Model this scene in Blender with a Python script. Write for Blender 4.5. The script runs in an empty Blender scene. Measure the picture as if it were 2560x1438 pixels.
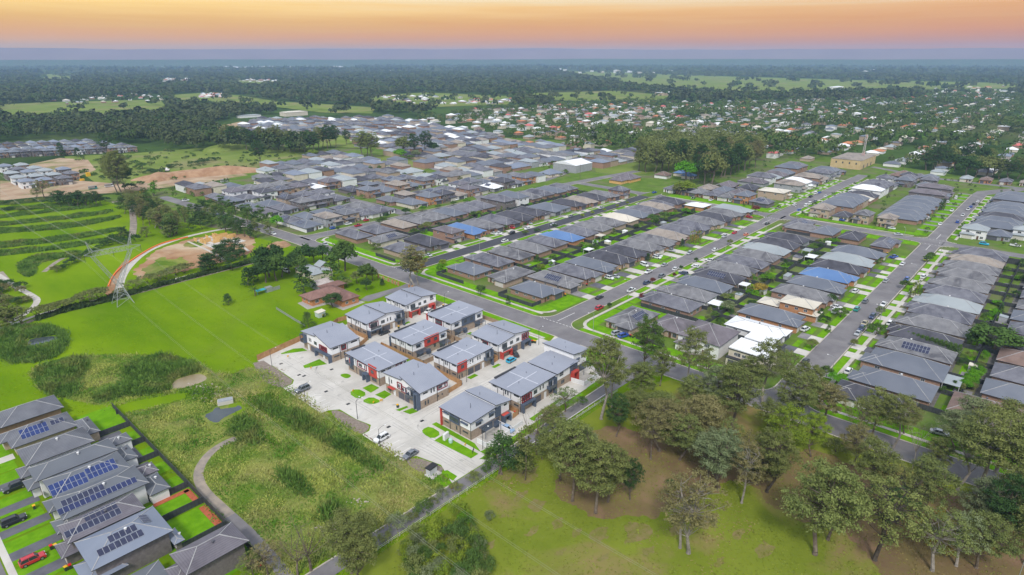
import bpy, math, random
import numpy as np
from mathutils import Vector, Matrix
R = math.radians
S = bpy.context.scene
COL = S.collection
# ------------------------------------------------------------ camera
CAM_H = 100.0; PITCH = math.atan(572/1560); YAW = R(42.1)
cd = bpy.data.cameras.new("camera"); cam = bpy.data.objects.new("camera", cd); COL.objects.link(cam)
cam.location = (0, 0, CAM_H); cam.rotation_euler = (R(90)-PITCH, 0, YAW-R(90))
cd.sensor_width = 36; cd.lens = 36*1560/2560; cd.clip_start = .5; cd.clip_end = 60000
S.camera = cam
def at(px, py, z=0.0):
    """ground point (metres, X along the streets, Y along the cross road) seen at a photo pixel"""
    u = (px-1280)/1560; v = (719-py)/1560
    fw = math.cos(PITCH)+v*math.sin(PITCH); dn = math.sin(PITCH)-v*math.cos(PITCH)
    t = (CAM_H-z)/dn
    return ((fw*math.cos(YAW)+u*math.sin(YAW))*t, (fw*math.sin(YAW)-u*math.cos(YAW))*t)
def scr(x, y, z=0.0):
    f = x*math.cos(YAW)+y*math.sin(YAW); r = x*math.sin(YAW)-y*math.cos(YAW); h = z-CAM_H
    d = f*math.cos(PITCH)-h*math.sin(PITCH); up = f*math.sin(PITCH)+h*math.cos(PITCH)
    if d < 1: return (-9999, -9999)
    return (1280+1560*r/d, 719-1560*up/d)
# ------------------------------------------------------------ sun, sky
SUN_EL, SUN_AZ = R(48), R(215)      # azimuth measured from +X towards +Y
sd = bpy.data.lights.new("sun", 'SUN'); sun = bpy.data.objects.new("sun", sd); COL.objects.link(sun)
sd.energy = 1.5; sd.angle = R(10); sd.color = (1, .95, .88)
sv = Vector((math.cos(SUN_EL)*math.cos(SUN_AZ), math.cos(SUN_EL)*math.sin(SUN_AZ), math.sin(SUN_EL)))
sun.rotation_euler = sv.to_track_quat('Z', 'Y').to_euler()
W = bpy.data.worlds.new("World"); S.world = W; W.use_nodes = True
nt = W.node_tree; nt.nodes.clear()
def nd(nt, t, **k):
    n = nt.nodes.new(t)
    for a, b in k.items():
        if a.startswith('i_'): n.inputs[a[2:].replace('_', ' ')].default_value = b
        else: setattr(n, a, b)
    return n
def lk(nt, a, b): nt.links.new(a, b)
def ramp(nt, stops, interp='LINEAR'):
    r = nd(nt, 'ShaderNodeValToRGB'); cr = r.color_ramp; cr.interpolation = interp
    while len(cr.elements) > 1: cr.elements.remove(cr.elements[-1])
    cr.elements[0].position = stops[0][0]; cr.elements[0].color = (*stops[0][1], 1)
    for p, c in stops[1:]:
        e = cr.elements.new(p); e.color = (*c, 1)
    return r
def srgb(r, g, b):
    f = lambda c: (c/255/12.92 if c/255 <= .04045 else ((c/255+.055)/1.055)**2.4)
    return (f(r), f(g), f(b))
tc = nd(nt, 'ShaderNodeTexCoord'); sp = nd(nt, 'ShaderNodeSeparateXYZ'); lk(nt, tc.outputs['Generated'], sp.inputs[0])
# soft streaks of high cloud bend the gradient
mp = nd(nt, 'ShaderNodeMapping'); mp.inputs['Scale'].default_value = (2.6, 2.6, 75); lk(nt, tc.outputs['Generated'], mp.inputs[0])
nz = nd(nt, 'ShaderNodeTexNoise', i_Scale=1.0, i_Detail=5.0, i_Roughness=.6); lk(nt, mp.outputs[0], nz.inputs['Vector'])
ma = nd(nt, 'ShaderNodeMath', operation='MULTIPLY_ADD'); ma.inputs[1].default_value = .036; lk(nt, nz.outputs[0], ma.inputs[0])
sb = nd(nt, 'ShaderNodeMath', operation='SUBTRACT'); sb.inputs[1].default_value = .018; lk(nt, sp.outputs[2], sb.inputs[0]); lk(nt, sb.outputs[0], ma.inputs[2])
ms = nd(nt, 'ShaderNodeMath', operation='MULTIPLY'); ms.inputs[1].default_value = 5.0; lk(nt, ma.outputs[0], ms.inputs[0])
# azimuth share: 0 left of the view (golden), 1 right of it (rose)
dt = nd(nt, 'ShaderNodeVectorMath', operation='DOT_PRODUCT'); dt.inputs[1].default_value = (math.sin(YAW), -math.cos(YAW), 0)
lk(nt, tc.outputs['Generated'], dt.inputs[0])
mr = nd(nt, 'ShaderNodeMapRange'); mr.inputs[1].default_value = -.6; mr.inputs[2].default_value = .62; lk(nt, dt.outputs['Value'], mr.inputs[0])
up = srgb(218, 222, 228)
EXPO = .78; KS = 2**-EXPO
def sky_c(r, g, b, k=(1, 1, 1)): c = srgb(r, g, b); return tuple(c[i]*KS*k[i] for i in range(3))
GL = [(0, (188,160,150)), (.074, (205,165,140)), (.13, (216,168,128)), (.18, (214,172,130)), (.24, (218,182,134)), (.33, (240,208,154)), (.4, (240,214,172)), (.48, (238,216,184))]
GR = [(0, (176,118,112)), (.074, (182,118,110)), (.13, (194,132,112)), (.18, (200,142,116)), (.24, (204,150,120)), (.33, (214,166,138)), (.4, (218,182,150)), (.48, (222,190,162))]
up = tuple(c*.88 for c in srgb(222, 226, 232))
KK = [(1.5,1.0,.12), (1.5,1.05,.1), (1.5,1.08,.1), (1.5,1.1,.12), (1.46,1.16,.22), (1.42,1.3,.65), (1.36,1.42,1.2), (1.25,1.32,1.25)]   # the low air takes warmth away; the sky behind it is this much warmer
rl = ramp(nt, [(p, sky_c(*c, k)) for (p, c), k in zip(GL, KK)]+[(.8, up), (1, up)])
rr = ramp(nt, [(p, sky_c(*c, k)) for (p, c), k in zip(GR, KK)]+[(.8, up), (1, up)])
lk(nt, ms.outputs[0], rl.inputs[0]); lk(nt, ms.outputs[0], rr.inputs[0])
mx = nd(nt, 'ShaderNodeMix', data_type='RGBA'); lk(nt, mr.outputs[0], mx.inputs[0]); lk(nt, rl.outputs[0], mx.inputs[6]); lk(nt, rr.outputs[0], mx.inputs[7])
sk = nd(nt, 'ShaderNodeTexSky', sky_type='NISHITA', sun_disc=False, sun_elevation=SUN_EL, sun_rotation=R(90)-SUN_AZ)
s1 = nd(nt, 'ShaderNodeVectorMath', operation='SCALE'); s1.inputs['Scale'].default_value = .1; lk(nt, sk.outputs[0], s1.inputs[0])
hi = nd(nt, 'ShaderNodeMapRange'); hi.inputs[1].default_value = .13; hi.inputs[2].default_value = .3; hi.inputs[4].default_value = .38; lk(nt, sp.outputs[2], hi.inputs[0])
m2 = nd(nt, 'ShaderNodeMix', data_type='RGBA'); lk(nt, hi.outputs[0], m2.inputs[0]); lk(nt, mx.outputs[2], m2.inputs[6]); lk(nt, s1.outputs[0], m2.inputs[7])
bg = nd(nt, 'ShaderNodeBackground'); lk(nt, m2.outputs[2], bg.inputs[0]); bg.inputs[1].default_value = 1.0
wo = nd(nt, 'ShaderNodeOutputWorld'); lk(nt, bg.outputs[0], wo.inputs[0])
vs = S.view_settings; vs.view_transform = 'Standard'; vs.look = 'None'; vs.exposure = EXPO; vs.gamma = 1
S.cycles.volume_bounces = 1; S.cycles.max_bounces = 5; S.cycles.diffuse_bounces = 2; S.cycles.transparent_max_bounces = 6
S.cycles.volume_max_steps = 8
# ------------------------------------------------------------ materials
MATS = {}
def mat(name, c1, c2=None, sc=.6, rough=.85, bump=0, bsc=None, metal=0, det=3, st=(.35, .65), sc3=None, c3=None, spec=.3, noise2=None, trans=0, rnd=0, stretch=None):
    """principled surface whose colour wanders between c1 and c2 with world-space noise; c3 comes in broad patches"""
    if name in MATS: return MATS[name]
    m = bpy.data.materials.new(name); m.use_nodes = True; t = m.node_tree; b = t.nodes['Principled BSDF']
    b.inputs['Roughness'].default_value = rough; b.inputs['Metallic'].default_value = metal; b.inputs['Specular IOR Level'].default_value = spec
    g = nd(t, 'ShaderNodeNewGeometry'); out = None; vec = g.outputs['Position']
    if stretch:
        mpn = nd(t, 'ShaderNodeMapping'); mpn.inputs['Scale'].default_value = stretch; lk(t, vec, mpn.inputs[0]); vec = mpn.outputs[0]
    if c2:
        n = nd(t, 'ShaderNodeTexNoise', i_Scale=sc, i_Detail=float(det), i_Roughness=.62); lk(t, vec, n.inputs['Vector'])
        rp = ramp(t, [(st[0], c1), (st[1], c2)]); lk(t, n.outputs[0], rp.inputs[0]); out = rp.outputs[0]
        if c3:
            n3 = nd(t, 'ShaderNodeTexNoise', i_Scale=sc3 or sc*.2, i_Detail=5.0, i_Roughness=.6, i_Distortion=.6); lk(t, g.outputs['Position'], n3.inputs['Vector'])
            r3 = ramp(t, [(.5, (0, 0, 0)), (.66, (1, 1, 1))]); lk(t, n3.outputs[0], r3.inputs[0])
            x = nd(t, 'ShaderNodeMix', data_type='RGBA'); lk(t, r3.outputs[0], x.inputs[0]); lk(t, out, x.inputs[6]); x.inputs[7].default_value = (*c3, 1); out = x.outputs[2]
    if rnd:
        oi = nd(t, 'ShaderNodeObjectInfo'); hs = nd(t, 'ShaderNodeHueSaturation')
        if out: lk(t, out, hs.inputs['Color'])
        else: hs.inputs['Color'].default_value = (*c1, 1)
        mv = nd(t, 'ShaderNodeMapRange'); mv.inputs[3].default_value = 1-rnd; mv.inputs[4].default_value = 1+rnd; lk(t, oi.outputs['Random'], mv.inputs[0]); lk(t, mv.outputs[0], hs.inputs['Value'])
        mh = nd(t, 'ShaderNodeMath', operation='MULTIPLY_ADD'); mh.inputs[1].default_value = 0.035*rnd/.3; mh.inputs[2].default_value = .5-.0175*rnd/.3
        fr = nd(t, 'ShaderNodeMath', operation='FRACT'); m7 = nd(t, 'ShaderNodeMath', operation='MULTIPLY'); m7.inputs[1].default_value = 7.3
        lk(t, oi.outputs['Random'], m7.inputs[0]); lk(t, m7.outputs[0], fr.inputs[0]); lk(t, fr.outputs[0], mh.inputs[0]); lk(t, mh.outputs[0], hs.inputs['Hue'])
        out = hs.outputs[0]
    if out: lk(t, out, b.inputs['Base Color'])
    else: b.inputs['Base Color'].default_value = (*c1, 1)
    if bump:
        nb = nd(t, 'ShaderNodeTexNoise', i_Scale=bsc or sc*4, i_Detail=4.0); lk(t, g.outputs['Position'], nb.inputs['Vector'])
        bp = nd(t, 'ShaderNodeBump', i_Strength=min(1, bump), i_Distance=bump); lk(t, nb.outputs[0], bp.inputs['Height']); lk(t, bp.outputs[0], b.inputs['Normal'])
    if trans:
        tr = nd(t, 'ShaderNodeBsdfTranslucent'); mxs = nd(t, 'ShaderNodeMixShader'); mxs.inputs[0].default_value = trans
        if out: lk(t, out, tr.inputs[0])
        else: tr.inputs[0].default_value = (*c1, 1)
        o = t.nodes['Material Output']; lk(t, b.outputs[0], mxs.inputs[1]); lk(t, tr.outputs[0], mxs.inputs[2]); lk(t, mxs.outputs[0], o.inputs[0])
    MATS[name] = m; return m
def stripes(m, axis_vec, freq, dark=.72, duty=.25, thick=None):
    """thin darker seams across a material (roof battens, bricks, planks), object-independent world axis"""
    t = m.node_tree; b = t.nodes['Principled BSDF']; src = b.inputs['Base Color'].links
    g = nd(t, 'ShaderNodeNewGeometry'); d = nd(t, 'ShaderNodeVectorMath', operation='DOT_PRODUCT'); d.inputs[1].default_value = axis_vec
    lk(t, g.outputs['Position'], d.inputs[0]); k = nd(t, 'ShaderNodeMath', operation='MULTIPLY'); k.inputs[1].default_value = freq; lk(t, d.outputs['Value'], k.inputs[0])
    f = nd(t, 'ShaderNodeMath', operation='FRACT'); lk(t, k.outputs[0], f.inputs[0]); c = nd(t, 'ShaderNodeMath', operation='LESS_THAN'); c.inputs[1].default_value = duty; lk(t, f.outputs[0], c.inputs[0])
    x = nd(t, 'ShaderNodeMix', data_type='RGBA', blend_type='MULTIPLY'); lk(t, c.outputs[0], x.inputs[0])
    if src: lk(t, src[0].from_socket, x.inputs[6])
    else: x.inputs[6].default_value = b.inputs['Base Color'].default_value
    x.inputs[7].default_value = (dark, dark, dark, 1); lk(t, x.outputs[2], b.inputs['Base Color'])
    return m
# ------------------------------------------------------------ mesh builder
class MB:
    def __init__(s): s.v = []; s.f = []; s.m = []
    def add(s, vs, fs, mi=0):
        o = len(s.v); s.v += vs; s.f += [tuple(o+i for i in f) for f in fs]; s.m += [mi]*len(fs); return s
    def box(s, x0, y0, z0, x1, y1, z1, mi=0):
        if x0 > x1: x0, x1 = x1, x0
        if y0 > y1: y0, y1 = y1, y0
        return s.add([(x0,y0,z0),(x1,y0,z0),(x1,y1,z0),(x0,y1,z0),(x0,y0,z1),(x1,y0,z1),(x1,y1,z1),(x0,y1,z1)],
              [(0,3,2,1),(4,5,6,7),(0,1,5,4),(1,2,6,5),(2,3,7,6),(3,0,4,7)], mi)
    def prism(s, pts, z0, z1, mi=0):
        """vertical prism; z1 may be a list with one height per corner"""
        n = len(pts); zt = z1 if isinstance(z1, (list, tuple)) else [z1]*n; zb = z0 if isinstance(z0, (list, tuple)) else [z0]*n
        a = sum(pts[i][0]*pts[(i+1)%n][1]-pts[(i+1)%n][0]*pts[i][1] for i in range(n))
        idx = list(range(n)) if a > 0 else list(range(n))[::-1]
        vs = [(pts[i][0], pts[i][1], zb[i]) for i in idx]+[(pts[i][0], pts[i][1], zt[i]) for i in idx]
        return s.add(vs, [tuple(range(n))[::-1], tuple(range(n, 2*n))]+[(i, (i+1)%n, n+(i+1)%n, n+i) for i in range(n)], mi)
    def tube(s, p, q, r0, r1=None, n=6, mi=0, cap=True):
        r1 = r0 if r1 is None else r1; p = Vector(p); q = Vector(q); d = (q-p)
        if d.length < 1e-6: return s
        d.normalize(); a = d.orthogonal().normalized(); b = d.cross(a); vs = []
        for c, r in ((p, r0), (q, r1)):
            for i in range(n):
                t = 2*math.pi*i/n; w = c+a*(r*math.cos(t))+b*(r*math.sin(t)); vs.append(tuple(w))
        fs = [(i, (i+1)%n, n+(i+1)%n, n+i) for i in range(n)]
        if cap: fs += [tuple(range(n))[::-1], tuple(range(n, 2*n))]
        return s.add(vs, fs, mi)
    def bar(s, p, q, w, h=None, mi=0):
        return s.tube(p, q, w*.7, None, 4, mi)
    def lathe(s, c, prof, n=10, mi=0):
        vs = []; 
        for (r, z) in prof:
            for i in range(n): t = 2*math.pi*i/n; vs.append((c[0]+r*math.cos(t), c[1]+r*math.sin(t), c[2]+z))
        fs = [(k*n+i, k*n+(i+1)%n, (k+1)*n+(i+1)%n, (k+1)*n+i) for k in range(len(prof)-1) for i in range(n)]
        fs += [tuple(range(n))[::-1], tuple((len(prof)-1)*n+i for i in range(n))]
        return s.add(vs, fs, mi)
    def mesh(s, name, mats):
        me = bpy.data.meshes.new(name); me.from_pydata(s.v, [], s.f)
        for m in (mats if isinstance(mats, (list, tuple)) else [mats]): me.materials.append(m)
        if any(s.m): me.polygons.foreach_set('material_index', s.m)
        me.update(); return me
    def build(s, name, mats, parent=None, loc=(0,0,0), rz=0):
        if not s.f: return None
        return put(name, s.mesh(name, mats), parent, loc, rz)
def put(name, me, parent=None, loc=(0,0,0), rz=0, sc=None, m=None):
    o = bpy.data.objects.new(name, me); COL.objects.link(o); o.location = loc; o.rotation_euler = (0, 0, rz)
    if sc: o.scale = sc if isinstance(sc, tuple) else (sc, sc, sc)
    if parent: o.parent = parent
    if m:
        for i, mm in enumerate(m if isinstance(m, (list, tuple)) else [m]):
            o.material_slots[i].link = 'OBJECT'; o.material_slots[i].material = mm
    return o
def tag(o, label=None, cat=None, group=None, kind=None):
    if label: o['label'] = label
    if cat: o['category'] = cat
    if group: o['group'] = group
    if kind: o['kind'] = kind
    return o
def root(name, loc, rz=0): return put(name, None, None, loc, rz)
def copy_tree(o, parent=None):
    c = o.copy(); COL.objects.link(c); c.parent = parent
    for ch in list(o.children): copy_tree(ch, c)
    return c
ORD = ['', 'first', 'second', 'third', 'fourth', 'fifth', 'sixth', 'seventh', 'eighth', 'ninth', 'tenth', 'eleventh', 'twelfth', 'thirteenth', 'fourteenth', 'fifteenth', 'sixteenth', 'seventeenth', 'eighteenth', 'nineteenth']
TENS = {2: 'twent', 3: 'thirt', 4: 'fort', 5: 'fift', 6: 'sixt', 7: 'sevent', 8: 'eight', 9: 'ninet'}
def ordn(n):
    if n < 20: return ORD[n]
    t, u = divmod(n, 10)
    return TENS[t]+('ieth' if u == 0 else 'y-'+ORD[u])
AUTO = []
def auto(o, what, where, cat, group=None):
    """label settled at the end: look + place, and a count from the left only where several would read alike"""
    o['category'] = cat
    if group: o['group'] = group
    AUTO.append((o, what, where)); return o
def short(t):
    for a, c in (('', ''), (' the ', ' '), (' with solar panels', ' with panels'), (' estate', ''), ('mottled ', ''), (' near half of', ' near'), (' far half of', ' far'), (' back', ''), (' brick', ''), (' two-storey', ''), (' small ', ' ')):
        if len(t.split()) <= 16: return t
        t = t.replace(a, c) if a else t
    return ' '.join(t.split()[:16])
def settle():
    d = {}
    for o, a, b in AUTO: d.setdefault((a, b), []).append(o)
    for (a, b), l in d.items():
        if len(l) == 1: l[0]['label'] = short(a+' '+b); continue
        l.sort(key=lambda o: scr(o.location.x, o.location.y)[0])
        for i, o in enumerate(l):
            o['label'] = short((ordn(i+1)+' from left: ' if i < len(l)-1 else 'rightmost ')+a+' '+b if i else 'leftmost '+a+' '+b)
def inside(x, y, poly):
    c = False; n = len(poly)
    for i in range(n):
        x0, y0 = poly[i]; x1, y1 = poly[(i+1) % n]
        if (y0 > y) != (y1 > y) and x < (x1-x0)*(y-y0)/(y1-y0)+x0: c = not c
    return c
def struct(name, mb, m, **k):
    o = mb.build(name, m); o['kind'] = 'structure'; return o
def sheet(name, polys, z, m, kind='structure', px=False):
    """one flat patch of ground cover, as one or several polygons a few mm above what lies below"""
    b = MB()
    for p in polys:
        if px: p = [at(*q) for q in p]
        a = sum(p[i][0]*p[(i+1)%len(p)][1]-p[(i+1)%len(p)][0]*p[i][1] for i in range(len(p)))
        if a < 0: p = p[::-1]
        b.add([(x, y, z) for x, y in p], [tuple(range(len(p)))])
    o = b.build(name, m); o['kind'] = kind; return o
def smooth(pts, it=2, closed=True):
    for _ in range(it):
        n = len(pts); q = []
        rng = range(n) if closed else range(n-1)
        if not closed: q.append(pts[0])
        for i in rng:
            a, b = pts[i], pts[(i+1)%n]
            q += [(a[0]*.75+b[0]*.25, a[1]*.75+b[1]*.25), (a[0]*.25+b[0]*.75, a[1]*.25+b[1]*.75)]
        if not closed: q.append(pts[-1])
        pts = q
    return pts
def ribbon(pts, w):
    """polygon of a path of width w along pts"""
    L = []; Rr = []
    for i, p in enumerate(pts):
        a = pts[max(0, i-1)]; b = pts[min(len(pts)-1, i+1)]; dx, dy = b[0]-a[0], b[1]-a[1]; l = math.hypot(dx, dy) or 1
        ww = w[i] if isinstance(w, (list, tuple)) else w
        L.append((p[0]-dy/l*ww/2, p[1]+dx/l*ww/2)); Rr.append((p[0]+dy/l*ww/2, p[1]-dx/l*ww/2))
    return L, Rr
def path(name, lines, z, m, px=True, it=2):
    b = MB()
    for pts, w in lines:
        if px: pts = [at(*q) for q in pts]
        pts = smooth(pts, it, False) if len(pts) > 2 else pts
        L, Rr = ribbon(pts, w)
        for i in range(len(L)-1):
            b.add([(*L[i], z), (*Rr[i], z), (*Rr[i+1], z), (*L[i+1], z)], [(0, 1, 2, 3)])
    o = b.build(name, m); o['kind'] = 'structure'; return o
# ------------------------------------------------------------ ground covers
g_far = mat('far_country', (.022,.045,.014), (.075,.13,.028), sc=.004, det=8, c3=(.12,.13,.05), sc3=.0013, rough=1, spec=0)
g_yard = mat('suburb_grass', (.085,.155,.022), (.14,.21,.04), sc=.09, det=7, c3=(.16,.15,.09), sc3=.035, rough=1, spec=0, bump=.05, bsc=2)
g_lawn = mat('mown_lawn', (.10,.195,.003), (.185,.29,.006), sc=.035, det=10, c3=(.145,.225,.014), sc3=.018, rough=1, spec=0, bump=.06, bsc=1.5, stretch=(1.0,.35,1))
g_park = mat('park_grass', (.135,.18,.018), (.20,.24,.03), sc=.05, det=9, c3=(.25,.185,.085), sc3=.04, rough=1, spec=0, bump=.08, bsc=1.5)
g_litter = mat('leaf_litter', (.17,.115,.065), (.20,.165,.06), sc=.12, det=7, c3=(.25,.16,.10), sc3=.07, rough=1, spec=0, bump=.1, bsc=2)
g_rough = mat('rough_meadow', (.10,.17,.02), (.24,.26,.065), sc=.09, det=9, st=(.42,.6), c3=(.22,.21,.08), sc3=.04, rough=1, spec=0, bump=.2, bsc=1.2)
g_padd = mat('paddock_grass', (.13,.19,.035), (.20,.25,.06), sc=.02, det=7, c3=(.24,.23,.10), sc3=.012, rough=1, spec=0)
g_bright = mat('garden_lawn', (.10,.25,.006), (.16,.34,.01), sc=.35, det=4, rough=1, spec=0, bump=.04, bsc=3)
asph = mat('asphalt', (.155,.146,.153), (.20,.19,.195), sc=.16, det=8, rough=.95, bump=.01, bsc=5, c3=(.225,.215,.215), sc3=.06)
asph_d = mat('new_asphalt', (.05,.052,.062), (.068,.07,.08), sc=.12, det=6, rough=.9)
conc = mat('concrete', (.50,.475,.43), (.60,.575,.53), sc=.12, det=6, rough=.9, c3=(.46,.44,.40), sc3=.08)
kerbm = mat('kerb_concrete', (.40,.36,.30), (.52,.48,.41), sc=.3, rough=.9)
pathc = mat('path_concrete', (.42,.39,.34), (.54,.51,.46), sc=.3, rough=.9)
pave_d = mat('dark_driveway', (.10,.10,.12), (.14,.14,.16), sc=.3, rough=.85)
pave_m = mat('grey_driveway', (.2,.19,.195), (.27,.26,.26), sc=.3, rough=.85)
dirt = mat('bare_earth', (.28,.15,.08), (.42,.27,.16), sc=.06, det=7, c3=(.5,.4,.28), sc3=.03, rough=1, spec=0, bump=.15, bsc=.8)
gravel = mat('gravel', (.20,.18,.16), (.36,.30,.24), sc=.3, det=7, rough=1, bump=.05, bsc=4)
mulch = mat('bark_mulch', (.19,.15,.12), (.27,.225,.19), sc=1.2, det=5, rough=1, bump=.1, bsc=5)
paint = mat('road_paint', (.68,.67,.64), (.8,.79,.76), sc=1.5, rough=.7)
water_m = mat('pond_water', (.045,.06,.07), (.07,.085,.09), sc=.2, rough=.12, spec=.5)
mud_m = mat('muddy_water', (.26,.21,.12), (.32,.26,.16), sc=.15, rough=.25, spec=.4)
b = MB(); b.add([(-30000,-30000,0),(30000,-30000,0),(30000,30000,0),(-30000,30000,0)], [(0,1,2,3)]); struct('ground', b, g_far)
pdirt = mat('pale_earth', (.33,.22,.145), (.48,.37,.26), sc=.05, det=8, c3=(.17,.19,.06), sc3=.03, rough=1, spec=0)
# western parkland, reaching round the wetland to the terraces
sheet('parkland_lawn', [[(-60,-200),(173,-200),(173,300),(158,392),(140,470),(137,560),(60,580),(-60,420)]], .010, g_lawn)
sheet('suburb_ground', [[(173,-200),(700,-200),(690,60),(760,260),(640,560),(560,900),(430,940),(380,700),(300,640),(230,545),(137,560),(140,470),(158,392),(173,300)]], .011, g_yard)
# south-east park with bare earth under the gums
sheet('park_grass', [[(-60,-200),(173,-200),(173,60),(172,84),(150,91.5),(60,92.5),(20,92.5),(-60,60)]], .018, g_park)
def ragged(p, amp, n=4, seed=1):
    rs = random.Random(seed); p = smooth(p, 1)
    for _ in range(n):
        q = []
        for i in range(len(p)):
            a, b_ = p[i], p[(i+1) % len(p)]; l = math.hypot(b_[0]-a[0], b_[1]-a[1]); q += [a, ((a[0]+b_[0])/2+rs.uniform(-.22, .22)*min(l, amp*4), (a[1]+b_[1])/2+rs.uniform(-.22, .22)*min(l, amp*4))]
        p = q
    return p
lit = [at(*p) for p in [(1372,1175),(1440,1290),(1560,1302),(1700,1265),(1830,1195),(1890,1215),(1950,1290),(2090,1310),(2180,1400),(2230,1470),(2600,1470),(2600,1265),(2330,1225),(2150,1160),(1960,1120),(1800,1090),(1620,1085),(1530,1060),(1450,1090)]]
g_worn = mat('worn_grass', (.165,.175,.035), (.235,.19,.085), sc=.5, det=7, rough=1, spec=0)
sheet('leaf_litter_ground', [ragged(lit, 2.5)], .024, g_litter)
sheet('worn_grass', [ragged([(cx+r*math.cos(t)*1.7*q_, cy+r*math.sin(t)*q_) for t, q_ in [(k*math.pi/5, random.Random(j*31+k).uniform(.35, 1.35)) for k in range(10)]], 1.5, 3, j) for j, (cx, cy, r) in enumerate([(*at(px, py), rr) for px, py, rr in ((1300,1240,1.6),(1345,1260,2.2),(1390,1310,1.4),(1440,1335,1.2),(1330,1330,1.2),(1500,1340,2.4),(1590,1330,3),(1620,1380,1.2),(1510,1395,1),(1760,1300,2.6),(1690,1330,1.6),(1400,1380,1),(1260,1290,1),(1850,1330,1.6),(1910,1380,2.2),(1230,1360,.9),(1800,1405,1.2),(1270,1190,2),(1320,1185,2.4))])], .0245, g_worn)
far = []
F = lambda *q: far.append([at(*p) for p in q])
F((1375,176),(1700,188),(2100,200),(2560,209),(2560,222),(2200,224),(1900,232),(1740,226),(1590,212),(1500,196))
F((1290,235),(1540,228),(1680,240),(1640,256),(1400,252))
F((940,240),(1060,232),(1150,236),(1280,242),(1270,262),(1100,268),(960,262),(925,252))
F((830,262),(940,270),(930,285),(800,282),(640,262),(560,262),(430,262),(430,238),(520,232),(600,240),(700,255))
F((0,262),(120,256),(400,250),(420,272),(300,286),(0,292)); F((100,186),(200,184),(190,200),(90,200)); F((600,200),(700,204),(690,214),(590,212))
F((800,330),(905,326),(900,372),(800,368))
sheet('paddock', far, .6, g_padd)
sheet('open_meadow', [[at(*p) for p in [(160,392),(350,382),(480,372),(600,366),(770,372),(800,385),(680,402),(640,420),(560,440),(430,455),(300,470),(240,458),(200,430)]],
      [at(*p) for p in [(1480,402),(1590,388),(1740,392),(1700,425),(1560,440),(1490,430)]], [at(*p) for p in [(830,400),(960,385),(1010,400),(1080,408),(1060,425),(920,420),(850,420)]]], .05, g_padd)
sheet('bare_ground', [[at(*p) for p in [(0,452),(60,455),(200,452),(330,462),(440,440),(560,425),(620,438),(480,462),(300,482),(100,492),(0,502)]],
      [at(*p) for p in [(540,318),(600,304),(720,314),(640,326),(560,330)]], [at(*p) for p in [(150,395),(220,400),(240,425),(200,440),(160,452),(70,452),(30,420)]]], .06, pdirt)
# ---- wetland
wet = [at(*p) for p in [(300,1022),(230,1010),(110,985),(60,925),(170,890),(330,885),(470,892),(560,945),(640,910),(725,965),(900,1088),(1118,1188),(1120,1222),(930,1338),(800,1400),(690,1460),(600,1400),(540,1300),(470,1200),(400,1130),(330,1050)]]
sheet('rough_meadow', [smooth(wet, 1)], .03, g_rough)
sheet('creek_grass', [smooth([at(*p) for p in [(200,1030),(330,985),(470,970),(540,985),(440,1005),(300,1040)]]), smooth([at(*p) for p in [(560,1010),(640,980),(700,1010),(650,1060),(590,1050)]])], .036, g_lawn)
sheet('muddy_pond', [smooth([at(*p) for p in [(425,968),(440,948),(500,932),(525,948),(470,968),(432,974)]])], .045, mud_m)
sheet('pond', [ragged([at(*p) for p in [(508,1040),(530,1030),(540,1018),(575,1022),(600,1012),(606,1022),(585,1032),(556,1046),(545,1058),(525,1052)]], 1.5, 2), smooth([at(*p) for p in [(60,850),(140,838),(150,850),(70,872)]]), smooth([at(*p) for p in [(470,985),(520,965),(540,970),(500,988)]])], .045, water_m)
path('gravel_track', [([(590,1096),(560,1108),(520,1135),(492,1180),(505,1225),(560,1275),(620,1330),(680,1400),(720,1450)], [2.4]*40)], .045, gravel)
path('tarred_track', [([(575,1290),(610,1322),(650,1360),(700,1420),(730,1460)], 2.6)], .05, asph)
# ---- concrete paths across the parkland
path('footpath', [([(-60,842),(20,815),(110,782),(220,755),(300,738),(420,702),(520,677),(640,650),(690,636)], 2.0),
     ([(20,808),(70,782),(98,752),(80,738),(40,718),(0,690),(-30,672)], 2.6),
     ([(296,735),(302,700),(320,668),(362,630),(420,606),(480,588),(560,572),(640,562)], [3.4]*40),
     ([(470,604),(540,635),(560,650)], 1.4), ([(556,590),(600,612),(622,628)], 1.4)], .05, pathc)
path('gravel_track', [([(0,680),(30,715),(60,718)], 2.5), ([(330,520),(335,560),(330,590)], [4]*20), ([(110,680),(140,655),(170,640)], 2.4), ([(280,506),(316,502)], 4), ([(316,503),(330,520)], 3.5)], .048, gravel)
sheet('building_site_earth', [ragged([at(*p) for p in [(330,700),(352,655),(400,622),(470,598),(560,582),(640,590),(632,632),(560,655),(470,676),(400,690)]], 2)], .04, dirt)
sheet('building_site_earth', [smooth([at(*p) for p in [(262,722),(300,660),(330,640),(300,690),(296,745),(262,738)]], 1)], .041, dirt)
sheet('building_site_grass', [ragged([at(*p) for p in [(356,690),(378,655),(410,640),(425,652),(455,640),(470,655),(440,672),(400,686)]], 3), ragged([at(*p) for p in [(450,612),(500,600),(520,608),(480,622)]], 2)], .046, g_rough)
sheet('hedge_strip_soil', [[at(*p) for p in [(0,845),(90,800),(280,752),(430,712),(640,658),(640,650),(430,700),(280,742),(90,795),(0,830)]]], .044, mulch)
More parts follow.
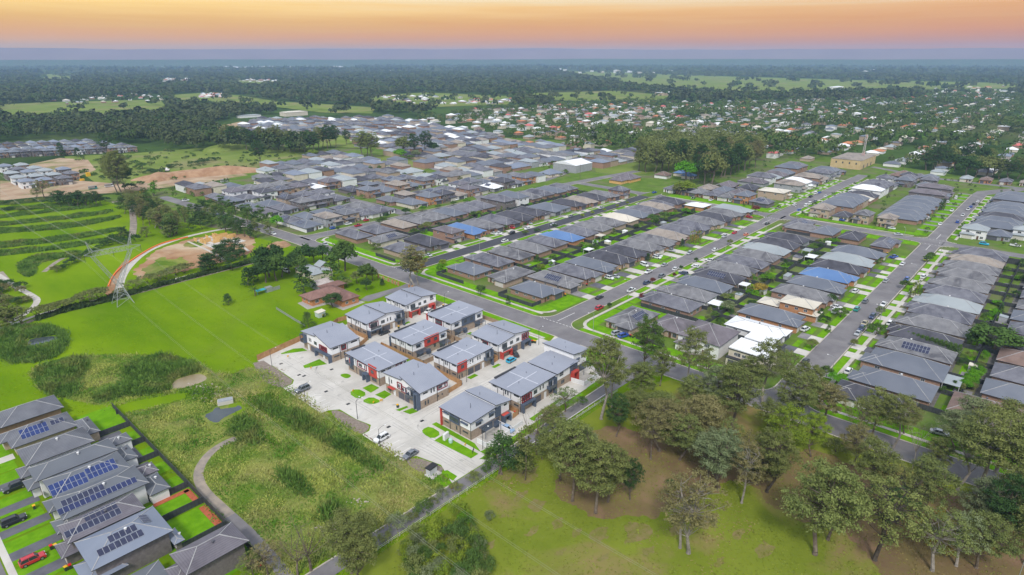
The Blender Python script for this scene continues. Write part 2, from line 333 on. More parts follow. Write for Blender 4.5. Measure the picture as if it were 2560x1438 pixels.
# ---- streets
def kerb_line(b, pts, w=.35, h=.13):
    L, Rr = ribbon(pts, w)
    for i in range(len(L)-1):
        b.prism([L[i], Rr[i], Rr[i+1], L[i+1]], 0, h)
RD = MB(); RN = MB(); KB = MB()
def quad(b, p, z): 
    a = sum(p[i][0]*p[(i+1)%len(p)][1]-p[(i+1)%len(p)][0]*p[i][1] for i in range(len(p)))
    b.add([(x, y, z) for x, y in (p if a > 0 else p[::-1])], [tuple(range(len(p)))])
X1w = lambda y: 418.5 if y < 60 else 418.5+(y-60)*.03+(max(0, y-150)*.02)
ZR = .052
quad(RD, [(173.2,-200),(183.4,-200),(183.4,335),(181.5,400),(180.5,450),(176,520),(168,520),(171,450),(171.5,400),(173,335)], ZR)
quad(RD, [(183.4,137.6),(640,140),(640,149),(183.4,147)], ZR)
quad(RD, [(183.4,47.3),(606,48),(606,57.2),(183.4,56.8)], ZR)
quad(RN, [(183.4,236),(300,236.3),(424,239),(424,249),(300,246.6),(183.4,246)], ZR)
quad(RD, [(181.8,325),(340,322),(520,305),(520,314),(345,332),(181.8,335.2)], ZR)
quad(RD, [(258,335),(268,335),(268,440),(258,440)], ZR-.003)
for a, c in ((-200,48),(57,140.2),(149,238.9),(249,322)):
    quad(RD, [(X1w(a),a),(X1w(a)+9.6,a),(X1w(c)+9.6,c),(X1w(c),c)], ZR-.002 if a > 200 else ZR)
for (a, c) in ((48,57.2),(140.2,149)): pass
quad(RD, [(328,332),(337,331),(400,440),(420,520),(410,520),(390,440)], ZR-.004)
quad(RD, [(606,48),(616,44),(664,20),(668,28),(620,56),(606,57.2)], ZR-.003)
quad(RD, [(648,-60),(656,-60),(668,90),(700,150),(692,152),(660,92)], ZR-.006)
quad(RD, [(413,345),(420,340),(560,372),(640,400),(640,408),(556,381)], ZR-.006)
quad(RD, [at(620,466),at(700,452),at(705,456),at(640,470)], ZR)
# bottom lane and its widening towards the cross road
quad(RD, [(173.2,93.2),(173.2,100.4),(153.5,98.6),(99,97.9),(60,98.6),(20,99),(20,94.6),(99,94.2),(140,94.6),(153,94.0)], ZR)
def fillet(cx, cy, sx, sy, r, b=None, kerb=True):
    """road widening into a rounded street corner; (cx,cy) is the kerb crossing, sx,sy point into the block"""
    arc = [(cx+sx*(r-r*math.sin(t)), cy+sy*(r-r*math.cos(t))) for t in [i*math.pi/2/6 for i in range(7)]]
    quad(b or RD, [(cx, cy)]+arc, ZR-.001)
    if kerb: kerb_line(KB, arc)
for yy, r in ((147,7),(246,7),(335.2,7),(56.8,7)): fillet(183.4, yy, 1, 1, r)
for yy, r in ((137.6,7),(236,7),(325,7),(47.3,7)): fillet(183.4, yy, 1, -1, r)
for (yl, yh) in ((48,57.2),(139,148.4),(238.9,249)):
    for yy, s in ((yl,-1),(yh,1)):
        fillet(X1w(yy), yy, -1, s, 6)
        fillet(X1w(yy)+9.6, yy, 1, s, 6)
fillet(173.2, 100.4, -1, 1, 7)
road = struct('road', RD, asph); struct('dark_road', RN, asph_d)
K = lambda *p: kerb_line(KB, list(p))
K((183.5,154),(183.5,229)); K((183.5,253),(183.5,318)); K((183.5,342),(181.6,400),(180,470)); K((183.5,64),(183.5,130.6)); K((183.5,-80),(183.5,40.3))
K((173.1,107.4),(173.1,122.5)); K((173.1,133),(173.1,176.5)); K((173.1,186.5),(173.1,212)); K((173.1,222),(173,335),(171.4,400),(171,450)); K((173.1,-80),(173.1,93.2))
K((190.4,147),(414,148.3)); K((190.4,137.6),(414,138.9)); K((190.4,56.8),(412,57.2)); K((190.4,47.3),(412,48)); K((190.4,246),(300,246.6),(417,249)); K((190.4,236),(300,236.3),(417,239))
K((190,335.2),(258,334)); K((190,325),(340,322),(520,305)); K((268,334),(320,333)); K((437,149),(620,149)); K((437,139.8),(620,139.8)); K((435,57.2),(600,57.2)); K((435,48),(600,48))
K((X1w(64)+9.6,64),(X1w(132)+9.6,132)); K((X1w(64),64),(X1w(132),132)); K((X1w(156)+9.6,156),(X1w(232)+9.6,232)); K((X1w(156),156),(X1w(232),232))
K((20,99.1),(60,98.7),(86,98.1)); K((100,97.9),(153.5,98.7),(167,100.2))
struct('kerb', KB, kerbm)
PT = MB()
# give-way lines and centre dashes
def dashes(x0, y0, x1, y1, on, off, w):
    L = math.hypot(x1-x0, y1-y0); n = int(L/(on+off)); ux, uy = (x1-x0)/L, (y1-y0)/L
    for i in range(n+1):
        a = i*(on+off); c = min(L, a+on)
        if c-a < .2: continue
        p, q = (x0+ux*a, y0+uy*a), (x0+ux*c, y0+uy*c); L_, R_ = ribbon([p, q], w); quad(PT, [L_[0], R_[0], R_[1], L_[1]], ZR+.005)
dashes(184,132.8,184,152.2,1.0,.7,.25); dashes(185.5,142.6,197,142.6,12,1,.22)
dashes(184,231,184,251,1.0,.7,.25); dashes(185.5,241.2,196,241.2,12,1,.22); dashes(184,320,184,340,1.0,.7,.25)
dashes(X1w(144)-2,134,X1w(144)-2,153,1,.7,.25); dashes(X1w(50)-2,43,X1w(50)-2,62,1,.7,.25); dashes(X1w(50)+11,43,X1w(50)+11,62,1,.7,.25)
dashes(402,52.6,415,52.6,14,1,.22); dashes(432,52.6,446,52.6,15,1,.22); dashes(400,143.4,414,143.4,14,1,.22)
dashes(100,94.6,152,94.9,60,1,.18)
o = PT.build('road_marking', paint); o['kind'] = 'structure'
# ---- footpaths of the estate
FP = MB()
def strip(x0, y0, x1, y1, z=.062): quad(FP, [(x0,y0),(x1,y0),(x1,y1),(x0,y1)], z)
for a, c in ((64,98),(98,131),(152,230),(251,320)): strip(186.6, a, 188, c)
strip(186.6,-60,188,41)
for y0 in (133.2, 43.2): strip(193, y0, 408, y0+1.3)
strip(193,250,410,251.2); strip(440,134.8,620,136.2); strip(437,43.2,600,44.5); strip(437,152.6,600,153.8)
strip(431+2,160,432+2.2,230); strip(430.5,64,431.8,130)
strip(168.2,136,169.6,176,.068)
def arcstrip(cx, cy, r0, r1, a0, a1, z=.066):
    n = 8
    for i in range(n):
        t0 = R(a0+(a1-a0)*i/n); t1 = R(a0+(a1-a0)*(i+1)/n)
        quad(FP, [(cx+r0*math.cos(t0),cy+r0*math.sin(t0)),(cx+r1*math.cos(t0),cy+r1*math.sin(t0)),(cx+r1*math.cos(t1),cy+r1*math.sin(t1)),(cx+r0*math.cos(t1),cy+r0*math.sin(t1))], z)
for yy in (131,230,320,41): arcstrip(194, yy-4, 6, 7.4, 90, 180)
for yy in (152,251): arcstrip(194, yy+5, 6, 7.4, 180, 270)
struct('footpath', FP, pathc)
# ------------------------------------------------------------ house materials
def roofm(name, a, b_, c): return mat(name, a, b_, sc=.33, det=7, c3=c, sc3=.12, rough=.9, st=(.3, .7), bump=.03, bsc=6)
RM = {
 'g': roofm('grey_tile_roof', (.112,.114,.138), (.195,.197,.225), (.073,.074,.094)),
 'm': roofm('mossy_grey_tile_roof', (.137,.138,.15), (.235,.234,.245), (.088,.088,.101)),
 'd': roofm('charcoal_tile_roof', (.062,.063,.08), (.10,.10,.12), (.05,.05,.062)),
 's': mat('slate_blue_metal_roof', (.115,.13,.165), (.155,.17,.205), sc=.08, rough=.55, spec=.4),
 'b': mat('blue_metal_roof', (.085,.17,.36), (.115,.215,.42), sc=.08, rough=.5, spec=.4),
 'w': mat('white_metal_roof', (.72,.74,.76), (.82,.83,.84), sc=.1, rough=.5),
 'c': mat('cream_metal_roof', (.56,.52,.43), (.66,.61,.52), sc=.1, rough=.55),
 't': roofm('tan_tile_roof', (.25,.215,.185), (.35,.305,.265), (.17,.15,.14)),
 'n': roofm('brown_tile_roof', (.17,.115,.095), (.24,.17,.145), (.12,.085,.075)),
 'p': roofm('plum_tile_roof', (.135,.12,.135), (.195,.175,.195), (.11,.10,.11)),
 'k': mat('pale_grey_metal_roof', (.28,.315,.335), (.34,.375,.39), sc=.08, rough=.55),
 'r': mat('red_tile_roof', (.5,.12,.12), (.6,.17,.15), sc=.2, rough=.7),
 'o': roofm('terracotta_tile_roof', (.45,.17,.08), (.55,.24,.12), (.38,.15,.09)),
}
RN_ = {'g': 'grey', 'm': 'mottled pale grey', 'd': 'charcoal', 's': 'slate blue-grey', 'b': 'bright blue', 'w': 'white', 'c': 'cream', 't': 'tan', 'n': 'brown', 'p': 'plum grey', 'k': 'silvery grey', 'r': 'red', 'o': 'terracotta'}
def wallm(name, a, b_): return stripes(mat(name, a, b_, sc=1.5, det=4, rough=.9), (0, 0, 1), 5.5, .86, .22)
WM = {
 'b': wallm('brown_brick', (.30,.185,.13), (.38,.24,.175)), 'k': wallm('dark_brick', (.15,.13,.13), (.21,.185,.18)),
 'o': wallm('orange_brick', (.42,.20,.09), (.52,.27,.14)), 't': wallm('tan_brick', (.40,.30,.22), (.48,.38,.29)),
 'w': mat('white_render', (.70,.70,.70), (.78,.78,.78), sc=.5), 'g': mat('grey_render', (.30,.31,.33), (.37,.38,.40), sc=.5),
 'c': mat('cream_render', (.58,.52,.42), (.66,.60,.5), sc=.5), 'l': mat('light_blue_cladding', (.30,.38,.45), (.36,.44,.51), sc=.5),
 'y': mat('ochre_render', (.62,.36,.12), (.70,.43,.17), sc=.5)}
WN_ = {'b': 'brown brick', 'k': 'dark brick', 'o': 'orange brick', 't': 'tan brick', 'w': 'white walled', 'g': 'grey walled', 'c': 'cream walled', 'l': 'pale blue', 'y': 'ochre walled'}
ridge_m = mat('ridge_cap', (.30,.30,.31), (.42,.42,.42), sc=.6, rough=.8)
fascia_m = mat('dark_fascia', (.045,.047,.055), rough=.6)
glass = mat('window_glass', (.045,.055,.065), (.10,.115,.125), sc=.9, rough=.12, spec=.6)
frame_w = mat('white_frame', (.7,.7,.7), rough=.5); frame_d = mat('dark_frame', (.06,.065,.075), rough=.5)
gar_w = stripes(mat('pale_garage_door', (.58,.55,.5), rough=.6), (0,0,1), 2.2, .8, .12)
gar_d = stripes(mat('charcoal_garage_door', (.10,.10,.12), rough=.6), (0,0,1), 2.2, .8, .12)
door_m = mat('timber_door', (.12,.06,.035), rough=.5)
solar_m = mat('solar_glass', (.018,.022,.055), (.035,.04,.085), sc=.9, rough=.2, spec=.6); solar_f = mat('solar_frame', (.30,.32,.36), rough=.4)
solar_b = mat('blue_solar_glass', (.012,.026,.11), (.018,.04,.17), sc=.9, rough=.2, spec=.6)
fence_d = stripes(mat('charcoal_steel_fence', (.045,.05,.055), (.07,.075,.08), sc=.5, rough=.7), (1, 1, 0), 1.2, .75, .2)
deck_m = mat('patio_paving', (.34,.32,.29), (.42,.40,.37), sc=.8)
def hip(b, x0, y0, x1, y1, z, pitch, th=.18, caps=True, mi=0, axis=None, gable=0):
    """hipped roof over a rectangle, as one closed shell with fascia; caps in slot 1, fascia in slot 2"""
    w, d = x1-x0, y1-y0
    if axis is None: axis = 'y' if d > w else 'x'
    s = min(w, d)/2 if axis in 'xy' else 0
    if axis == 'y': h = w/2*pitch; A = (x0+w/2, y0+min(w/2, d/2)*(1-gable), z+h); B = (x0+w/2, y1-min(w/2, d/2), z+h)
    else: h = d/2*pitch; A = (x0+min(d/2, w/2)*(1-gable), y0+d/2, z+h); B = (x1-min(d/2, w/2), y0+d/2, z+h)
    c = [(x0,y0,z),(x1,y0,z),(x1,y1,z),(x0,y1,z)]
    vs = c+[A, B]
    if axis == 'y': fs = [(0,1,4),(1,2,5,4),(2,3,5),(3,0,4,5)]; eds = [(0,4),(1,4),(2,5),(3,5),(4,5)]
    else: fs = [(0,1,5,4),(1,2,5),(2,3,4,5),(3,0,4)]; eds = [(0,4),(3,4),(1,5),(2,5),(4,5)]
    b.add(vs, fs, mi)
    lo = [(x0,y0,z-th),(x1,y0,z-th),(x1,y1,z-th),(x0,y1,z-th)]
    b.add(c+lo, [(4,5,1,0),(5,6,2,1),(6,7,3,2),(7,4,0,3),(7,6,5,4)], 2)
    if caps:
        for i, j in eds: b.tube(vs[i], vs[j], .11, None, 4, 1, False)
    return A, B, h
WIN = {}
def win_mesh(w, h, white=True, bars=1):
    """window: frame proud of the wall and a pane inside it, spanning x, facing -y"""
    k = (round(w, 1), round(h, 1), white, bars)
    if k not in WIN:
        b = MB(); t = .07
        b.box(-w/2, -.05, 0, w/2, 0, t); b.box(-w/2, -.05, h-t, w/2, 0, h); b.box(-w/2, -.05, t, -w/2+t, 0, h-t); b.box(w/2-t, -.05, t, w/2, 0, h-t)
        for i in range(bars): x = -w/2+(i+1)*w/(bars+1); b.box(x-.03, -.045, t, x+.03, 0, h-t)
        me = b.mesh('window', [frame_w if white else frame_d])
        p = MB(); p.box(-w/2+t, -.02, t, w/2-t, -.003, h-t)
        b.box(-w/2+t, -.02, t, w/2-t, -.003, h-t, 1); WIN[k] = (me, p.mesh('pane', [glass]), b.mesh('window', [frame_w if white else frame_d, glass]))
    return WIN[k]
# faces: 'S' looks to -y, 'N' to +y, 'W' to -x, 'E' to +x
def on_face(face, x0, y0, x1, y1, s, z, off=.0):
    """position and turn of something mounted on a wall at distance s along it"""
    if face == 'S': return (x0+s, y0-off, z), 0
    if face == 'N': return (x1-s, y1+off, z), math.pi
    if face == 'W': return (x0-off, y1-s, z), -math.pi/2
    return (x1+off, y0+s, z), math.pi/2
def window(parent, face, rect, s, z, w, h, white=True, bars=1, panes=True):
    me, pm, both = win_mesh(w, h, white, bars); loc, rz = on_face(face, *rect, s, z)
    if parent.name.startswith(('house', 'two')) and math.hypot(parent.location.x, parent.location.y) > 215: panes = False
    o = put('window', me if panes else both, parent, loc, rz)
    if panes: put('pane', pm, o)
    return o
def wall_thing(name, parent, face, rect, s, z, w, h, m, t=.06):
    b = MB(); b.box(-w/2, -t, 0, w/2, 0, h); loc, rz = on_face(face, *rect, s, z); return b.build(name, m, parent, loc, rz)
def solar(parent, cx, cy, cz, ux, uy, pitch, nx, ny, m=None, blue=False):
    """array of panels lying on a roof plane; (ux,uy) is the horizontal direction the plane falls towards"""
    b = MB(); w, h = 1.05, 1.7
    pw, ph = nx*w, ny*h
    e1 = Vector((-uy, ux, 0)); e2 = Vector((ux, uy, -pitch)).normalized(); n = e1.cross(e2); n = n if n.z > 0 else -n
    o = Vector((cx, cy, cz))+n*.14
    def q(a0, a1, b0, b1, k, mi):
        P = [o+e1*a0+e2*b0, o+e1*a1+e2*b0, o+e1*a1+e2*b1, o+e1*a0+e2*b1]
        if (P[1]-P[0]).cross(P[3]-P[0]).dot(n) < 0: P = P[::-1]
        vs = [tuple(p+n*k-n*.05) for p in P]+[tuple(p+n*k) for p in P]
        b.add(vs, [(3,2,1,0),(4,5,6,7),(0,1,5,4),(1,2,6,5),(2,3,7,6),(3,0,4,7)], mi)
    q(-pw/2, pw/2, -ph/2, ph/2, 0, 1)
    for i in range(nx):
        for j in range(ny): q(-pw/2+i*w+.05, -pw/2+(i+1)*w-.05, -ph/2+j*h+.05, -ph/2+(j+1)*h-.05, .012, 0)
    return b.build('solar_panels', [m or (solar_b if blue else solar_m), solar_f], parent)
HOUSES = []
OCC = []          # rectangles already built on
hr = random.Random(5)
def house(x0, y0, x1, y1, front='S', roof='g', wall='b', two=False, sol=0, detail=2, pitch=.47, what=None, where='', group=None, garage=1, flat=False, eave=.62, wing=True, z0=0, name=None, blue=False, solface=None):
    """suburban house over a wall rectangle: hipped main roof, a lower hip over the projecting garage, doors, windows, vents"""
    cx, cy = (x0+x1)/2, (y0+y1)/2
    if detail == 2 and math.hypot(cx, cy) > 320: detail = 1
    rt = root(name or ('two_storey_house' if two else 'house'), (cx, cy, z0)); OCC.append((x0-1, y0-1, x1+1, y1+1)); HOUSES.append((rt, x0, y0, x1, y1, two))
    X0, Y0, X1_, Y1 = x0-cx, y0-cy, x1-cx, y1-cy; rect = (X0, Y0, X1_, Y1)
    ze = 5.5 if two else 2.75
    ms = [RM[roof], ridge_m, fascia_m]; wb = MB(); rb = MB()
    e = eave; w = x1-x0; d = y1-y0
    fr = front; wing_d = 1.6 if wing else 0
    # main block set back behind the garage wing on the street side
    if fr == 'S': m_ = (X0, Y0+wing_d, X1_, Y1)
    elif fr == 'N': m_ = (X0, Y0, X1_, Y1-wing_d)
    elif fr == 'W': m_ = (X0+wing_d, Y0, X1_, Y1)
    else: m_ = (X0, Y0, X1_-wing_d, Y1)
    wb.box(m_[0], m_[1], 0, m_[2], m_[3], ze)
    if flat:
        rb.box(m_[0]-.25, m_[1]-.25, ze+.0, m_[2]+.25, m_[3]+.25, ze+.3, 2); rb.prism([(m_[0]-.1,m_[1]-.1),(m_[2]+.1,m_[1]-.1),(m_[2]+.1,m_[3]+.1),(m_[0]-.1,m_[3]+.1)], ze+.28, [ze+.42,ze+.42,ze+.75,ze+.75], 0)
        A = B = None; h = .5
    else: A, B, h = hip(rb, m_[0]-e, m_[1]-e, m_[2]+e, m_[3]+e, ze+.12, pitch)
    if wing:
        gw = 6.4 if (w if fr in 'SN' else d) > 9.5 else 4.0; side = hr.random() < .5; zg = min(ze, 2.75)-.03
        if fr == 'S': g_ = (X0, Y0, X0+gw, Y0+6) if side else (X1_-gw, Y0, X1_, Y0+6)
        elif fr == 'N': g_ = (X0, Y1-6, X0+gw, Y1) if side else (X1_-gw, Y1-6, X1_, Y1)
        elif fr == 'W': g_ = (X0, Y0, X0+6, Y0+gw) if side else (X0, Y1-gw, X0+6, Y1)
        else: g_ = (X1_-6, Y0, X1_, Y0+gw) if side else (X1_-6, Y1-gw, X1_, Y1)
        wb.box(g_[0]-.01, g_[1]-.01, 0, g_[2]+.01, g_[3]+.01, zg)
        if not flat: hip(rb, g_[0]-e-.02, g_[1]-e-.02, g_[2]+e+.02, g_[3]+e+.02, zg+.12, pitch*.97, caps=detail > 1)
        else: rb.box(g_[0]-.2, g_[1]-.2, zg, g_[2]+.2, g_[3]+.2, zg+.25, 2)
        # garage door in the wing's street face
        a0, a1 = (g_[0], g_[2]) if fr in 'SN' else (g_[1], g_[3]); mid = (a0+a1)/2
        s = {'S': mid-X0, 'N': X1_-mid, 'W': Y1-mid, 'E': mid-Y0}[fr]
        if garage and detail: wall_thing('garage_door', rt, fr, (X0-.01, Y0-.01, X1_+.01, Y1+.01), s, 0.02, gw-1.4, 2.25, gar_w if hr.random() < .45 else gar_d)
        sd = (gw+(w if fr in 'SN' else d))/2 if (side if fr in 'SE' else not side) else ((w if fr in 'SN' else d)-gw)/2
        mr_ = m_
        if detail:
            wall_thing('front_door', rt, fr, mr_, sd-.9 if sd > 1.6 else sd, .05, 1.0, 2.1, door_m)
            window(rt, fr, mr_, sd+1.0, .7, 1.6, 1.4, hr.random() < .6, 1, detail > 1)
            if two:
                for k in (.25, .72): window(rt, fr, mr_, (w if fr in 'SN' else d)*k, 3.5, 1.8, 1.3, hr.random() < .5, 1, detail > 1)
    if two and not flat and detail > 1:      # verandah roof over the lower storey
        pass
    if detail > 1:
        # windows on the two sides that face the viewer
        L = Y1-Y0-wing_d
        for k in range(3): 
            s = L*(.18+.3*k)+hr.uniform(-.6, .6); window(rt, 'W', m_, s, .95 if k != 1 else 1.3, hr.choice([1.2, 1.6, 2.0]), 1.15 if k != 1 else .7, True, 1)
            if two: window(rt, 'W', m_, s, 3.6, 1.4, 1.1, True, 1)
        if fr == 'N':
            for k in (.25, .7):
                window(rt, 'S', m_, (X1_-X0)*k, .6 if k > .5 else .9, 2.4 if k > .5 else 1.6, 1.6 if k > .5 else 1.2, True, 1)
                if two: window(rt, 'S', m_, (X1_-X0)*k, 3.6, 1.6, 1.2, True, 1)
    elif detail == 1 and two:
        for k in (.25, .65):
            window(rt, 'W', m_, (Y1-Y0)*k, 3.6, 1.6, 1.1, True, 1, False); window(rt, 'S', m_, (X1_-X0)*k, 3.5, 1.6, 1.2, True, 1, False)
    wb.build('wall', WM[wall], rt)
    ro = rb.build('roof', ms, rt)
    if detail > 1 and not flat:
        v = MB(); vx, vy = (A[0]+.9, A[1]+(B[1]-A[1])*hr.uniform(.3, .8)) if d > w else (A[0]+(B[0]-A[0])*.6, A[1]-.9)
        v.lathe((vx, vy, A[2]-.45), [(.18, 0), (.18, .35), (.3, .4), (.32, .6), (.12, .72)], 8); v.build('roof_vent', frame_w if hr.random() < .55 else gar_d, ro)
    if sol and not flat:
        # on the slope that falls towards the viewer's side
        if d > w: px, py, dx, dy, L = A[0]-(w/4+.2), (A[1]+B[1])/2+hr.uniform(-.15, .15)*(B[1]-A[1]), -1, 0, abs(B[1]-A[1])
        else: px, py, dx, dy, L = (A[0]+B[0])/2, A[1]-(d/4+.2), 0, -1, abs(B[0]-A[0])
        nx = max(3, min(sol, int(L/1.05)+3)); pz = A[2]-pitch*(min(w, d)/4+.2)
        solar(rt, px, py, pz, dx, dy, pitch, nx, 2, blue=blue)
    if where:
        auto(rt, what or (RN_[roof]+(' roofed two-storey ' if two else ' roofed ')+WN_[wall]+' house'+(' with solar panels' if sol else '')), where, 'house', group)
    return rt
def row(y0, y1, lst, front, spec, where, group, detail=2, d0=None):
    """spec: one word per house: roof letter + wall letter, capital roof = two storeys, * = solar"""
    for (x, w), sp in zip(lst, spec.split()):
        r_, w_ = sp[0], sp[1]; two = r_.isupper()
        a, b_ = y0, y1
        if '-' in sp: 
            if front == 'S': b_ -= 6
            else: a += 6
        house(x+.3, a+hr.uniform(-.3, .5), x+w-.1, b_+hr.uniform(-.8, .3), front, r_.lower(), w_, two, 8 if '*' in sp else 0, detail, where=where, group=group)
def reg(x, pitch, n, w=11.9): return [(x+i*pitch, w) for i in range(n)]
G1 = 'houses of the new estate'
# ---- block between the central street and the dark asphalt street
house(196, 158, 209, 178, 'S', 's', 'b', where='on the front corner of the central street', group=G1, pitch=.4)
row(157.8, 183, [(213,12)]+reg(228,15,13), 'S', 'mt* gb sb dt db mt mb tb gb gt mt db mb kb', 'in the row on the far side of the central street', G1)
house(197.2, 202.6, 209, 221.5, 'N', 's', 'b', where='on the near corner of the dark asphalt street', group=G1)
house(199.2, 184.8, 220.5, 197, 'W', 'm', 't', where='facing the cross road between two corner houses', group=G1, pitch=.4)
row(202.8, 226.5, [(213.8,12)]+reg(229.5,15.1,12), 'N', 'gb mb mb gb bo gb mt mt ct sb gb tb', 'in the back row below the dark asphalt street', G1)
house(402.5, 205, 414, 228, 'N', 'd', 'b', where='at the far end of the row below the dark street', group=G1); house(387,206,399,228,'N','g','b', where='second from the far end below the dark street', group=G1)
house(405, 187.5, 418, 201, 'E', 'w', 'o', where='among grey roofs near the second crossing', group=G1, pitch=.3)
# ---- between the central street and the right street
house(192.3, 112.8, 213.3, 124.8, 'W', 'm', 't', sol=8, where='on the grassy corner opposite the townhouses', group=G1, pitch=.42, wing=True, solface='S')
house(199.8, 97, 215.5, 109.4, 'W', 'p', 't', where='squeezed beside the large two-storey plum roof', group=G1, pitch=.4)
house(194, 79, 212, 94.6, 'W', 'p', 'w', True, where='facing the cross road behind the gum trees', group=G1, pitch=.45)
row(104.3, 128, [(223,12)]+reg(238,15,10), 'N', 'gb mw sg db* mb gb mb kb db dg', 'in the row on the near side of the central street', G1)
house(389, 106, 400, 127, 'N', 'm', 'b', where='next to the solar corner house by the second crossing', group=G1)
house(402.5-10, 115.5, 414, 128, 'E', 'g', 'b', sol=6, where='on the corner of the central street and second crossing', group=G1)
house(207.8, 63.6, 218.4, 75, 'S', 'w', 'g', True, where='on the corner of the right street, half hidden by gums', group=G1, flat=True, sol=0, what='white flat roofed modern two-storey house')
house(194.5, 62.5, 206.4, 75.6, 'W', 'w', 'c', True, where='behind the gums at the cross road', group=G1, flat=True, what='pale flat roofed two-storey house')
house(221.8, 67, 232.5, 88, 'S', 'w', 'w', where='behind the white flat roofed corner houses', group=G1, pitch=.25)
house(237.5, 66.5, 249.5, 89.5, 'S', 's', 'o', where='in the row above the right street', group=G1)
house(253.3, 64.5, 263, 79, 'S', 'c', 'o', True, where='in the row above the right street', group=G1, pitch=.3)
house(253.8, 80, 262, 88, 'S', 'c', 'o', detail=1, where='low wing behind the cream two-storey house', group=G1, wing=False, pitch=.25)
row(65, 88.6, [(271,12),(287.5,12.3),(304,12.5),(321,12),(337,13),(354.5,13)], 'S', 'mb sk bo db ko sb', 'in the row above the right street', G1)
house(381, 65, 402, 75.6, 'S', 'g', 'b', sol=8, where='on the corner above the right street', group=G1)
house(386, 83.5, 404, 94, 'E', 'd', 'b', where='facing the second crossing, behind the corner house', group=G1); house(388, 98, 406, 110, 'E', 's', 'b', where='facing the second crossing from the middle of the block', group=G1)
# ---- below the right street
row(17, 40, [(206.5,12.5),(223.5,14),(240.5,11),(253.8,11.5),(269.3,12.5),(284.6,12.5),(300,12),(315.4,12.2),(331.3,12.5),(347.3,12.5),(363.2,12.5),(378.8,11.7),(393.5,14)], 'N',
    'sb sb mb* db mt gb kb gb mb mb mb tb gb', 'in the row below the right street', G1)
house(193, 20, 203.5, 40.5, 'W', 'd', 'w', where='on the corner behind the street gums', group=G1)
house(204, -4, 219, 12, 'W', 'n', 'b', where='behind gums by the lower cross road', group=G1)
row(-16, 6, [(224,12),(239.5,12),(255,12),(271,12),(287,12),(303,12),(319,12),(335,12),(351,12),(367,12),(383,12)], 'S', 'sb gb nb db gb sb mb gb db sb mb', 'in the last row at the right edge', G1, 1)
row(-62, -38, [(192,13),(207,12),(223,12),(239,12),(255,12),(271,12)], 'N', 'gb mb sb db gb mb', 'beyond the right edge row', G1, 1)
# ---- above the dark asphalt street
house(196.5, 253.5, 210, 272.5, 'S', 'g', 't', where='on the far corner of the dark asphalt street', group=G1)
house(215, 253.5, 227.5, 278, 'S', 'd', 'k', where='in the row above the dark asphalt street', group=G1)
house(234.5, 257, 244.5, 275, 'S', 'p', 'b', True, where='in the row above the dark asphalt street', group=G1, pitch=.35)
row(254.5, 281, [(248,12),(263,12),(278,12),(293,12),(308,12)], 'S', 'bo mb gb db db', 'in the row above the dark asphalt street', G1)
house(325.5, 255, 345, 280, 'S', 's', 'g', where='in the row above the dark asphalt street', group=G1, pitch=.3)
row(252.5, 277, [(348,11),(361,12),(376,12),(390,11)], 'S', 'db tb db mb', 'in the row above the dark asphalt street', G1)
house(404, 250.5, 414.5, 265, 'S', 'g', 'b', True, where='on the crossing corner of the dark street', group=G1)
house(196.5, 297.5, 207.5, 319.5, 'N', 'g', 'b', where='on the third corner along the cross road', group=G1)
house(200, 281.8, 221.5, 293.8, 'W', 'm', 'c', sol=6, where='facing the upper cross road', group=G1, pitch=.38)
house(211, 298, 224, 317, 'N', 'g', 'b', where='tucked behind the upper cross road corner', group=G1)
row(297, 320, [(229.5,11),(243.5,12),(257,12),(271.5,12),(286,12),(300,12)], 'N', 'tb mb mb sb gb gb', 'in the back row of the third block', G1)
row(293, 318, [(316,12),(331,12),(346,12),(361,12),(376,12),(391,12)], 'N', 'Gk Sw mb gb sb gb', 'in the back row of the third block', G1)
# ------------------------------------------------------------ lots: fences, lawns, driveways, verges
LN = MB(); DW = MB(); DM = MB(); DC = MB(); lr = random.Random(8)
def rect_(b, x0, y0, x1, y1, z): b.add([(x0,y0,z),(x1,y0,z),(x1,y1,z),(x0,y1,z)], [(0,1,2,3)])
for a_, b_ in ((64,131),(153,230),(252,319),(-60,41)):
    rect_(LN, 183.9, a_, 186.5, b_, .058); rect_(LN, 188.1, a_-1, 193.2, b_+1, .058)
rect_(LN, 193.2, 128, 212, 132.8, .058); rect_(LN, 213.6, 112, 221.8, 132.8, .058); rect_(LN, 193.2, 148.6, 212, 157.4, .058); rect_(LN, 193.2, 223, 212, 234.6, .058); rect_(LN, 193.2, 247.6, 212, 252.4, .058); rect_(LN, 193, 41.6, 206, 43, .058)
rect_(LN, 408, 58.4, 417, 132, .058); rect_(LN, 416, 152, 419, 232, .058); rect_(LN, 433.6, 62, 440, 132, .058); rect_(LN, 433, 157, 445, 232, .058); rect_(LN, 434, 150, 600, 156.8, .056); rect_(LN, 436, 130.5, 600, 138.5, .056); rect_(LN, 436, 58.6, 600, 65.6, .056); rect_(LN, 440, 43, 600, 47, .056)
for (x0,y0,x1,y1) in ((190,160,190.1,180),(190,180,196,180.1),(190,160,196,160.1),(190.5,203,190.6,222),(190.5,222.1,197,222.2),(192,98,192.1,110),(190,254,190.1,271)):
    b = MB(); b.box(x0,y0,0,x1,y1,1.7); auto(b.build('fence', fence_d), 'charcoal steel side fence', 'beside the corner houses of the cross road', 'fence', 'side fences')
for k in range(11):
    x = 449+k*14.8+lr.uniform(-2, 2)
    rect_(DC if k % 3 else DM, x, 149.2, x+3.2, 157.5, .062); rect_(DM if k % 3 else DC, x+2, 129, x+5.2, 139.6, .062); rect_(DM, x+1, 57.4, x+4.6, 66, .062); rect_(DC, x+1, 42, x+4.6, 47.8, .062)
BACK = MB(); YARD_SHADE = MB()
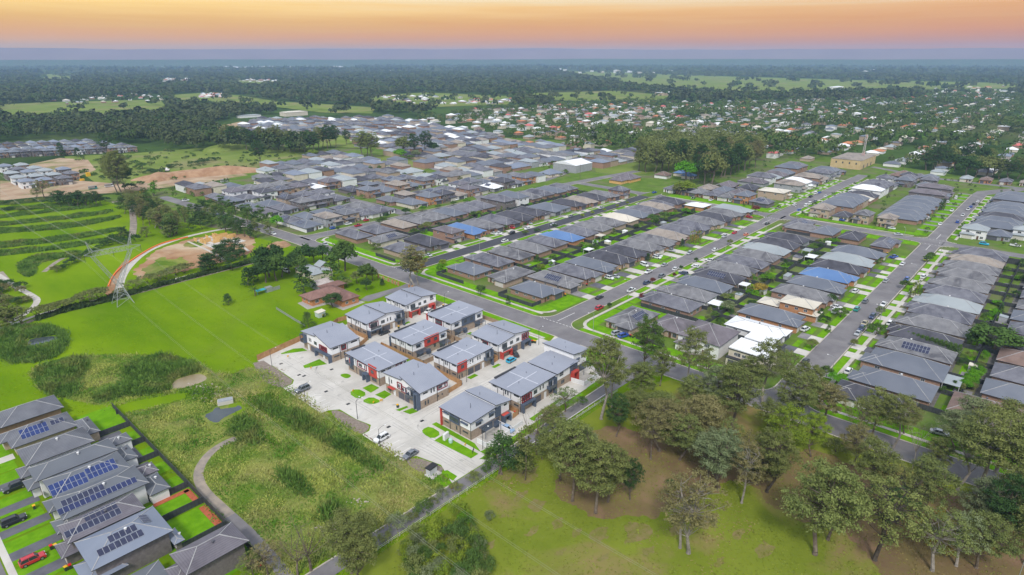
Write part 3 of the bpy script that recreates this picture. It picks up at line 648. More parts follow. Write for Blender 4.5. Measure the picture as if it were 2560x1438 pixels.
def lots(xa, xb, kerb, frontwall, back, d, nm, pitch=15.1):
    """street side of a row: d=+1 when the lots lie at larger y than the kerb"""
    x = xa; F_ = MB()
    while x < xb-4:
        e = min(x+pitch, xb)
        lo = lambda v: kerb+d*v
        fw = frontwall; side = lr.random() < .5
        dx0 = x+1.5 if side else e-7.2; dx1 = dx0+5.6
        dr = lr.choice([DW, DM, DM, DC])
        ys = sorted((kerb+d*.2, fw-d*.0)); ym = kerb+d*4.6
        a, c = sorted((lo(4.6), fw)); rect_(dr, dx0, a, dx1, c, .072)
        a, c = sorted((lo(.2), lo(4.6))); rect_(DC, dx0+.3, a, dx1-.3, c, .070)
        a, c = sorted((lo(4.9), fw-d*1.2))
        for (p, q) in ((x+.6, dx0-.3), (dx1+.3, e-.6)):
            if q-p > 1.5: rect_(LN, p, a, q, c, .058)
        a, c = sorted((lo(.4), lo(3.0)))
        for (p, q) in ((x, dx0), (dx1, e)):
            if q-p > .6: rect_(LN, p, a, q, c, .058)
        # back yard
        hb = fw+d*25.5; a, c = sorted((hb, back))
        if abs(c-a) > 3 and lr.random() < .8: rect_(LN, x+.8, a+.3*(d > 0), e-.8 if lr.random() < .6 else (x+e)/2, c-.4, .058)
        if lr.random() < .5: rect_(DM, x+2, hb-1, x+7, hb+3*d, .068)
        a, c = sorted((fw+d*4, back)); 
        F_.box(e-.04, a, 0, e+.04, c, 1.75)
        x = e
    s_, t_ = sorted((fw+d*2.2, fw+d*24)); YARD_SHADE.add([(xa,s_,.054),(xb,s_,.054),(xb,t_,.054),(xa,t_,.054)], [(0,1,2,3)])
    a = back; F_.box(xa, a-.05, 0, xb, a+.05, 1.8)
    s, t = sorted((frontwall+d*2, back)); F_.box(xa-.04, s, 0, xa+.04, t, 1.8)
    o = F_.build('fence', fence_d); auto(o, 'charcoal steel back fences', nm, 'fence', 'estate fences')
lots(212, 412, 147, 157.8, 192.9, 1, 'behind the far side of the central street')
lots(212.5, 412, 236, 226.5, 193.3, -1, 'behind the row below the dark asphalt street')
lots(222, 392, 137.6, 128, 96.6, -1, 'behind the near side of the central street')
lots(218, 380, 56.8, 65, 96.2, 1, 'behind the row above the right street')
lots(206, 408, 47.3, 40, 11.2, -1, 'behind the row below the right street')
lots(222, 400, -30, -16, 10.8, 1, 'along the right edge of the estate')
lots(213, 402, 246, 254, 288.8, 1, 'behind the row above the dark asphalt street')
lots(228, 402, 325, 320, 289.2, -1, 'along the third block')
for b_, n, m in ((LN, 'garden_lawn', g_bright), (DW, 'driveway', pave_d), (DM, 'driveway', pave_m), (DC, 'driveway', conc)):
    o = b_.build(n, m); o['kind'] = 'structure'

o = YARD_SHADE.build('side_yard_paving_shade', mat('side_yard_shade', (.10,.095,.088), (.17,.16,.145), sc=.6, det=4)); o['kind'] = 'structure'  # dark side-yard paving; shade between the houses is put into its colour
# ------------------------------------------------------------ lower-left terrace of two-storey houses
RM['q'] = stripes(roofm('ribbed_grey_roof', (.13,.137,.16), (.175,.182,.205), (.115,.12,.14)), (0,0,1), 5.2, .80, .3)
RM['h'] = stripes(roofm('ribbed_mauve_roof', (.135,.125,.148), (.185,.175,.20), (.12,.11,.13)), (0,0,1), 5.2, .80, .3)
RM['v'] = mat('flat_slate_roof', (.12,.132,.155), (.145,.158,.18), sc=.1, rough=.6)
RM['u'] = mat('light_slate_roof', (.175,.205,.27), (.215,.245,.31), sc=.1, rough=.6)
RN_.update({'q': 'ribbed grey', 'h': 'ribbed mauve', 'v': 'plain slate', 'u': 'light slate'})
G2 = 'two-storey houses beside the wetland'
def bl(x0, y0, x1, y1, rf, wl, two, where, **k):
    k.setdefault('eave', .85)
    return house(x0, y0, x1, y1, 'W', rf, wl, two, where=where, group=G2, **k)
h1 = bl(14.6, 193.6, 29.8, 202.6, 'q', 't', False, 'topmost beside the wetland', what='ribbed grey roofed brick house with blue solar panels', pitch=.5)
solar(h1, -.9, -2.3, 4.3, 0, -1, .5, 6, 2, blue=True); solar(h1, 4.6, -1.9, 4.5, 0, -1, .5, 3, 1)
bl(30.6, 185.4, 33.6, 195.6, 'q', 't', False, 'low annex behind the topmost solar house', wing=False, pitch=.45, eave=.4, what='ribbed grey roofed annex', name='house_annex')
bl(14.8, 176.4, 29.6, 184.8, 'q', 'w', True, 'second from the top beside the wetland', pitch=.45, what='ribbed grey roofed white two-storey house')
bl(33.2, 174.2, 38.2, 178.6, 'q', 'w', False, 'second lot from the top', wing=False, pitch=.45, eave=.3, what='ribbed grey roofed garden room', name='garden_room')
bl(14.8, 167.4, 32.4, 173.4, 'v', 'w', True, 'third from the top beside the wetland', pitch=.45, what='plain slate roofed two-storey house without panels')
bl(33, 164.6, 36.4, 172, 'v', 'w', False, 'third lot from the top', wing=False, pitch=.35, eave=.3, what='plain slate roofed rear wing', name='house_annex')
h4 = bl(16, 156.6, 32, 165.2, 'v', 'w', True, 'fourth from the top beside the wetland', pitch=.42, what='slate roofed two-storey house with bright blue solar rows')
solar(h4, -3.6, -2.6, 6.55, 0, -1, .42, 7, 2, blue=True); solar(h4, 3.4, -2.2, 6.75, 0, -1, .42, 6, 2, blue=True)
h5 = bl(15.4, 147.2, 32.8, 155.6, 'v', 'w', True, 'fifth from the top beside the wetland', pitch=.42, what='slate roofed white walled house with a long solar strip')
solar(h5, -.3, -2.9, 6.5, 0, -1, .42, 15, 1, m=mat('navy_solar_glass', (.012,.02,.075), (.02,.03,.11), sc=.9, rough=.2, spec=.6)); solar(h5, -2.8, -1.3, 7.2, 0, -1, .42, 8, 1)
bl(33.2, 145.4, 37, 153, 'v', 'w', False, 'behind the long solar strip house', wing=False, pitch=.45, eave=.4, what='slate roofed white rear wing', name='house_annex')
bl(34.3, 154.4, 37.8, 158.8, 'h', 'w', False, 'fourth lot from the top', wing=False, pitch=.45, eave=.3, what='hipped mauve roofed rear room', name='garden_room')
h6 = bl(14, 138.2, 28.8, 144.4, 'h', 'k', True, 'sixth from the top beside the wetland', pitch=.45, what='ribbed mauve roofed brick house covered in dark solar panels')
solar(h6, -1.2, -1.9, 6.4, 0, -1, .45, 10, 1); solar(h6, .8, -.3, 7.1, 0, -1, .45, 6, 1)
h7 = bl(15, 126.2, 30.2, 136, 'u', 'k', True, 'seventh from the top beside the wetland', pitch=.42, what='big light slate roofed dark brick house with solar panels')
solar(h7, -.6, -3.0, 6.7, 0, -1, .42, 8, 1); solar(h7, .4, -1.3, 7.42, 0, -1, .42, 5, 1); solar(h7, 5.2, .6, 7.02, 1, 0, .42, 3, 1)
bl(30.9, 124.8, 31.9, 129, 'u', 'k', False, 'seventh lot from the top', wing=False, pitch=.4, eave=.6, what='light slate roofed porch room', name='garden_room')
bl(27, 111.3, 39.6, 117.8, 'h', 'k', True, 'lowest at the edge of the picture', pitch=.45, what='ribbed mauve roofed dark brick house')
bl(12, 113, 25.6, 121.4, 'v', 'g', False, 'between the last two houses of the terrace', wing=False, pitch=.2, what='flat slate roofed low house', flat=False)
bl(15, 100, 25, 109, 'h', 'k', True, 'below the lowest house', what='mauve roofed house'); bl(15, 208, 30, 217, 'q', 'b', False, 'above the topmost solar house, outside the frame', detail=1)
LW = MB(); LD = MB(); LC = MB()
for y in (203.8, 186.2, 175.2, 165.3, 156.2, 146.2, 137.1, 125): 
    pass
for i, (y0, y1) in enumerate([(187,203.5),(176,186.5),(166,174.6),(156.6,164.8),(146.5,155.8),(137.4,145.8),(125.4,136.6),(110.4,124.4)]):
    if i not in (1, 2, 3, 4): rect_(LW, 32.2 if i < 5 else 30, y0, 41.5, y1, .06)
    else: rect_(LW, 38.6, y0, 41.5, y1-3, .06); rect_(LD, 33, y0, 38.6, y1, .056)
    ym = (y0+y1)/2; rect_(LW, 5.4, y0, 15, y1, .058)
    rect_([LC, LD, LD, LD, LD, LD, LC, LD][i], 5.4, ym-3, 15.5, ym+.2, .064)
rect_(LC, 4.9, 100, 6.2, 210, .07)
for b_, n, m in ((LW, 'garden_lawn', g_bright), (LD, 'driveway', pave_d), (LC, 'driveway', conc)): o = b_.build(n, m); o['kind'] = 'structure'
rb_ = MB(); rect_(rb_, -3.5, 60, 4.6, 240, .05); o = rb_.build('road', asph); o['kind'] = 'structure'
fb = MB(); fb.box(41.6,108,0,41.7,202,1.8)
for y, x in ((186.8,33.7),(175.2,38),(165.3,34.9),(146.0,33.4),(137.2,29),(125.0,31),(196.5,41),(109,38.5)): fb.box(x, y-.04, 0, 41.6, y+.04, 1.8)
tag(fb.build('fence', fence_d), 'black steel garden fence between the terrace yards and the wetland', 'fence', 'estate fences')
mb_ = MB(); mb_.box(39.8,126,.0,41.4,136,.14); mb_.box(33,144.0,0,41,145.4,.14); mb_.box(39.9,137.8,0,41.3,145,.14); tag(mb_.build('flower_bed', mat('red_mulch', (.36,.09,.04), (.46,.13,.06), sc=1.5)), 'red mulch garden beds along the black fence', 'flower bed')
# ------------------------------------------------------------ beyond the second crossing
G3 = 'houses beyond the second crossing'
def ea(x0, y0, x1, y1, fr, rf, wl, two, where, sol=0, **k): return house(x0, y0, x1, y1, fr, rf, wl, two, sol, 1, where=where, group=G3, **k)
w1 = 'facing the second crossing from its far side, above the central street'
ea(446, 158, 459, 172, 'W', 'g', 'k', False, 'on the far corner where the central street crosses', 6)
for (y0, y1, rf, wl, two) in ((173.5,184,'s','o',True),(186,196,'m','w',False),(198,208,'g','b',False),(210,220,'m','b',False),(222,231,'d','b',False),(233,242,'g','w',False)): ea(447, y0, 463+hr.uniform(-2,3), y1, 'W', rf, wl, two, w1)
for (y0, y1, rf, wl) in ((186,197,'p','b'),(199,210,'s','w'),(212,223,'t','b')): ea(468, y0, 484, y1, 'E', rf, wl, False, 'in the second column above the central street')
for (y0, y1, rf) in ((186,200,'d'),(203,217,'p')): ea(490, y0, 506, y1, 'S', rf, 'b', False, 'near the long green back fence')
ea(478, 157.5, 494, 178, 'S', 'c', 't', True, 'on the far side of the central street', pitch=.2)
for (x0, w, rf, wl, two) in ((516,12,'t','g',True),(530,13,'w','w',True),(546,11,'g','w',False),(560,12,'t','b',True),(575,12,'t','w',False),(590,12,'g','g',True),(606,12,'s','g',True),(622,12,'g','b',False)): ea(x0, 158, x0+w, 180, 'S', rf, wl, two, 'in the distant half of the central street', 6 if x0 == 575 else 0)
for (x0, rf, wl, two) in ((520,'p','g',False),(535,'g','w',True),(550,'k','b',False),(566,'p','g',False),(582,'s','k',False),(598,'s','b',True),(614,'g','b',True)): ea(x0, 190, x0+12.5, 212, 'N', rf, wl, two, 'against the long green back fence')
w2 = 'facing the second crossing, between the two long streets'
for (y0, y1, rf, wl, two, x1) in ((116,128,'t','t',True,456),(104,113,'d','c',False,454),(92,101,'m','t',True,455),(78,87,'t','t',True,454)): ea(440.5, y0, x1, y1, 'W', rf, wl, two, w2)
for i, (rf, wl, two) in enumerate((('s','b',True),('s','b',True),('s','t',True),('c','b',False),('d','b',False),('w','w',True),('g','w',True),('g','k',True),('g','w',False))): ea(461+i*14.8, 107, 473+i*14.8, 129, 'N', rf, wl, two, 'in the far row south of the central street')
for i in range(9): ea(461+i*14.6, 67, 473.2+i*14.6, 91, 'S', 's' if i not in (6,8) else 'p', 'k' if i > 5 else 'b', i in (6, 8), 'among the packed slate roofs above the right street', pitch=.36)
for (x0, y0, x1, y1, rf, wl, two) in ((445,31,457,43,'k','w',True),(451,20,463,31.5,'s','g',False),(462,8,472,20,'k','w',True)): ea(x0, y0, x1, y1, 'W', rf, wl, two, 'on the corner below the right street crossing')
for i in range(8): ea(474+i*14.6, 18, 486.4+i*14.6, 42, 'N', 's' if i != 2 else 'd', 'k', i > 5, 'in the slate roofed row below the right street')
for i in range(4): ea(660+i*3.0, 66-i*13.5, 674+i*3, 74-i*13.5, 'W', ['k','n','g','t'][i], ['c','o','b','c'][i], False, 'along the road behind the small green')
ea(463, 282, 480, 300, 'S', 'p', 'y', False, 'at the bend below the big trees', what='large plum roofed ochre house', wing=False); ea(452, 284, 462, 296, 'S', 'p', 'y', False, 'left wing of the ochre house', wing=False, name='house_annex')
ea(436, 347, 453, 362, 'S', 'u', 'c', False, 'behind a pale wall beside the palm', what='blue roofed cream house')
ea(500, 268, 512, 280, 'S', 'n', 'w', False, 'just below the bright green tree'); ea(520, 262, 532, 272, 'S', 'b', 'c', False, 'beside the bright green tree'); ea(512, 250, 522, 260, 'S', 'b', 'c', False, 'by the yellow-green tree')
for (x0, y0, rf, two) in ((598,99,'s',True),(612,99,'g',True),(598,114,'g',True),(612,114,'s',False),(626,102,'d',True),(626,86,'s',True),(612,84,'g',True),(598,84,'s',False),(640,96,'g',False),(636,112,'n',False),(650,110,'n',False)): ea(x0, y0, x0+11.5, y0+11.5, 'W', rf, hr.choice('bkgw'), two, 'packed between the sandstone building and small green')
# big sheds
def shed(rt_name, x0, y0, x1, y1, z, rise, wm, rm, label, cat='warehouse'):
    b = MB(); b.box(x0, y0, 0, x1, y1, z); r = MB(); ym = (y0+y1)/2
    r.add([(x0-.3,y0-.3,z),(x1+.3,y0-.3,z),(x1+.3,y1+.3,z),(x0-.3,y1+.3,z),(x0-.3,ym,z+rise),(x1+.3,ym,z+rise)], [(0,1,5,4),(2,3,4,5),(0,4,3),(1,2,5),(3,2,1,0)])
    t = root(rt_name, ((x0+x1)/2, (y0+y1)/2, 0)); 
    for bb, n, m in ((b, 'wall', wm), (r, 'roof', rm)): bb.v = [(a-t.location.x, c-t.location.y, d) for a, c, d in bb.v]; bb.build(n, m, t)
    OCC.append((x0, y0, x1, y1)); return tag(t, label, cat)
shed('warehouse', 470, 345, 496, 372, 7, 3, WM['g'], RM['w'], 'pale grey shed with a white pitched roof behind the blue roofed house')
bb_ = shed('commercial_building', 668, 155, 722, 182, 8.5, .6, mat('sandstone_cladding', (.52,.38,.2), (.6,.46,.26), sc=.3), RM['t'], 'long sandstone coloured box building below the phone mast', 'building')
for i in range(4): wall_thing('window', bb_, 'W', (-27,-13.5,27,13.5), 5+6*i, 4.6, 1.2, 1.8, glass)
for i in range(3): wall_thing('window', bb_, 'S', (-27,-13.5,27,13.5), 12+13*i, .1, 3.2, 3.4, gar_d)
# ------------------------------------------------------------ northern estate, laid out in back-to-back rows
PN1 = [(395,478),(470,460),(640,458),(630,430),(665,412),(700,400),(830,378),(930,402),(1010,404),(1040,425),(1180,410),(1290,398),(1400,392),(1600,376),(1640,398),(1480,412),(1395,452),(1290,470),(1100,505),(960,525),(880,578),(800,582),(690,565),(560,535),(430,505)]
PN3 = [(1040,400),(1180,378),(1290,366),(1420,372),(1600,384),(1560,398),(1290,398),(1180,410),(1040,420)]
PN4 = [(960,352),(1290,352),(1440,372),(1600,388),(1560,400),(1480,402),(1290,412),(1180,402),(1110,402),(1060,395),(960,385)]
def free(x0, y0, x1, y1): return all(x1 < a or x0 > c or y1 < b or y0 > d for a, b, c, d in OCC)
NROWS = []
y = 341.5
while y < 900:
    for (o, fr) in ((0, 'S'), (20.5, 'N')): NROWS.append((y+o, fr))
    y += 53
cand = []
for yb, fr in NROWS:
    x = 190
    while x < 780:
        w = hr.choice([10.5, 11.5, 12.5, 13]); xx, yy = x+w/2, yb+9; s = scr(xx, yy, 3)
        if (inside(*s, PN1) or inside(*s, PN3) or inside(*s, PN4)) and free(x, yb-1, x+w, yb+20) and not (256 < xx < 270 and yy < 440): cand.append((math.hypot(xx, yy), x, yb, w, fr))
        x += w+hr.choice([1.2, 1.6, 2.0, 2.6])
cand.sort()
NIND = 62
rn = random.Random(21)
def pick():
    return rn.choice('ggggsssddmmqhtwt'), rn.choice('bbbkkwwwgtoc'), rn.random() < .5
for k, (d_, x, yb, w, fr) in enumerate(cand[:NIND]):
    rf, wl, two = pick(); dd = rn.uniform(15, 19) if two else rn.uniform(17, 20)
    house(x, yb, x+w, yb+dd, fr, rf, wl, two, rn.choice([0,0,0,6]), 1, where='in the northern estate, '+('nearest rows' if yb < 400 else 'middle rows' if yb < 460 else 'farther rows'), group='houses of the northern estate', pitch=rn.choice([.36,.42]))
# left estate
GL = 'houses of the estate beyond the earthworks'
for i in range(14):
    t = i/13; x = 128+t*118; yy = 862-t*60
    house(x-4.2, yy, x+4.2, yy+14, 'S', rn.choice('ssgd'), rn.choice('bkkwb'), True, 0, 1, where='in the front row beyond the earthworks', group=GL, pitch=.4)
for (x, yy) in ((112,634),(124,631),(137,629),(112,660),(124,657),(136,654),(148,650),(113,690),(125,688),(137,685),(150,681),(122,712),(134,708),(118,742),(130,738)):
    house(x-4.6, yy, x+4.8, yy+14, 'S', rn.choice('kugk'), rn.choice('wkbw'), True, 0, 1, where='in the half-built group by the earthworks', group=GL, pitch=.36)
# ------------------------------------------------------------ everything farther off, too many to part: one mass
PN2 = [(560,332),(640,298),(720,295),(830,296),(980,292),(1240,335),(1290,366),(1180,378),(1060,392),(965,365),(905,362),(880,335),(830,330),(600,345)]
PO = [(1000,302),(1200,272),(1500,254),(2100,240),(2700,236),(2700,490),(2560,468),(2340,438),(2230,418),(2160,410),(2080,398),(1940,408),(1900,385),(1890,374),(1700,362),(1620,368),(1600,386),(1430,372),(1290,352),(1230,330)]
PL = [(0,360),(150,345),(250,352),(345,378),(340,398),(0,425)]
PSPOTS = [[(60,238),(140,232),(330,236),(410,244),(400,258),(160,262),(60,258)], [(500,236),(560,236),(560,246),(500,246)], [(930,242),(1000,238),(1290,250),(1280,262),(1000,262)], [(420,196),(480,196),(480,206),(400,206)], [(580,200),(740,198),(740,206),(580,206)], [(2320,222),(2560,214),(2560,250),(2320,250)]]
fm = [RM[c] for c in 'gsdmwcnotrkub']+[WM[c] for c in 'bwgct']; fi = {c: i for i, c in enumerate('gsdmwcnotrkub')}; wi = {c: 13+i for i, c in enumerate('bwgct')}
FH = MB()
def mass(x0, y0, x1, y1, rf, wl, ze, pitch=.4):
    w, d = x1-x0, y1-y0; o = .5
    FH.box(x0, y0, 0, x1, y1, ze, wi[wl])
    X0, Y0, X1_, Y1 = x0-o, y0-o, x1+o, y1+o; W_, D = X1_-X0, Y1-Y0; z = ze+.05
    if D > W_: A, B = ((X0+X1_)/2, Y0+W_/2, z+W_/2*pitch), ((X0+X1_)/2, Y1-W_/2, z+W_/2*pitch); fs = [(0,1,4),(1,2,5,4),(2,3,5),(3,0,4,5)]
    else: A, B = (X0+D/2, (Y0+Y1)/2, z+D/2*pitch), (X1_-D/2, (Y0+Y1)/2, z+D/2*pitch); fs = [(0,1,5,4),(1,2,5),(2,3,4,5),(3,0,4)]
    FH.add([(X0,Y0,z),(X1_,Y0,z),(X1_,Y1,z),(X0,Y1,z),A,B], fs, fi[rf])
for (d_, x, yb, w, fr) in cand[NIND:]:
    two = rn.random() < .5; mass(x, yb, x+w, yb+18, rn.choice('gsdgsmukt'), rn.choice('bwgct'), 5.5 if two else 2.8)
for k in range(3):
    for i in range(13-k): x = 122+i*10.4+k*3; mass(x-4.3, 892-i*5+k*34, x+4.3, 908-i*5+k*34, rn.choice('sdgu'), rn.choice('bwgc'), 5.5)
y = 560
while y < 1300:
    x = 300
    while x < 900:
        if inside(*scr(x+6, y+9, 3), PN2): mass(x, y, x+rn.uniform(10, 13), y+rn.uniform(15, 19), rn.choice('gsdgsmgsdktsw'), rn.choice('bbgct'), rn.choice([2.8, 2.8, 5.5]))
        x += 14
    y += 25.5
y = -250
while y < 2300:
    x = 480
    while x < 3600:
        d_ = math.hypot(x, y)
        if rn.random() < (.72 if d_ < 1500 else .5) and inside(*scr(x+6, y+8, 3), PO) and free(x, y, x+14, y+14):
            a, c = rn.uniform(10, 15), rn.uniform(8, 12)
            if rn.random() < .4: a, c = c, a
            jx, jy = rn.uniform(-2, 2), rn.uniform(-3, 3)
            mass(x+jx, y+jy, x+jx+a, y+jy+c, rn.choice('wwkkcgkmtnoowrsutcw'), rn.choice('bwccwt'), rn.choice([2.7, 2.7, 2.7, 5.4]), rn.choice([.3, .45]))
        x += 23 if d_ < 1500 else 34
    y += 29 if d_ < 1500 else 38
for P in PSPOTS:
    for k in range(70):
        cx = sum(p[0] for p in P)/len(P); px = rn.uniform(min(p[0] for p in P), max(p[0] for p in P)); py = rn.uniform(min(p[1] for p in P), max(p[1] for p in P))
        if inside(px, py, P): x, y = at(px, py); s_ = rn.uniform(5, 14); mass(x, y, x+s_, y+s_*rn.uniform(.5, 1.6), rn.choice('wwwckrowu'), rn.choice('wcb'), rn.uniform(2.5, 4))
for k in range(520):      # far towns seen as pale specks
    px = rn.uniform(100, 860) if k < 330 else rn.uniform(860, 2560); py = rn.gauss(168, 2.6) if k < 330 else rn.uniform(166, 184)
    
    x, y = at(px, max(py, 165.5)); s_ = rn.uniform(14, 42); mass(x, y, x+s_, y+s_, rn.choice('wwwcckt'), rn.choice('wcw'), rn.uniform(7, 14), .2)
for (px, py, l, w_, h_, rf, wl) in ((715,292,45,22,7,'c','c'),(600,296,40,14,4,'k','w'),(2090,224,90,30,7,'w','w'),(2140,232,80,26,6,'c','w'),(1660,240,60,30,8,'w','t'),(430,205,50,40,7,'w','w'),(1920,270,60,24,7,'w','w')):
    x, y = at(px, py); mass(x, y, x+l, y+w_, rf, wl, h_, .15)
o = FH.build('distant_houses', fm); o['kind'] = 'stuff'; tag(o, 'distant suburbs of small pale and coloured roofs among the trees', 'houses')
# ------------------------------------------------------------ the townhouses
seam = mat('seamed_metal_roof', (.31,.32,.36), (.36,.37,.41), sc=.08, rough=.5, spec=.4)
seam_x = stripes(mat('seamed_roof_x', (.27,.29,.35), (.315,.335,.395), sc=.08, rough=.5, spec=.4), (0,1,0), 1.9, .84, .16)
seam_y = stripes(mat('seamed_roof_y', (.27,.29,.35), (.315,.335,.395), sc=.08, rough=.5, spec=.4), (1,0,0), 1.9, .84, .16)
flash = mat('pale_flashing', (.52,.54,.60), rough=.5)
clad = mat('white_cladding', (.76,.76,.77), (.82,.82,.83), sc=.4, rough=.7)
tbrick = wallm('sandy_brick', (.30,.235,.18), (.40,.315,.245))
navy = mat('navy_render', (.075,.10,.145), (.095,.12,.17), sc=.5, rough=.6)
redp = mat('red_render', (.44,.05,.04), (.52,.075,.055), sc=.5, rough=.6)
maroon = mat('maroon_trim', (.22,.03,.04), rough=.5)
pipe_m = mat('dark_downpipe', (.05,.055,.065), rough=.5)
timber = stripes(mat('timber_paling', (.38,.20,.085), (.50,.29,.14), sc=.7, det=4, rough=.85), (1,1,0), 3.0, .7, .15)
timber_g = stripes(mat('weathered_paling', (.30,.21,.14), (.38,.28,.19), sc=.7, det=4, rough=.9), (1,1,0), 3.0, .7, .15)
curt = mat('lit_pane', (.30,.30,.28), (.42,.41,.38), sc=.9, rough=.3)
GT = 'white and brick townhouses'
def townhouse(x0, y0, x1, y1, kind, els, label, za=6.0, zm=7.3, zb=7.8, zc=6.3, split=.5, name='townhouse'):
    cx, cy = (x0+x1)/2, (y0+y1)/2; t = root(name, (cx, cy, 0)); OCC.append((x0-2, y0-2, x1+2, y1+2))
    X0, Y0, X1_, Y1 = x0-cx, y0-cy, x1-cx, y1-cy; rect = (X0, Y0, X1_, Y1); o = .55
    b = MB(); b.box(X0+.03, Y0+.03, 0, X1_-.03, Y1-.03, 2.9); b.build('brick_wall', tbrick, t)
    u = MB(); r = MB(); th = .2
    def slab(ax0, ay0, ax1, ay1, z00, z10, z11, z01, mi):
        r.prism([(ax0,ay0),(ax1,ay0),(ax1,ay1),(ax0,ay1)], [z00-th,z10-th,z11-th,z01-th], [z00,z10,z11,z01], 2)
        e = .03; r.prism([(ax0+e,ay0+e),(ax1-e,ay0+e),(ax1-e,ay1-e),(ax0+e,ay1-e)], [z00-.05,z10-.05,z11-.05,z01-.05], [z00+.035,z10+.035,z11+.035,z01+.035], mi)
    if kind == 'x':      # two planes meeting across x
        xm = X0+(X1_-X0)*split
        u.prism([(X0,Y0),(xm,Y0),(xm,Y1),(X0,Y1)], 2.9, [za-.2,zm-.2,zm-.2,za-.2]); u.prism([(xm+.002,Y0+.004),(X1_,Y0+.004),(X1_,Y1-.004),(xm+.002,Y1-.004)], 2.9, [zb-.2,zc-.2,zc-.2,zb-.2])
        slab(X0-o, Y0-o, xm+.1, Y1+o, za-.1, zm, zm, za-.1, 0); slab(xm-.25, Y0-o-.15, X1_+o, Y1+o-.6, zb, zc-.1, zc-.1, zb, 0)
        roofm_ = seam_x
    elif kind == 'y':
        ym = Y0+(Y1-Y0)*split
        u.prism([(X0,Y0),(X1_,Y0),(X1_,ym),(X0,ym)], 2.9, [za-.2,za-.2,zb-.2,zb-.2]); u.prism([(X0+.004,ym+.002),(X1_-.004,ym+.002),(X1_-.004,Y1),(X0+.004,Y1)], 2.9, [zm-.2,zm-.2,zc-.2,zc-.2])
        slab(X0-o-.15, Y0-o, X1_+o-.6, ym+.25, za-.1, za-.1, zb, zb, 0); slab(X0-o, ym-.1, X1_+o, Y1+o, zm, zm, zc-.1, zc-.1, 0)
        roofm_ = seam_y
    else:                # one low plane behind a small parapet, with pale flashings
        u.prism([(X0,Y0),(X1_,Y0),(X1_,Y1),(X0,Y1)], 2.9, [za-.2,za-.2,zb-.2,zb-.2] if kind == 'my' else [za-.2,zb-.2,zb-.2,za-.2])
        zz = (za-.1, za-.1, zb, zb) if kind == 'my' else (za-.1, zb, zb, za-.1)
        slab(X0-o, Y0-o, X1_+o, Y1+o, *zz, 0); roofm_ = seam_y if kind == 'my' else seam_x
        zf = lambda x, y: (za-.1)+((y-Y0)/(Y1-Y0) if kind == 'my' else (x-X0)/(X1_-X0))*(zb-za+.1)+.05
        def strip_(xa, ya, xb, yb): r.prism([(xa,ya),(xb,ya),(xb,yb),(xa,yb)], [zf(xa,ya)-.1,zf(xb,ya)-.1,zf(xb,yb)-.1,zf(xa,yb)-.1], [zf(xa,ya)+.05,zf(xb,ya)+.05,zf(xb,yb)+.05,zf(xa,yb)+.05], 1)
        xm, ym = X0+(X1_-X0)*.52, Y0+(Y1-Y0)*.5
        strip_(X0+.6, ym-.14, xm-.15, ym+.14); strip_(xm-.14, Y0+.3, xm+.14, Y1-.3); strip_(xm+.15, ym-.9, X1_-2, ym-.62)
        r.box(X0+2, Y1-.1, zf(0,Y1)-.05, X1_-4, Y1+o+.02, zf(0,Y1)+.28, 2)
    ro = r.build('roof', [roofm_, flash, fascia_m], t)
    for (a, c) in ((.3,.4),(.7,.6)):
        v = MB(); px, py = X0+(X1_-X0)*a, Y0+(Y1-Y0)*c; v.tube((px, py, za-.3), (px, py, zb+.55 if kind in 'xy' else za+.9), .07); v.build('vent_pipe', pipe_m, ro)
    u.build('clad_wall', clad, t)
    W_, S_ = Y1-Y0, X1_-X0
    def bx(nm, face, s0, s1, z0, z1, out, inn, m, parent=t):
        b = MB(); b.box(s0, -out, z0, s1, inn, z1); loc, rz = on_face(face, *rect, 0, 0); return b.build(nm, m, parent, loc, rz)
    for e in els:
        face, k, a, c = e[:4]; L = W_ if face in 'WE' else S_; s0, s1 = a*L, c*L; sm = (s0+s1)/2; w = s1-s0
        if k in ('w', 'W', 'n'):     # window low strip / full / narrow pair; z from e[4]
            z = e[4]; h = {'w': .55, 'W': 1.25, 'n': 1.35}[k]
            if k == 'n':
                for q in (s0+.25, s1-.25): window(t, face, rect, q, z, .5, h, False, 0)
            else: window(t, face, rect, sm, z, w, h, False, 1)
            if len(e) > 5: bx('awning', face, s0-.15, s1+.15, z+h+.12, z+h+.2, .75, 0, navy)
        elif k == 'p': bx('downpipe', face, s0-.06, s0+.06, .0, e[4] if len(e) > 4 else 5.75, .14, -.02, pipe_m)
        elif k == 'g':
            wall_thing('garage_door', t, face, rect, sm, .02, w, 2.3, gar_d)
        elif k == 'd': wall_thing('front_door', t, face, rect, sm, .05, 1.1, 2.2, frame_w)
        elif k in 'RNM':             # coloured panel z0..z1, standing off the wall
            m = {'R': redp, 'N': navy, 'M': maroon}[k]; p = bx({'R': 'red_panel', 'N': 'navy_panel', 'M': 'maroon_panel'}[k], face, s0, s1, e[4], e[5], .3 if k != 'M' else .1, -.02, m)
            if len(e) > 6:
                for q in e[6]: 
                    me, pm, _ = win_mesh(min(1.5, w*.35), 1.2, False, 0); wq = put('window', me, p, (s0+w*q, -(.31 if k != 'M' else .11), e[4]+(e[5]-e[4])*.3)); put('pane', pm, wq)
        elif k in 'rn' and False: pass
        elif k == 'portal':          # open frame in front of the door: two legs and a head
            m = {'R': redp, 'N': navy}[e[4]]; zt = e[5] if len(e) > 5 else 2.9; out = e[6] if len(e) > 6 else 1.3
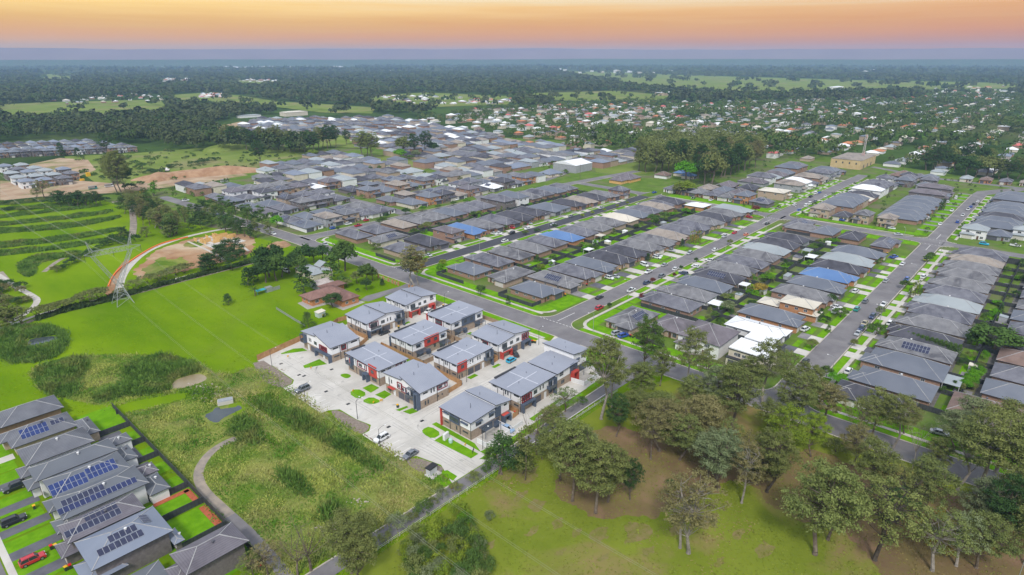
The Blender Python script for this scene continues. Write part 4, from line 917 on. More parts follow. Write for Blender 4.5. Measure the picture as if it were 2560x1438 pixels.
            b = MB(); b.box(s0, -out, 0, s0+.4, -.002, zt-.45); b.box(s1-.4, -out, 0, s1, -.002, zt-.45); b.box(s0, -out-.02, zt-.45, s1, -.002, zt); loc, rz = on_face(face, *rect, 0, 0); b.build('portal', m, t, loc, rz)
        elif k == 'balcony':         # floor, glass rail, navy or red surround, slats over
            m = {'R': redp, 'N': navy, 'W': clad}[e[4]]; out = 1.3; b = MB(); b.box(s0, -out, 2.85, s1, -.002, 3.0); b.box(s0, -out, 3.0, s0+.15, -.002, 4.0); b.box(s1-.15, -out, 3.0, s1, -.002, 4.0)
            if e[4] == 'N': b.box(s0, -out, 4.0, s0+.18, -out+.2, 6.0); b.box(s1-.18, -out, 0 if len(e) > 5 else 4.0, s1+.12, -.002, 6.1)
            loc, rz = on_face(face, *rect, 0, 0); bo = b.build('balcony', m, t, loc, rz)
            g_ = MB(); g_.box(s0+.16, -out, 3.02, s1-.16, -out+.04, 3.95); g_.build('rail', glass, bo)
            window(t, face, rect, sm, 3.1, w*.55, 2.1, False, 1)
            if e[4] == 'N':
                q = MB(); n = max(4, int(w/.4))
                for i in range(n): xx = s0+.2+(w-.4)*i/(n-1); q.box(xx-.05, -out, 5.75, xx+.05, -.002, 5.9)
                q.build('slats', navy, bo)
        elif k == 'slats':           # maroon fins over windows
            q = MB(); n = max(4, int(w/.75)); q.box(s0, -.35, e[5]-.12, s1, -.01, e[5]); q.box(s0, -.35, e[4], s1, -.01, e[4]+.12)
            for i in range(n): xx = s0+.1+(w-.2)*i/(n-1); q.box(xx-.07, -.35, e[4]+.12, xx+.07, -.01, e[5]-.12)
            loc, rz = on_face(face, *rect, 0, 0); q.build('fin_screen', maroon, t, loc, rz); window(t, face, rect, sm, e[4]+.3, w*.8, (e[5]-e[4])*.6, False, 3)
        elif k == 'frame':           # thin maroon box frame round windows
            q = MB(); z0, z1 = e[4], e[5]; q.box(s0, -.25, z0, s1, -.01, z0+.16); q.box(s0, -.25, z1-.16, s1, -.01, z1); q.box(s0, -.25, z0+.16, s0+.16, -.01, z1-.16); q.box(s1-.16, -.25, z0+.16, s1, -.01, z1-.16)
            loc, rz = on_face(face, *rect, 0, 0); q.build('window_surround', maroon, t, loc, rz)
            window(t, face, rect, s0+w*.3, z0+.35, w*.36, (z1-z0)*.5, False, 1); window(t, face, rect, s0+w*.78, z0+.3, .5, (z1-z0)*.6, False, 0)
        elif k == 'pergola':         # steel shade slats over a patio
            q = MB(); out = 2.6; q.box(s0, -out, 2.5, s1, -out+.12, 2.65); q.box(s0, -.15, 2.5, s1, -.01, 2.65)
            n = max(5, int(w/.45))
            for i in range(n): xx = s0+.06+(w-.12)*i/(n-1); q.box(xx-.05, -out+.12, 2.52, xx+.05, -.15, 2.63)
            for xx in (s0, s1-.1): q.box(xx, -out, 0, xx+.1, -out+.1, 2.5)
            loc, rz = on_face(face, *rect, 0, 0); q.build('pergola', navy, t, loc, rz); window(t, face, rect, sm, .1, w*.7, 2.1, False, 2)
        elif k == 'fin': bx('red_fin' if e[4] == 'R' else 'navy_fin', face, s0-.2, s0+.2, e[5], e[6], .6, -.02, redp if e[4] == 'R' else navy)
        elif k == 'tank': 
            q = MB(); q.box(s0, -1.0, 0, s1, -.1, 1.9); loc, rz = on_face(face, *rect, 0, 0); q.build('water_tank', navy, t, loc, rz)
        elif k == 'awn': bx('awning', face, s0, s1, 2.5, 2.62, 1.1, -.01, redp)
    return auto(t, label, '', 'townhouse', GT)
side = [('W','w',.06,.2,4.75),('W','w',.34,.4,4.75),('W','n',.48,.6,3.9),('W','w',.78,.94,4.75),('W','p',.24,.24),('W','p',.44,.44),('W','p',.68,.68),('W','p',.995,.995),('W','w',.14,.26,1.5),('W','W',.55,.6,.9),('W','w',.78,.93,1.6)]
T = townhouse
T(124, 159.2, 140.2, 171.6, 'mx', side+[('W','fin',.0,0,'N',0,5.2),('S','W',.1,.22,3.7,1),('S','R',.33,.75,3.0,6.5,(.28,.75)),('S','W',.82,.93,3.7,1),('S','pergola',.06,.34),('S','tank',.37,.46),('S','pergola',.74,.97),('S','W',.6,.66,1.4)], 'townhouse with a wide red panel facing the pergola yards', 6.0, zb=6.5)
T(145.8, 162.8, 162.6, 176.4, 'mx', side+[('W','M',.33,.62,3.1,5.3,(.25,.5,.75)),('W','fin',0,0,'R',2.8,6.2),('S','W',.1,.22,3.7,1),('S','N',.32,.74,3.0,6.4,(.25,.72)),('S','W',.82,.93,3.7,1),('S','pergola',.06,.32),('S','tank',.36,.44),('S','pergola',.7,.95)], 'townhouse with a navy upper panel and maroon side panel', 6.0, zb=6.5)
T(124, 136.2, 139.8, 148, 'mx', side+[('S','R',0.0,.26,2.8,6.3,(.5,)),('S','n',.36,.46,4.0),('S','n',.58,.68,4.0),('S','g',.30,.46),('S','g',.5,.66),('S','d',.72,.78),('S','balcony',.78,1.0,'N',1),('S','n',.03,.14,.5)], 'townhouse with a square red box window on the lane', 6.0, zb=6.5)
T(123, 107.6, 138.8, 120, 'mx', side+[('S','slats',.02,.3,3.1,5.2),('S','portal',0,.36,'N',2.9),('S','W',.38,.48,3.6),('S','n',.56,.68,3.9),('S','g',.40,.6),('S','d',.7,.76),('S','balcony',.78,1.0,'N',1),('S','W',.84,.95,.8)], 'townhouse with maroon fins above a navy porch by the lower lane', 6.0, zb=6.5)
T(104.3, 152.0, 115.6, 169.6, 'my', [('W','balcony',.02,.2,'N'),('W','R',.07,.17,3.1,5.3),('W','frame',.33,.62,3.3,5.5),('W','R',.69,.93,2.4,6.5,(.5,)),('W','portal',.56,.7,'N',2.8,1.4),('W','g',.36,.58),('W','d',.62,.66),('W','p',1,1),('W','p',.28,.28),('W','W',.05,.18,.8),('W','W',.76,.9,.8),
   ('S','w',.08,.22,4.7),('S','n',.32,.42,3.9),('S','frame',.6,.82,3.6,5.4),('S','w',.9,.97,4.6),('S','p',.28,.28),('S','W',.4,.5,1),('S','W',.8,.9,1)], 'townhouse with a tall red panel beside the parking bays', 6.0, zb=6.4)
T(124.2, 186.3, 141.2, 199.8, 'x', side+[('S','frame',.06,.3,3.2,5.6),('S','balcony',.03,.34,'W'),('S','portal',0,.34,'N',2.9,1.4),('S','W',.38,.48,3.7),('S','n',.55,.66,3.8),('S','g',.42,.62),('S','d',.7,.76),('S','balcony',.76,.99,'N',1),('S','W',.84,.93,.9),('S','W',.1,.24,.8)], 'butterfly roofed townhouse with red bins, second behind the brick house', 6.0, 7.2, 7.7, 6.5)
T(146.2, 190.3, 162.2, 203.4, 'x', side+[('S','balcony',.08,.36,'W'),('S','portal',.08,.38,'R',2.9,1.5),('S','W',.4,.49,3.7),('S','W',.58,.67,3.8),('S','g',.44,.56),('S','g',.58,.7),('S','portal',.74,.9,'R',2.8,1.5),('S','w',.8,.92,4.2),('S','W',.8,.9,4.9),('S','d',.8,.85),('S','W',.04,.08,3.9)], 'townhouse with two red porches nearest the brick gateway', 6.0, 7.0, 7.5, 6.4)
T(144.2, 136.7, 160.4, 149.8, 'x', side+[('W','M',.40,.62,3.1,5.2,(.3,.65)),('S','balcony',.05,.34,'W'),('S','portal',.05,.36,'R',2.9,1.5),('S','W',.37,.47,3.7),('S','W',.58,.68,3.7),('S','g',.44,.62),('S','slats',.76,.99,3.3,5.6),('S','portal',.74,1.0,'N',2.9,1.3),('S','d',.8,.85),('S','W',.86,.96,.7)], 'townhouse with a red porch beside the turquoise car', 6.0, 7.0, 7.6, 6.3)
T(103.4, 178.2, 115, 196.6, 'y', [('W','balcony',0,.14,'N'),('W','n',.22,.3,3.9),('W','W',.4,.5,3.7),('W','slats',.6,.86,3.1,4.9),('W','portal',.5,1.0,'N',2.9,1.3),('W','g',.26,.46),('W','d',.16,.2),('W','d',.7,.74),
   ('S','w',.06,.24,4.7),('S','M',.34,.52,3.2,5.3,(.3,.6)),('S','w',.7,.92,4.7),('S','w',.08,.26,1.6),('S','W',.42,.46,1.2),('S','w',.66,.86,1.6),('S','p',.3,.3),('S','p',.56,.56),('S','p',.995,.995)], 'townhouse at the tall timber fence end of the parking court', 6.0, 7.5, 8.7, 6.7, split=.52)
T(104, 131.2, 115.4, 148.3, 'y', [('W','n',.1,.2,3.8),('W','frame',.36,.5,3.4,5.6),('W','frame',.48,.62,2.9,4.9),('W','balcony',.68,.9,'N',1),('W','g',.38,.54),('W','g',.56,.68),('W','d',.24,.28),('W','awn',.12,.3),('W','portal',.9,1.0,'N',5.6,1.4),('W','d',.82,.86),('W','W',.06,.16,.8),('W','p',.12,.12),
   ('S','w',.1,.26,4.6),('S','n',.36,.5,3.9),('S','frame',.6,.95,3.7,5.2),('S','n',.14,.28,.8),('S','w',.6,.64,1.4),('S','p',.58,.58),('S','w',.74,.78,1.4)], 'townhouse with a navy pergola balcony at the lane corner', 6.0, 7.3, 8.5, 6.7, split=.5)
T(102.8, 108.2, 118.4, 120.4, 'x', [('W','fin',0.02,0,'R',0,5.9),('W','w',.1,.26,4.3,1),('W','N',.3,.62,2.9,5.2,(.2,.5,.75)),('W','w',.7,.9,4.0,1),('W','w',.1,.25,1.5),('W','w',.72,.9,1.4),('W','W',.5,.54,.9),('W','p',.3,.3),('W','p',.64,.64),('W','p',.995,.995),
   ('S','W',.12,.26,3.5,1),('S','W',.46,.58,3.9,1),('S','pergola',.2,.6),('S','tank',.58,.66),('S','w',.86,.94,5.0),('S','N',.62,.76,2.9,5.9),('S','g',.64,.73),('S','portal',.78,.97,'N',2.6,1.5),('S','awn',.78,.95),('S','d',.82,.86)], 'corner townhouse with a full height red fin at the entrance', 6.0, 6.6, 7.3, 6.3, split=.62)
T(141.6, 108.4, 152, 120, 'x', side[:6]+[('W','M',.4,.58,3.1,5.2,(.3,.65)),('W','p',.995,.995),('S','w',.12,.3,4.6),('S','w',.12,.3,3.9),('S','N',.64,1.0,3.0,6.2,(.5,)),('S','W',.2,.36,.9),('S','portal',.68,.95,'R',3.6,1.5),('S','d',.74,.8)], 'lower half of the stepped townhouse by the white yard wall', 5.8, 6.2, 6.2, 6.3, split=.9)
T(152.3, 110, 159.6, 122.6, 'x', [('S','W',.12,.4,4.3,1),('S','W',.6,.85,4.9,1),('S','W',.16,.22,1.6),('S','pergola',.35,1.1),('E','W',.3,.5,3.8)], 'taller half of the stepped townhouse by the cross road', 8.3, 7.9, 7.9, 7.6, split=.3)
# ---- court, lanes, lawns and yards
quad_ = lambda b, p, z: quad(b, p, z)
CC = MB()
quad(CC, [(86.4,199),(88.2,191.3),(87.8,176.7),(86.1,174.6),(82.6,174.4),(82.5,151.9),(84.9,151.6),(87.5,149.5),(87.6,141),(88.7,135.4),(86.5,133.2),(84,133),(83.8,115),(87.8,114),(89.6,106),(86.4,98.4),(100.5,98.2),(103,100.6),(150,101.5),(168,103),(168,203.4),(104,203)], .042)
quad(CC, [(168,123.4),(173,121.5),(173,134.2),(168,132.6)], .048); quad(CC, [(168,177.5),(173.2,176),(173.2,187),(168,185.6)], .046)
struct('concrete_court', CC, conc)
J = MB()     # expansion joints and bay lines
for y in range(103, 199, 6): rect_(J, 88.8, y, 102, y+.05, .050)
rect_(J, 95.5, 100, 95.56, 198, .0505)
for x in range(120, 170, 6): rect_(J, x, 123.4, x+.05, 132.6, .050); rect_(J, x, 177.6, x+.05, 185.4, .050)
struct('court_joint', J, mat('joint', (.30,.28,.25), rough=.9))
BL_ = MB()
for i in range(8): y = 115.6+i*2.5; rect_(BL_, 84.3, y-.06, 89.4, y+.06, .054)
for i in range(9): y = 153+i*2.5; rect_(BL_, 82.9, y-.06, 88.0, y+.06, .054)
o = BL_.build('bay_line', paint); o['kind'] = 'structure'
for k, ys in enumerate(([116.9+i*2.5 for i in range(7)], [154.3+i*2.5 for i in range(8)])):
    for y in ys:
        b = MB(); b.prism([(-.08,-.8),(.08,-.8),(.08,.8),(-.08,.8)], 0, .12)
        auto(b.build('wheel_stop', mat('rubber_stop', (.16,.09,.07), rough=.8), None, (84.5-k*1.3, y, .043)), 'dark wheel stop', 'heading the '+('lower' if k == 0 else 'upper')+' row of parking bays', 'wheel stop', 'wheel stops')
WLn = MB()
def lawn(*p): quad(WLn, list(p), .062)
lawn((94.8,197.6),(102.6,193.2),(102.6,196.6),(100,198.6),(95,198.4)); lawn((94.6,181.6),(101.5,178.6),(101.8,184.0),(95.2,183.7))
lawn(*smooth([(99.7,168.8),(102.2,168),(102.4,164.8),(99.8,164.3)],2)); lawn(*smooth([(94.9,156),(98.6,156.6),(98.8,151),(94.6,150.2)],1)); lawn((99.8,155.4),(103.4,155.4),(103.6,151.4),(99.8,150.8))
lawn(*smooth([(94.6,148.8),(98.5,148.9),(99,143.8),(95.6,144.5)],1)); lawn((99.9,148.8),(103.7,148.8),(103.7,145.2),(100.3,144.6)); lawn((98.6,136.7),(102.4,136),(102.2,135),(99,135.2)); lawn((99.5,134.3),(102.8,133.8),(102.6,130.9),(100,131.5))
lawn(*smooth([(97,122.6),(99.9,122.2),(99.5,116.7),(95.9,116.6),(95.8,120.5)],1)); lawn((95.8,115.8),(99.4,116),(99.6,102.2),(96.8,102.2)); lawn((100.8,122.6),(102.4,122.4),(102.4,106.5),(100.8,102.6),(104.4,102.0),(104.6,100.6),(100.6,100.8))
lawn((98,100.4),(101,100.4),(101.5,98.9),(99.5,98.9)); lawn((84.2,104),(86.2,104.6),(86.6,98.6),(84,98.2)); lawn((87.2,103.8),(89.2,103.2),(89.2,99.4),(87.2,98.9))
lawn((105,100.6),(118,100.8),(118,99.6),(105,99.2)); lawn((122,103.4),(137.5,104),(137.5,102),(122,101.6)); lawn((122,100.4),(130,100.6),(130,99.2),(122,98.9)); lawn((136,101.2),(144.6,101.4),(144.6,99.8),(136,99.4)); lawn((148.4,101.6),(157.5,102),(157.5,100.6),(148.4,100)); lawn((139,105.8),(141.4,106),(141.4,103.6),(139,103.4)); lawn((149,107.6),(157,108),(157,105.6),(149,104.4))
lawn((168.3,135.5),(172.8,135.5),(172.8,176.5),(168.3,176.5)); lawn((168.3,187),(172.8,187),(172.8,207),(168.3,205)); lawn((161.6,102.6),(172.6,104.5),(172.6,122),(168.3,122.6),(161.6,122))
lawn((126,157.6),(132,157.6),(132,156.4),(126,156.4)); lawn((133,157.6),(139.6,157.6),(139.6,154.4),(133,154.4)); lawn((148,161),(154,161),(154,158.6),(148,158.6)); lawn((127.4,135.4),(131,135.4),(131,133.6),(127.4,133.6)); lawn((138.4,134.6),(141.8,134.6),(141.8,133.2),(138.4,133.2)); lawn((121.4,186),(123.6,186),(123.6,184.6),(121.4,184.6)); lawn((141.8,186.8),(144.6,187.2),(144.6,185.8),(141.8,185.6))
lawn((116.2,152),(123,152),(123,170),(116.2,170)); lawn((162,137),(167,137),(167,150),(162,150))
o = WLn.build('garden_lawn', g_bright); o['kind'] = 'structure'
M_ = MB(); quad(M_, [(84.6,198.6),(88,197.6),(87.9,192),(87.4,177),(85.8,175),(82.4,174.8),(80.5,181),(82,190)], .058); quad(M_, smooth([(84.8,151.2),(87.1,149.3),(87.3,141),(88.4,135.6),(86.3,133.6),(83.6,133.4),(83.2,142)],1), .058); quad(M_, smooth([(83.8,114.6),(87.6,113.4),(89.2,106),(88.8,103.6),(84,104.2)],1), .058)
quad(M_, [(163.2,190),(168,191.5),(168,204),(163.2,203)], .058)
struct('bark_mulch', M_, mulch)
def fence_run(pts, h, m, label, cat='fence', t=.06, name='fence', grp=None):
    b = MB()
    for p, q in zip(pts, pts[1:]):
        L, Rr = ribbon([p, q], t); b.prism([L[0], Rr[0], Rr[1], L[1]], 0, h)
        n = max(1, int(math.hypot(q[0]-p[0], q[1]-p[1])/2.4))
        for i in range(n+1): x, y = p[0]+(q[0]-p[0])*i/n, p[1]+(q[1]-p[1])*i/n; b.box(x-.06, y-.06, 0, x+.06, y+.06, h+.05)
    return tag(b.build(name, m), label, cat, grp)
GF = 'timber fences of the townhouses'
fence_run([(86.6,199.2),(106.4,202.9),(116,203.4)], 2.2, timber, 'long orange timber paling fence between the big lawn and parking court', grp=GF)
fence_run([(116,203.4),(125,208),(145,205.5),(166,206)], 1.8, timber, 'timber fence behind the two rear townhouses', grp=GF)
fence_run([(115.8,196),(122.8,196),(123,184.6),(116,181)], 1.8, timber, 'timber yard fence beside the butterfly roofed townhouse', grp=GF)
fence_run([(116.2,170),(123,176.2),(123,152.4),(116,152)], 1.8, timber, 'timber fence wrapping the yard behind the tall red panel', grp=GF)
fence_run([(116,149),(123,152),(122.6,132.8),(116.2,132.2)], 1.8, timber, 'orange timber fence round the yard at the lane corner', grp=GF)
fence_run([(123.6,158.6),(123.6,153.2),(144.6,153.6),(144.8,162)], 1.8, timber_g, 'timber fence behind the square red box window townhouse', grp=GF)
fence_run([(140.6,159),(144,159.4),(144,171)], 1.8, timber_g, 'short timber fence between the red and navy panel townhouses', grp=GF)
fence_run([(145,161.8),(145,154),(166.8,154.4),(166.8,176)], 1.8, timber_g, 'timber fence of the yards near the cross road', grp=GF)
fence_run([(139.8,136),(143.6,136.4),(143.6,150)], 1.8, timber, 'short timber fence beside the townhouse red porch', grp=GF)
fence_run([(118.8,107),(121.8,107.4),(121.8,120.4),(119,120.6)], 1.8, timber, 'timber fence behind the corner townhouse', grp=GF)
fence_run([(139.2,108),(141,108.2),(141,120)], 1.8, timber, 'timber fence beside the stepped townhouse', grp=GF)
white_w = mat('white_yard_wall', (.68,.68,.69), (.76,.76,.77), sc=.8)
fence_run([(103.2,106.2),(103.2,102.6),(112.4,102.4),(112.4,106.4)], 1.4, white_w, 'low white rendered yard wall at the entrance corner', 'wall', .2, 'wall'); fence_run([(113.6,108),(113.6,102.6),(118.2,102.8)], 1.5, white_w, 'white slatted wall beside the pale blue car', 'wall', .15, 'wall')
fence_run([(148.4,107.8),(149.2,103),(158.2,103.4),(160,108)], 1.6, white_w, 'white yard wall in front of the stepped townhouse', 'wall', .2, 'wall'); fence_run([(122.4,101.2),(137,102)], .9, white_w, 'low white wall along the lower footpath', 'wall', .12, 'wall')
b = MB(); 
for (x0,y0,x1,y1) in ((105.5,103.2,111.8,107.6),(150.8,104.6,157,109.4),(125,153.8,132,158.6),(147,155,152,162.2)): rect_(b, x0, y0, x1, y1, .066)
struct('patio', b, deck_m)

st = mat('tyre_stain', (.40,.385,.355), (.50,.48,.445), sc=.9, det=7, rough=.9); sb_ = MB(); rs = random.Random(3)
for pts in ([(93,100),(93.4,120),(93.2,150),(92.6,180),(93,197)], [(96,100),(96.2,122),(98,126.5),(108,127.6),(140,127.4),(170,128)], [(94.4,170),(96,178),(101,181.4),(120,181.6),(170,181.8)], [(91.6,99),(91.2,118),(88,121)], [(91.4,150),(91,160),(87,163)], [(99,129.6),(130,129.8),(172,130)]):
    for off in (-.75, .75):
        q = smooth([(x+off*.6, y+off*.6) for x, y in pts], 2, False); L_, R_ = ribbon(q, .28)
        for i in range(len(L_)-1):
            if rs.random() < .78: sb_.add([(*L_[i], .0465), (*R_[i], .0465), (*R_[i+1], .0465), (*L_[i+1], .0465)], [(0, 1, 2, 3)])
for i in range(26):
    x, y = rs.uniform(89.5, 102), rs.uniform(101, 197); r = rs.uniform(.2, .8); quad(sb_, [(x+r*rs.uniform(.5, 1.3)*math.cos(a*.9), y+r*rs.uniform(.5, 1.3)*math.sin(a*.9)) for a in range(7)], .0475)
struct('court_stain', sb_, st)
# ------------------------------------------------------------ foliage
def leafm(name, a, b_, rnd=.14): return mat(name, a, b_, sc=.55, det=3, rough=.85, spec=.15, trans=.18, rnd=rnd, st=(.3, .7))
LM_ = {'olive': leafm('olive_leaves', (.115,.148,.042), (.235,.265,.082)), 'brown': leafm('bronze_leaves', (.15,.145,.055), (.26,.235,.10)),
 'grey': leafm('grey_green_leaves', (.13,.17,.075), (.24,.28,.14)), 'dark': leafm('dark_leaves', (.03,.072,.02), (.07,.13,.035)),
 'mid': leafm('green_leaves', (.06,.12,.022), (.12,.20,.045)), 'lime': leafm('lime_leaves', (.14,.21,.02), (.26,.34,.035)),
 'vivid': leafm('vivid_leaves', (.08,.24,.01), (.15,.36,.015)), 'gold': leafm('gold_leaves', (.26,.2,.03), (.38,.3,.05)), 'red': leafm('red_leaves', (.13,.035,.03), (.2,.06,.05)), 'far': leafm('forest_leaves', (.026,.052,.022), (.062,.092,.034), 0)}
bark = mat('bark', (.10,.075,.055), (.20,.165,.13), sc=1.2, rough=.95); bark_w = mat('pale_bark', (.20,.18,.155), (.33,.30,.265), sc=.9, rough=.9); bark_d = mat('dark_bark', (.045,.035,.03), (.09,.075,.06), sc=1.2, rough=.95)
def quads_mesh(name, C, N, Sz, m, rs, asp=1.5):
    """one quad per centre C (n,3), facing N, half-size Sz"""
    n = len(C); r = rs.normal(size=(n, 3)); N = N/np.maximum(np.linalg.norm(N, axis=1, keepdims=True), 1e-6)
    a = np.cross(N, r); a /= np.maximum(np.linalg.norm(a, axis=1, keepdims=True), 1e-6); b = np.cross(N, a)
    a *= Sz[:, None]*asp; b *= Sz[:, None]/asp
    V = np.stack([C-a*.9-b*.3, C-b, C+a, C+b], 1).reshape(-1, 3)
    me = bpy.data.meshes.new(name); me.vertices.add(4*n); me.vertices.foreach_set('co', V.astype('f4').ravel()); me.loops.add(4*n); me.loops.foreach_set('vertex_index', np.arange(4*n, dtype='i4'))
    me.polygons.add(n); me.polygons.foreach_set('loop_start', np.arange(0, 4*n, 4, dtype='i4')); me.materials.append(m); me.update(); me.validate(); return me
def clump_leaves(cl, per, size, rs, flat=.7):
    """leaves in rounded tufts; cl rows are x y z radius"""
    Cs, Ns, Ss = [], [], []
    for x, y, z, r in cl:
        k = max(4, int(per*r*r)); d = rs.normal(size=(k, 3)); d[:, 2] = np.abs(d[:, 2])*1.0-.35*rs.random(k); d /= np.linalg.norm(d, axis=1, keepdims=True)
        rad = r*(rs.random(k)**.5)*rs.uniform(.65, 1.5, k); p = d*rad[:, None]; p[:, 2] *= flat
        Cs.append(p+np.array([x, y, z])); Ns.append(d+rs.normal(size=(k, 3))*.45+np.array([0, 0, .25])); Ss.append(rs.uniform(.6, 1.25, k)*size)
    return np.concatenate(Cs), np.concatenate(Ns), np.concatenate(Ss)
TREES = {}
def tree_kind(kind, var=0, lod=0):
    """meshes of a tree of unit size class: (trunk mesh, crown mesh, reference height, reference crown radius)"""
    k = (kind, var, lod)
    if k in TREES: return TREES[k]
    rs = np.random.RandomState(hash(kind) % 1000 if False else sum(map(ord, kind))*7+var*31); q = [1, .35, .12][lod]; sz = [1, 1.7, 2.9][lod]
    tb = MB(); cl = []
    def limb(p, c, r0, r1=.05, n=5): 
        p, c = Vector(p), Vector(c); m = p.lerp(c, .5)+Vector(rs.normal(size=3)*(c-p).length*.07)
        tb.tube(p, m, r0, (r0+r1)/2, n, 0, False); tb.tube(m, c, (r0+r1)/2, r1, n, 0, False); return m
    if kind in ('gum', 'sparse', 'tall'):
        H = {'gum': 17, 'sparse': 17, 'tall': 24}[kind]; Rr = {'gum': 6, 'sparse': 6, 'tall': 5}[kind]; z0 = H*{'gum': .40, 'sparse': .42, 'tall': .45}[kind]
        top = Vector((rs.normal()*.6, rs.normal()*.6, H*.5)); tb.tube((0,0,-.2), (0,0,.6), .48, .34, 7, 0, False); m = limb((0,0,.6), top, .34, .2, 7)
        N = {'gum': 88, 'sparse': 64, 'tall': 70}[kind]; pts = []
        while len(pts) < N:
            th = rs.uniform(0, 2*math.pi); zz = rs.random(); rr = Rr*math.sqrt(rs.random())*(1-.62*max(0, zz-.45)/.55)*(.65+.35*min(1, zz*3)); p = (rr*math.cos(th), rr*math.sin(th), z0+(H-z0-1.2)*zz)
            if all((p[0]-q_[0])**2+(p[1]-q_[1])**2+(p[2]-q_[2])**2 > {'gum': 1.5, 'sparse': 1.9, 'tall': 1.4}[kind] for q_ in pts) or rs.random() < .02: pts.append(p)
        main = [top+Vector((rs.normal()*1.6, rs.normal()*1.6, H*.16+rs.random()*H*.12)) for _ in range(4)]
        for mm in main: limb(top, mm, .17, .09)
        for p in pts:
            cl.append((*p, rs.uniform(.7, 1.45)*(.85 if kind == 'sparse' else 1)))
            s_ = min(main+[top, m], key=lambda v: (v-Vector(p)).length+(3 if v.z > p[2] else 0)); limb(s_, (p[0], p[1], p[2]-.2), .07, .02, 4)
        per, size, flat = {'gum': 104, 'sparse': 70, 'tall': 104}[kind]*q, .15*sz, .62
    elif kind == 'slim':
        H, Rr = 11, 2.0
        for s in range(3 if var else 1): limb((s*.3, 0, -.1), (rs.normal()*.5, rs.normal()*.5, H*.8), .13, .05, 6)
        for i in range(26): z = rs.uniform(.22, 1)*H*.96; r_ = Rr*(1-.6*max(0, z/H-.5)/.5)*math.sqrt(rs.random()); th = rs.uniform(0, 6.3); cl.append((r_*math.cos(th), r_*math.sin(th), z, rs.uniform(.7, 1.15)))
        per, size, flat = 80*q, .16*sz, .95
    elif kind in ('round', 'bush'):
        H, Rr = (9, 4) if kind == 'round' else (2.6, 2.0); z0 = H*(.22 if kind == 'round' else .05)
        if kind == 'round': limb((0,0,-.1), (0,0,H*.55), .28, .12, 6)
        else: limb((0,0,-.1), (0,0,1.2), .08, .03, 5)
        N = 44 if kind == 'round' else 20
        for i in range(N):
            d = rs.normal(size=3); d /= np.linalg.norm(d); d[2] = abs(d[2])*1.0-.25; rr = rs.uniform(.55, .9); cl.append((d[0]*Rr*rr, d[1]*Rr*rr, z0+(H-z0)*.42+d[2]*(H-z0)*.5*rr, Rr*rs.uniform(.22, .36)))
            if kind == 'round' and i % 3 == 0: limb((0,0,H*.35), cl[-1][:3], .09, .03, 4)
        per, size, flat = (70*q, .18*sz, .9) if kind == 'round' else (220*q, .09*sz, .9)
    elif kind in ('cone', 'pencil'):
        H, Rr = (8, 2.6) if kind == 'cone' else (5, .55); limb((0,0,-.1), (0,0,H*.9), .12, .03, 6)
        for i in range(60 if kind == 'cone' else 26):
            z = rs.random()**.8*H*.95; r_ = Rr*(1-z/H)**.8*rs.uniform(.6, 1) if kind == 'cone' else Rr*.5*(1-(z/H)**3); th = rs.uniform(0, 6.3); cl.append((r_*math.cos(th), r_*math.sin(th), z+.2, .75 if kind == 'cone' else .34))
        per, size, flat = (60*q, .15*sz, .7) if kind == 'cone' else (260*q, .07*sz, 1.2)
    elif kind == 'umbrella':
        H, Rr = 4.5, 4.0
        for s in range(4): limb((rs.normal()*.3, rs.normal()*.3, -.1), (rs.normal()*1.5, rs.normal()*1.5, H*.75), .12, .05, 5)
        for i in range(40): th = rs.uniform(0, 6.3); r_ = Rr*math.sqrt(rs.random()); cl.append((r_*math.cos(th), r_*math.sin(th), H*.72+.9*(1-(r_/Rr)**2)+rs.normal()*.15, rs.uniform(.8, 1.2)))
        per, size, flat = 75*q, .15*sz, .6
    elif kind == 'bare':
        H, Rr = 12, 4; top = Vector((.3, .2, 4.5)); limb((0,0,-.2), top, .26, .16, 6)
        for i in range(9):
            e = top+Vector((rs.normal()*2.2, rs.normal()*2.2, rs.uniform(3, 7))); m = limb(top, e, .1, .03, 4)
            for j in range(4): f = e+Vector((rs.normal()*1.1, rs.normal()*1.1, rs.uniform(-.3, 1.6))); limb(m if j % 2 else e, f, .04, .012, 3)
            cl.append((*e, .8))
        per, size, flat = 60*q, .12*sz, .8
    elif kind == 'palm':
        H, Rr = 7, 3; limb((0,0,0), (0,0,5.2), .3, .25, 7); Cs = []
        for i in range(22):
            th = i*2.4; el = rs.uniform(-.2, .9)
            for j in range(1, 13): t = j/12*3; cl.append((t*math.cos(th)*math.cos(el*.6), t*math.sin(th)*math.cos(el*.6), 5.3+t*math.sin(el)-.16*t*t, .22))
        per, size, flat = 120, .12, .5
    C, N_, Sz = clump_leaves(cl, per, size, rs, flat)
    cm = quads_mesh('crown', C, N_, Sz, LM_['olive'], rs, 1.35); tm = tb.mesh('trunk', [bark]) if tb.f else None
    TREES[k] = (tm, cm, H, Rr); return TREES[k]
NT = [0]
KN = {'gum': 'gum tree', 'sparse': 'thin crowned gum tree', 'tall': 'tall gum tree', 'slim': 'slender tree', 'round': 'round crowned tree', 'bush': 'shrub', 'cone': 'conical tree', 'pencil': 'pencil pine', 'umbrella': 'low spreading wattle', 'bare': 'nearly leafless tree', 'palm': 'palm'}
CN = {'olive': 'olive', 'brown': 'bronze', 'grey': 'grey-green', 'dark': 'dark green', 'mid': 'green', 'lime': 'yellow-green', 'vivid': 'bright green', 'gold': 'golden', 'red': 'dark red', 'far': 'dark'}
tr = random.Random(77)
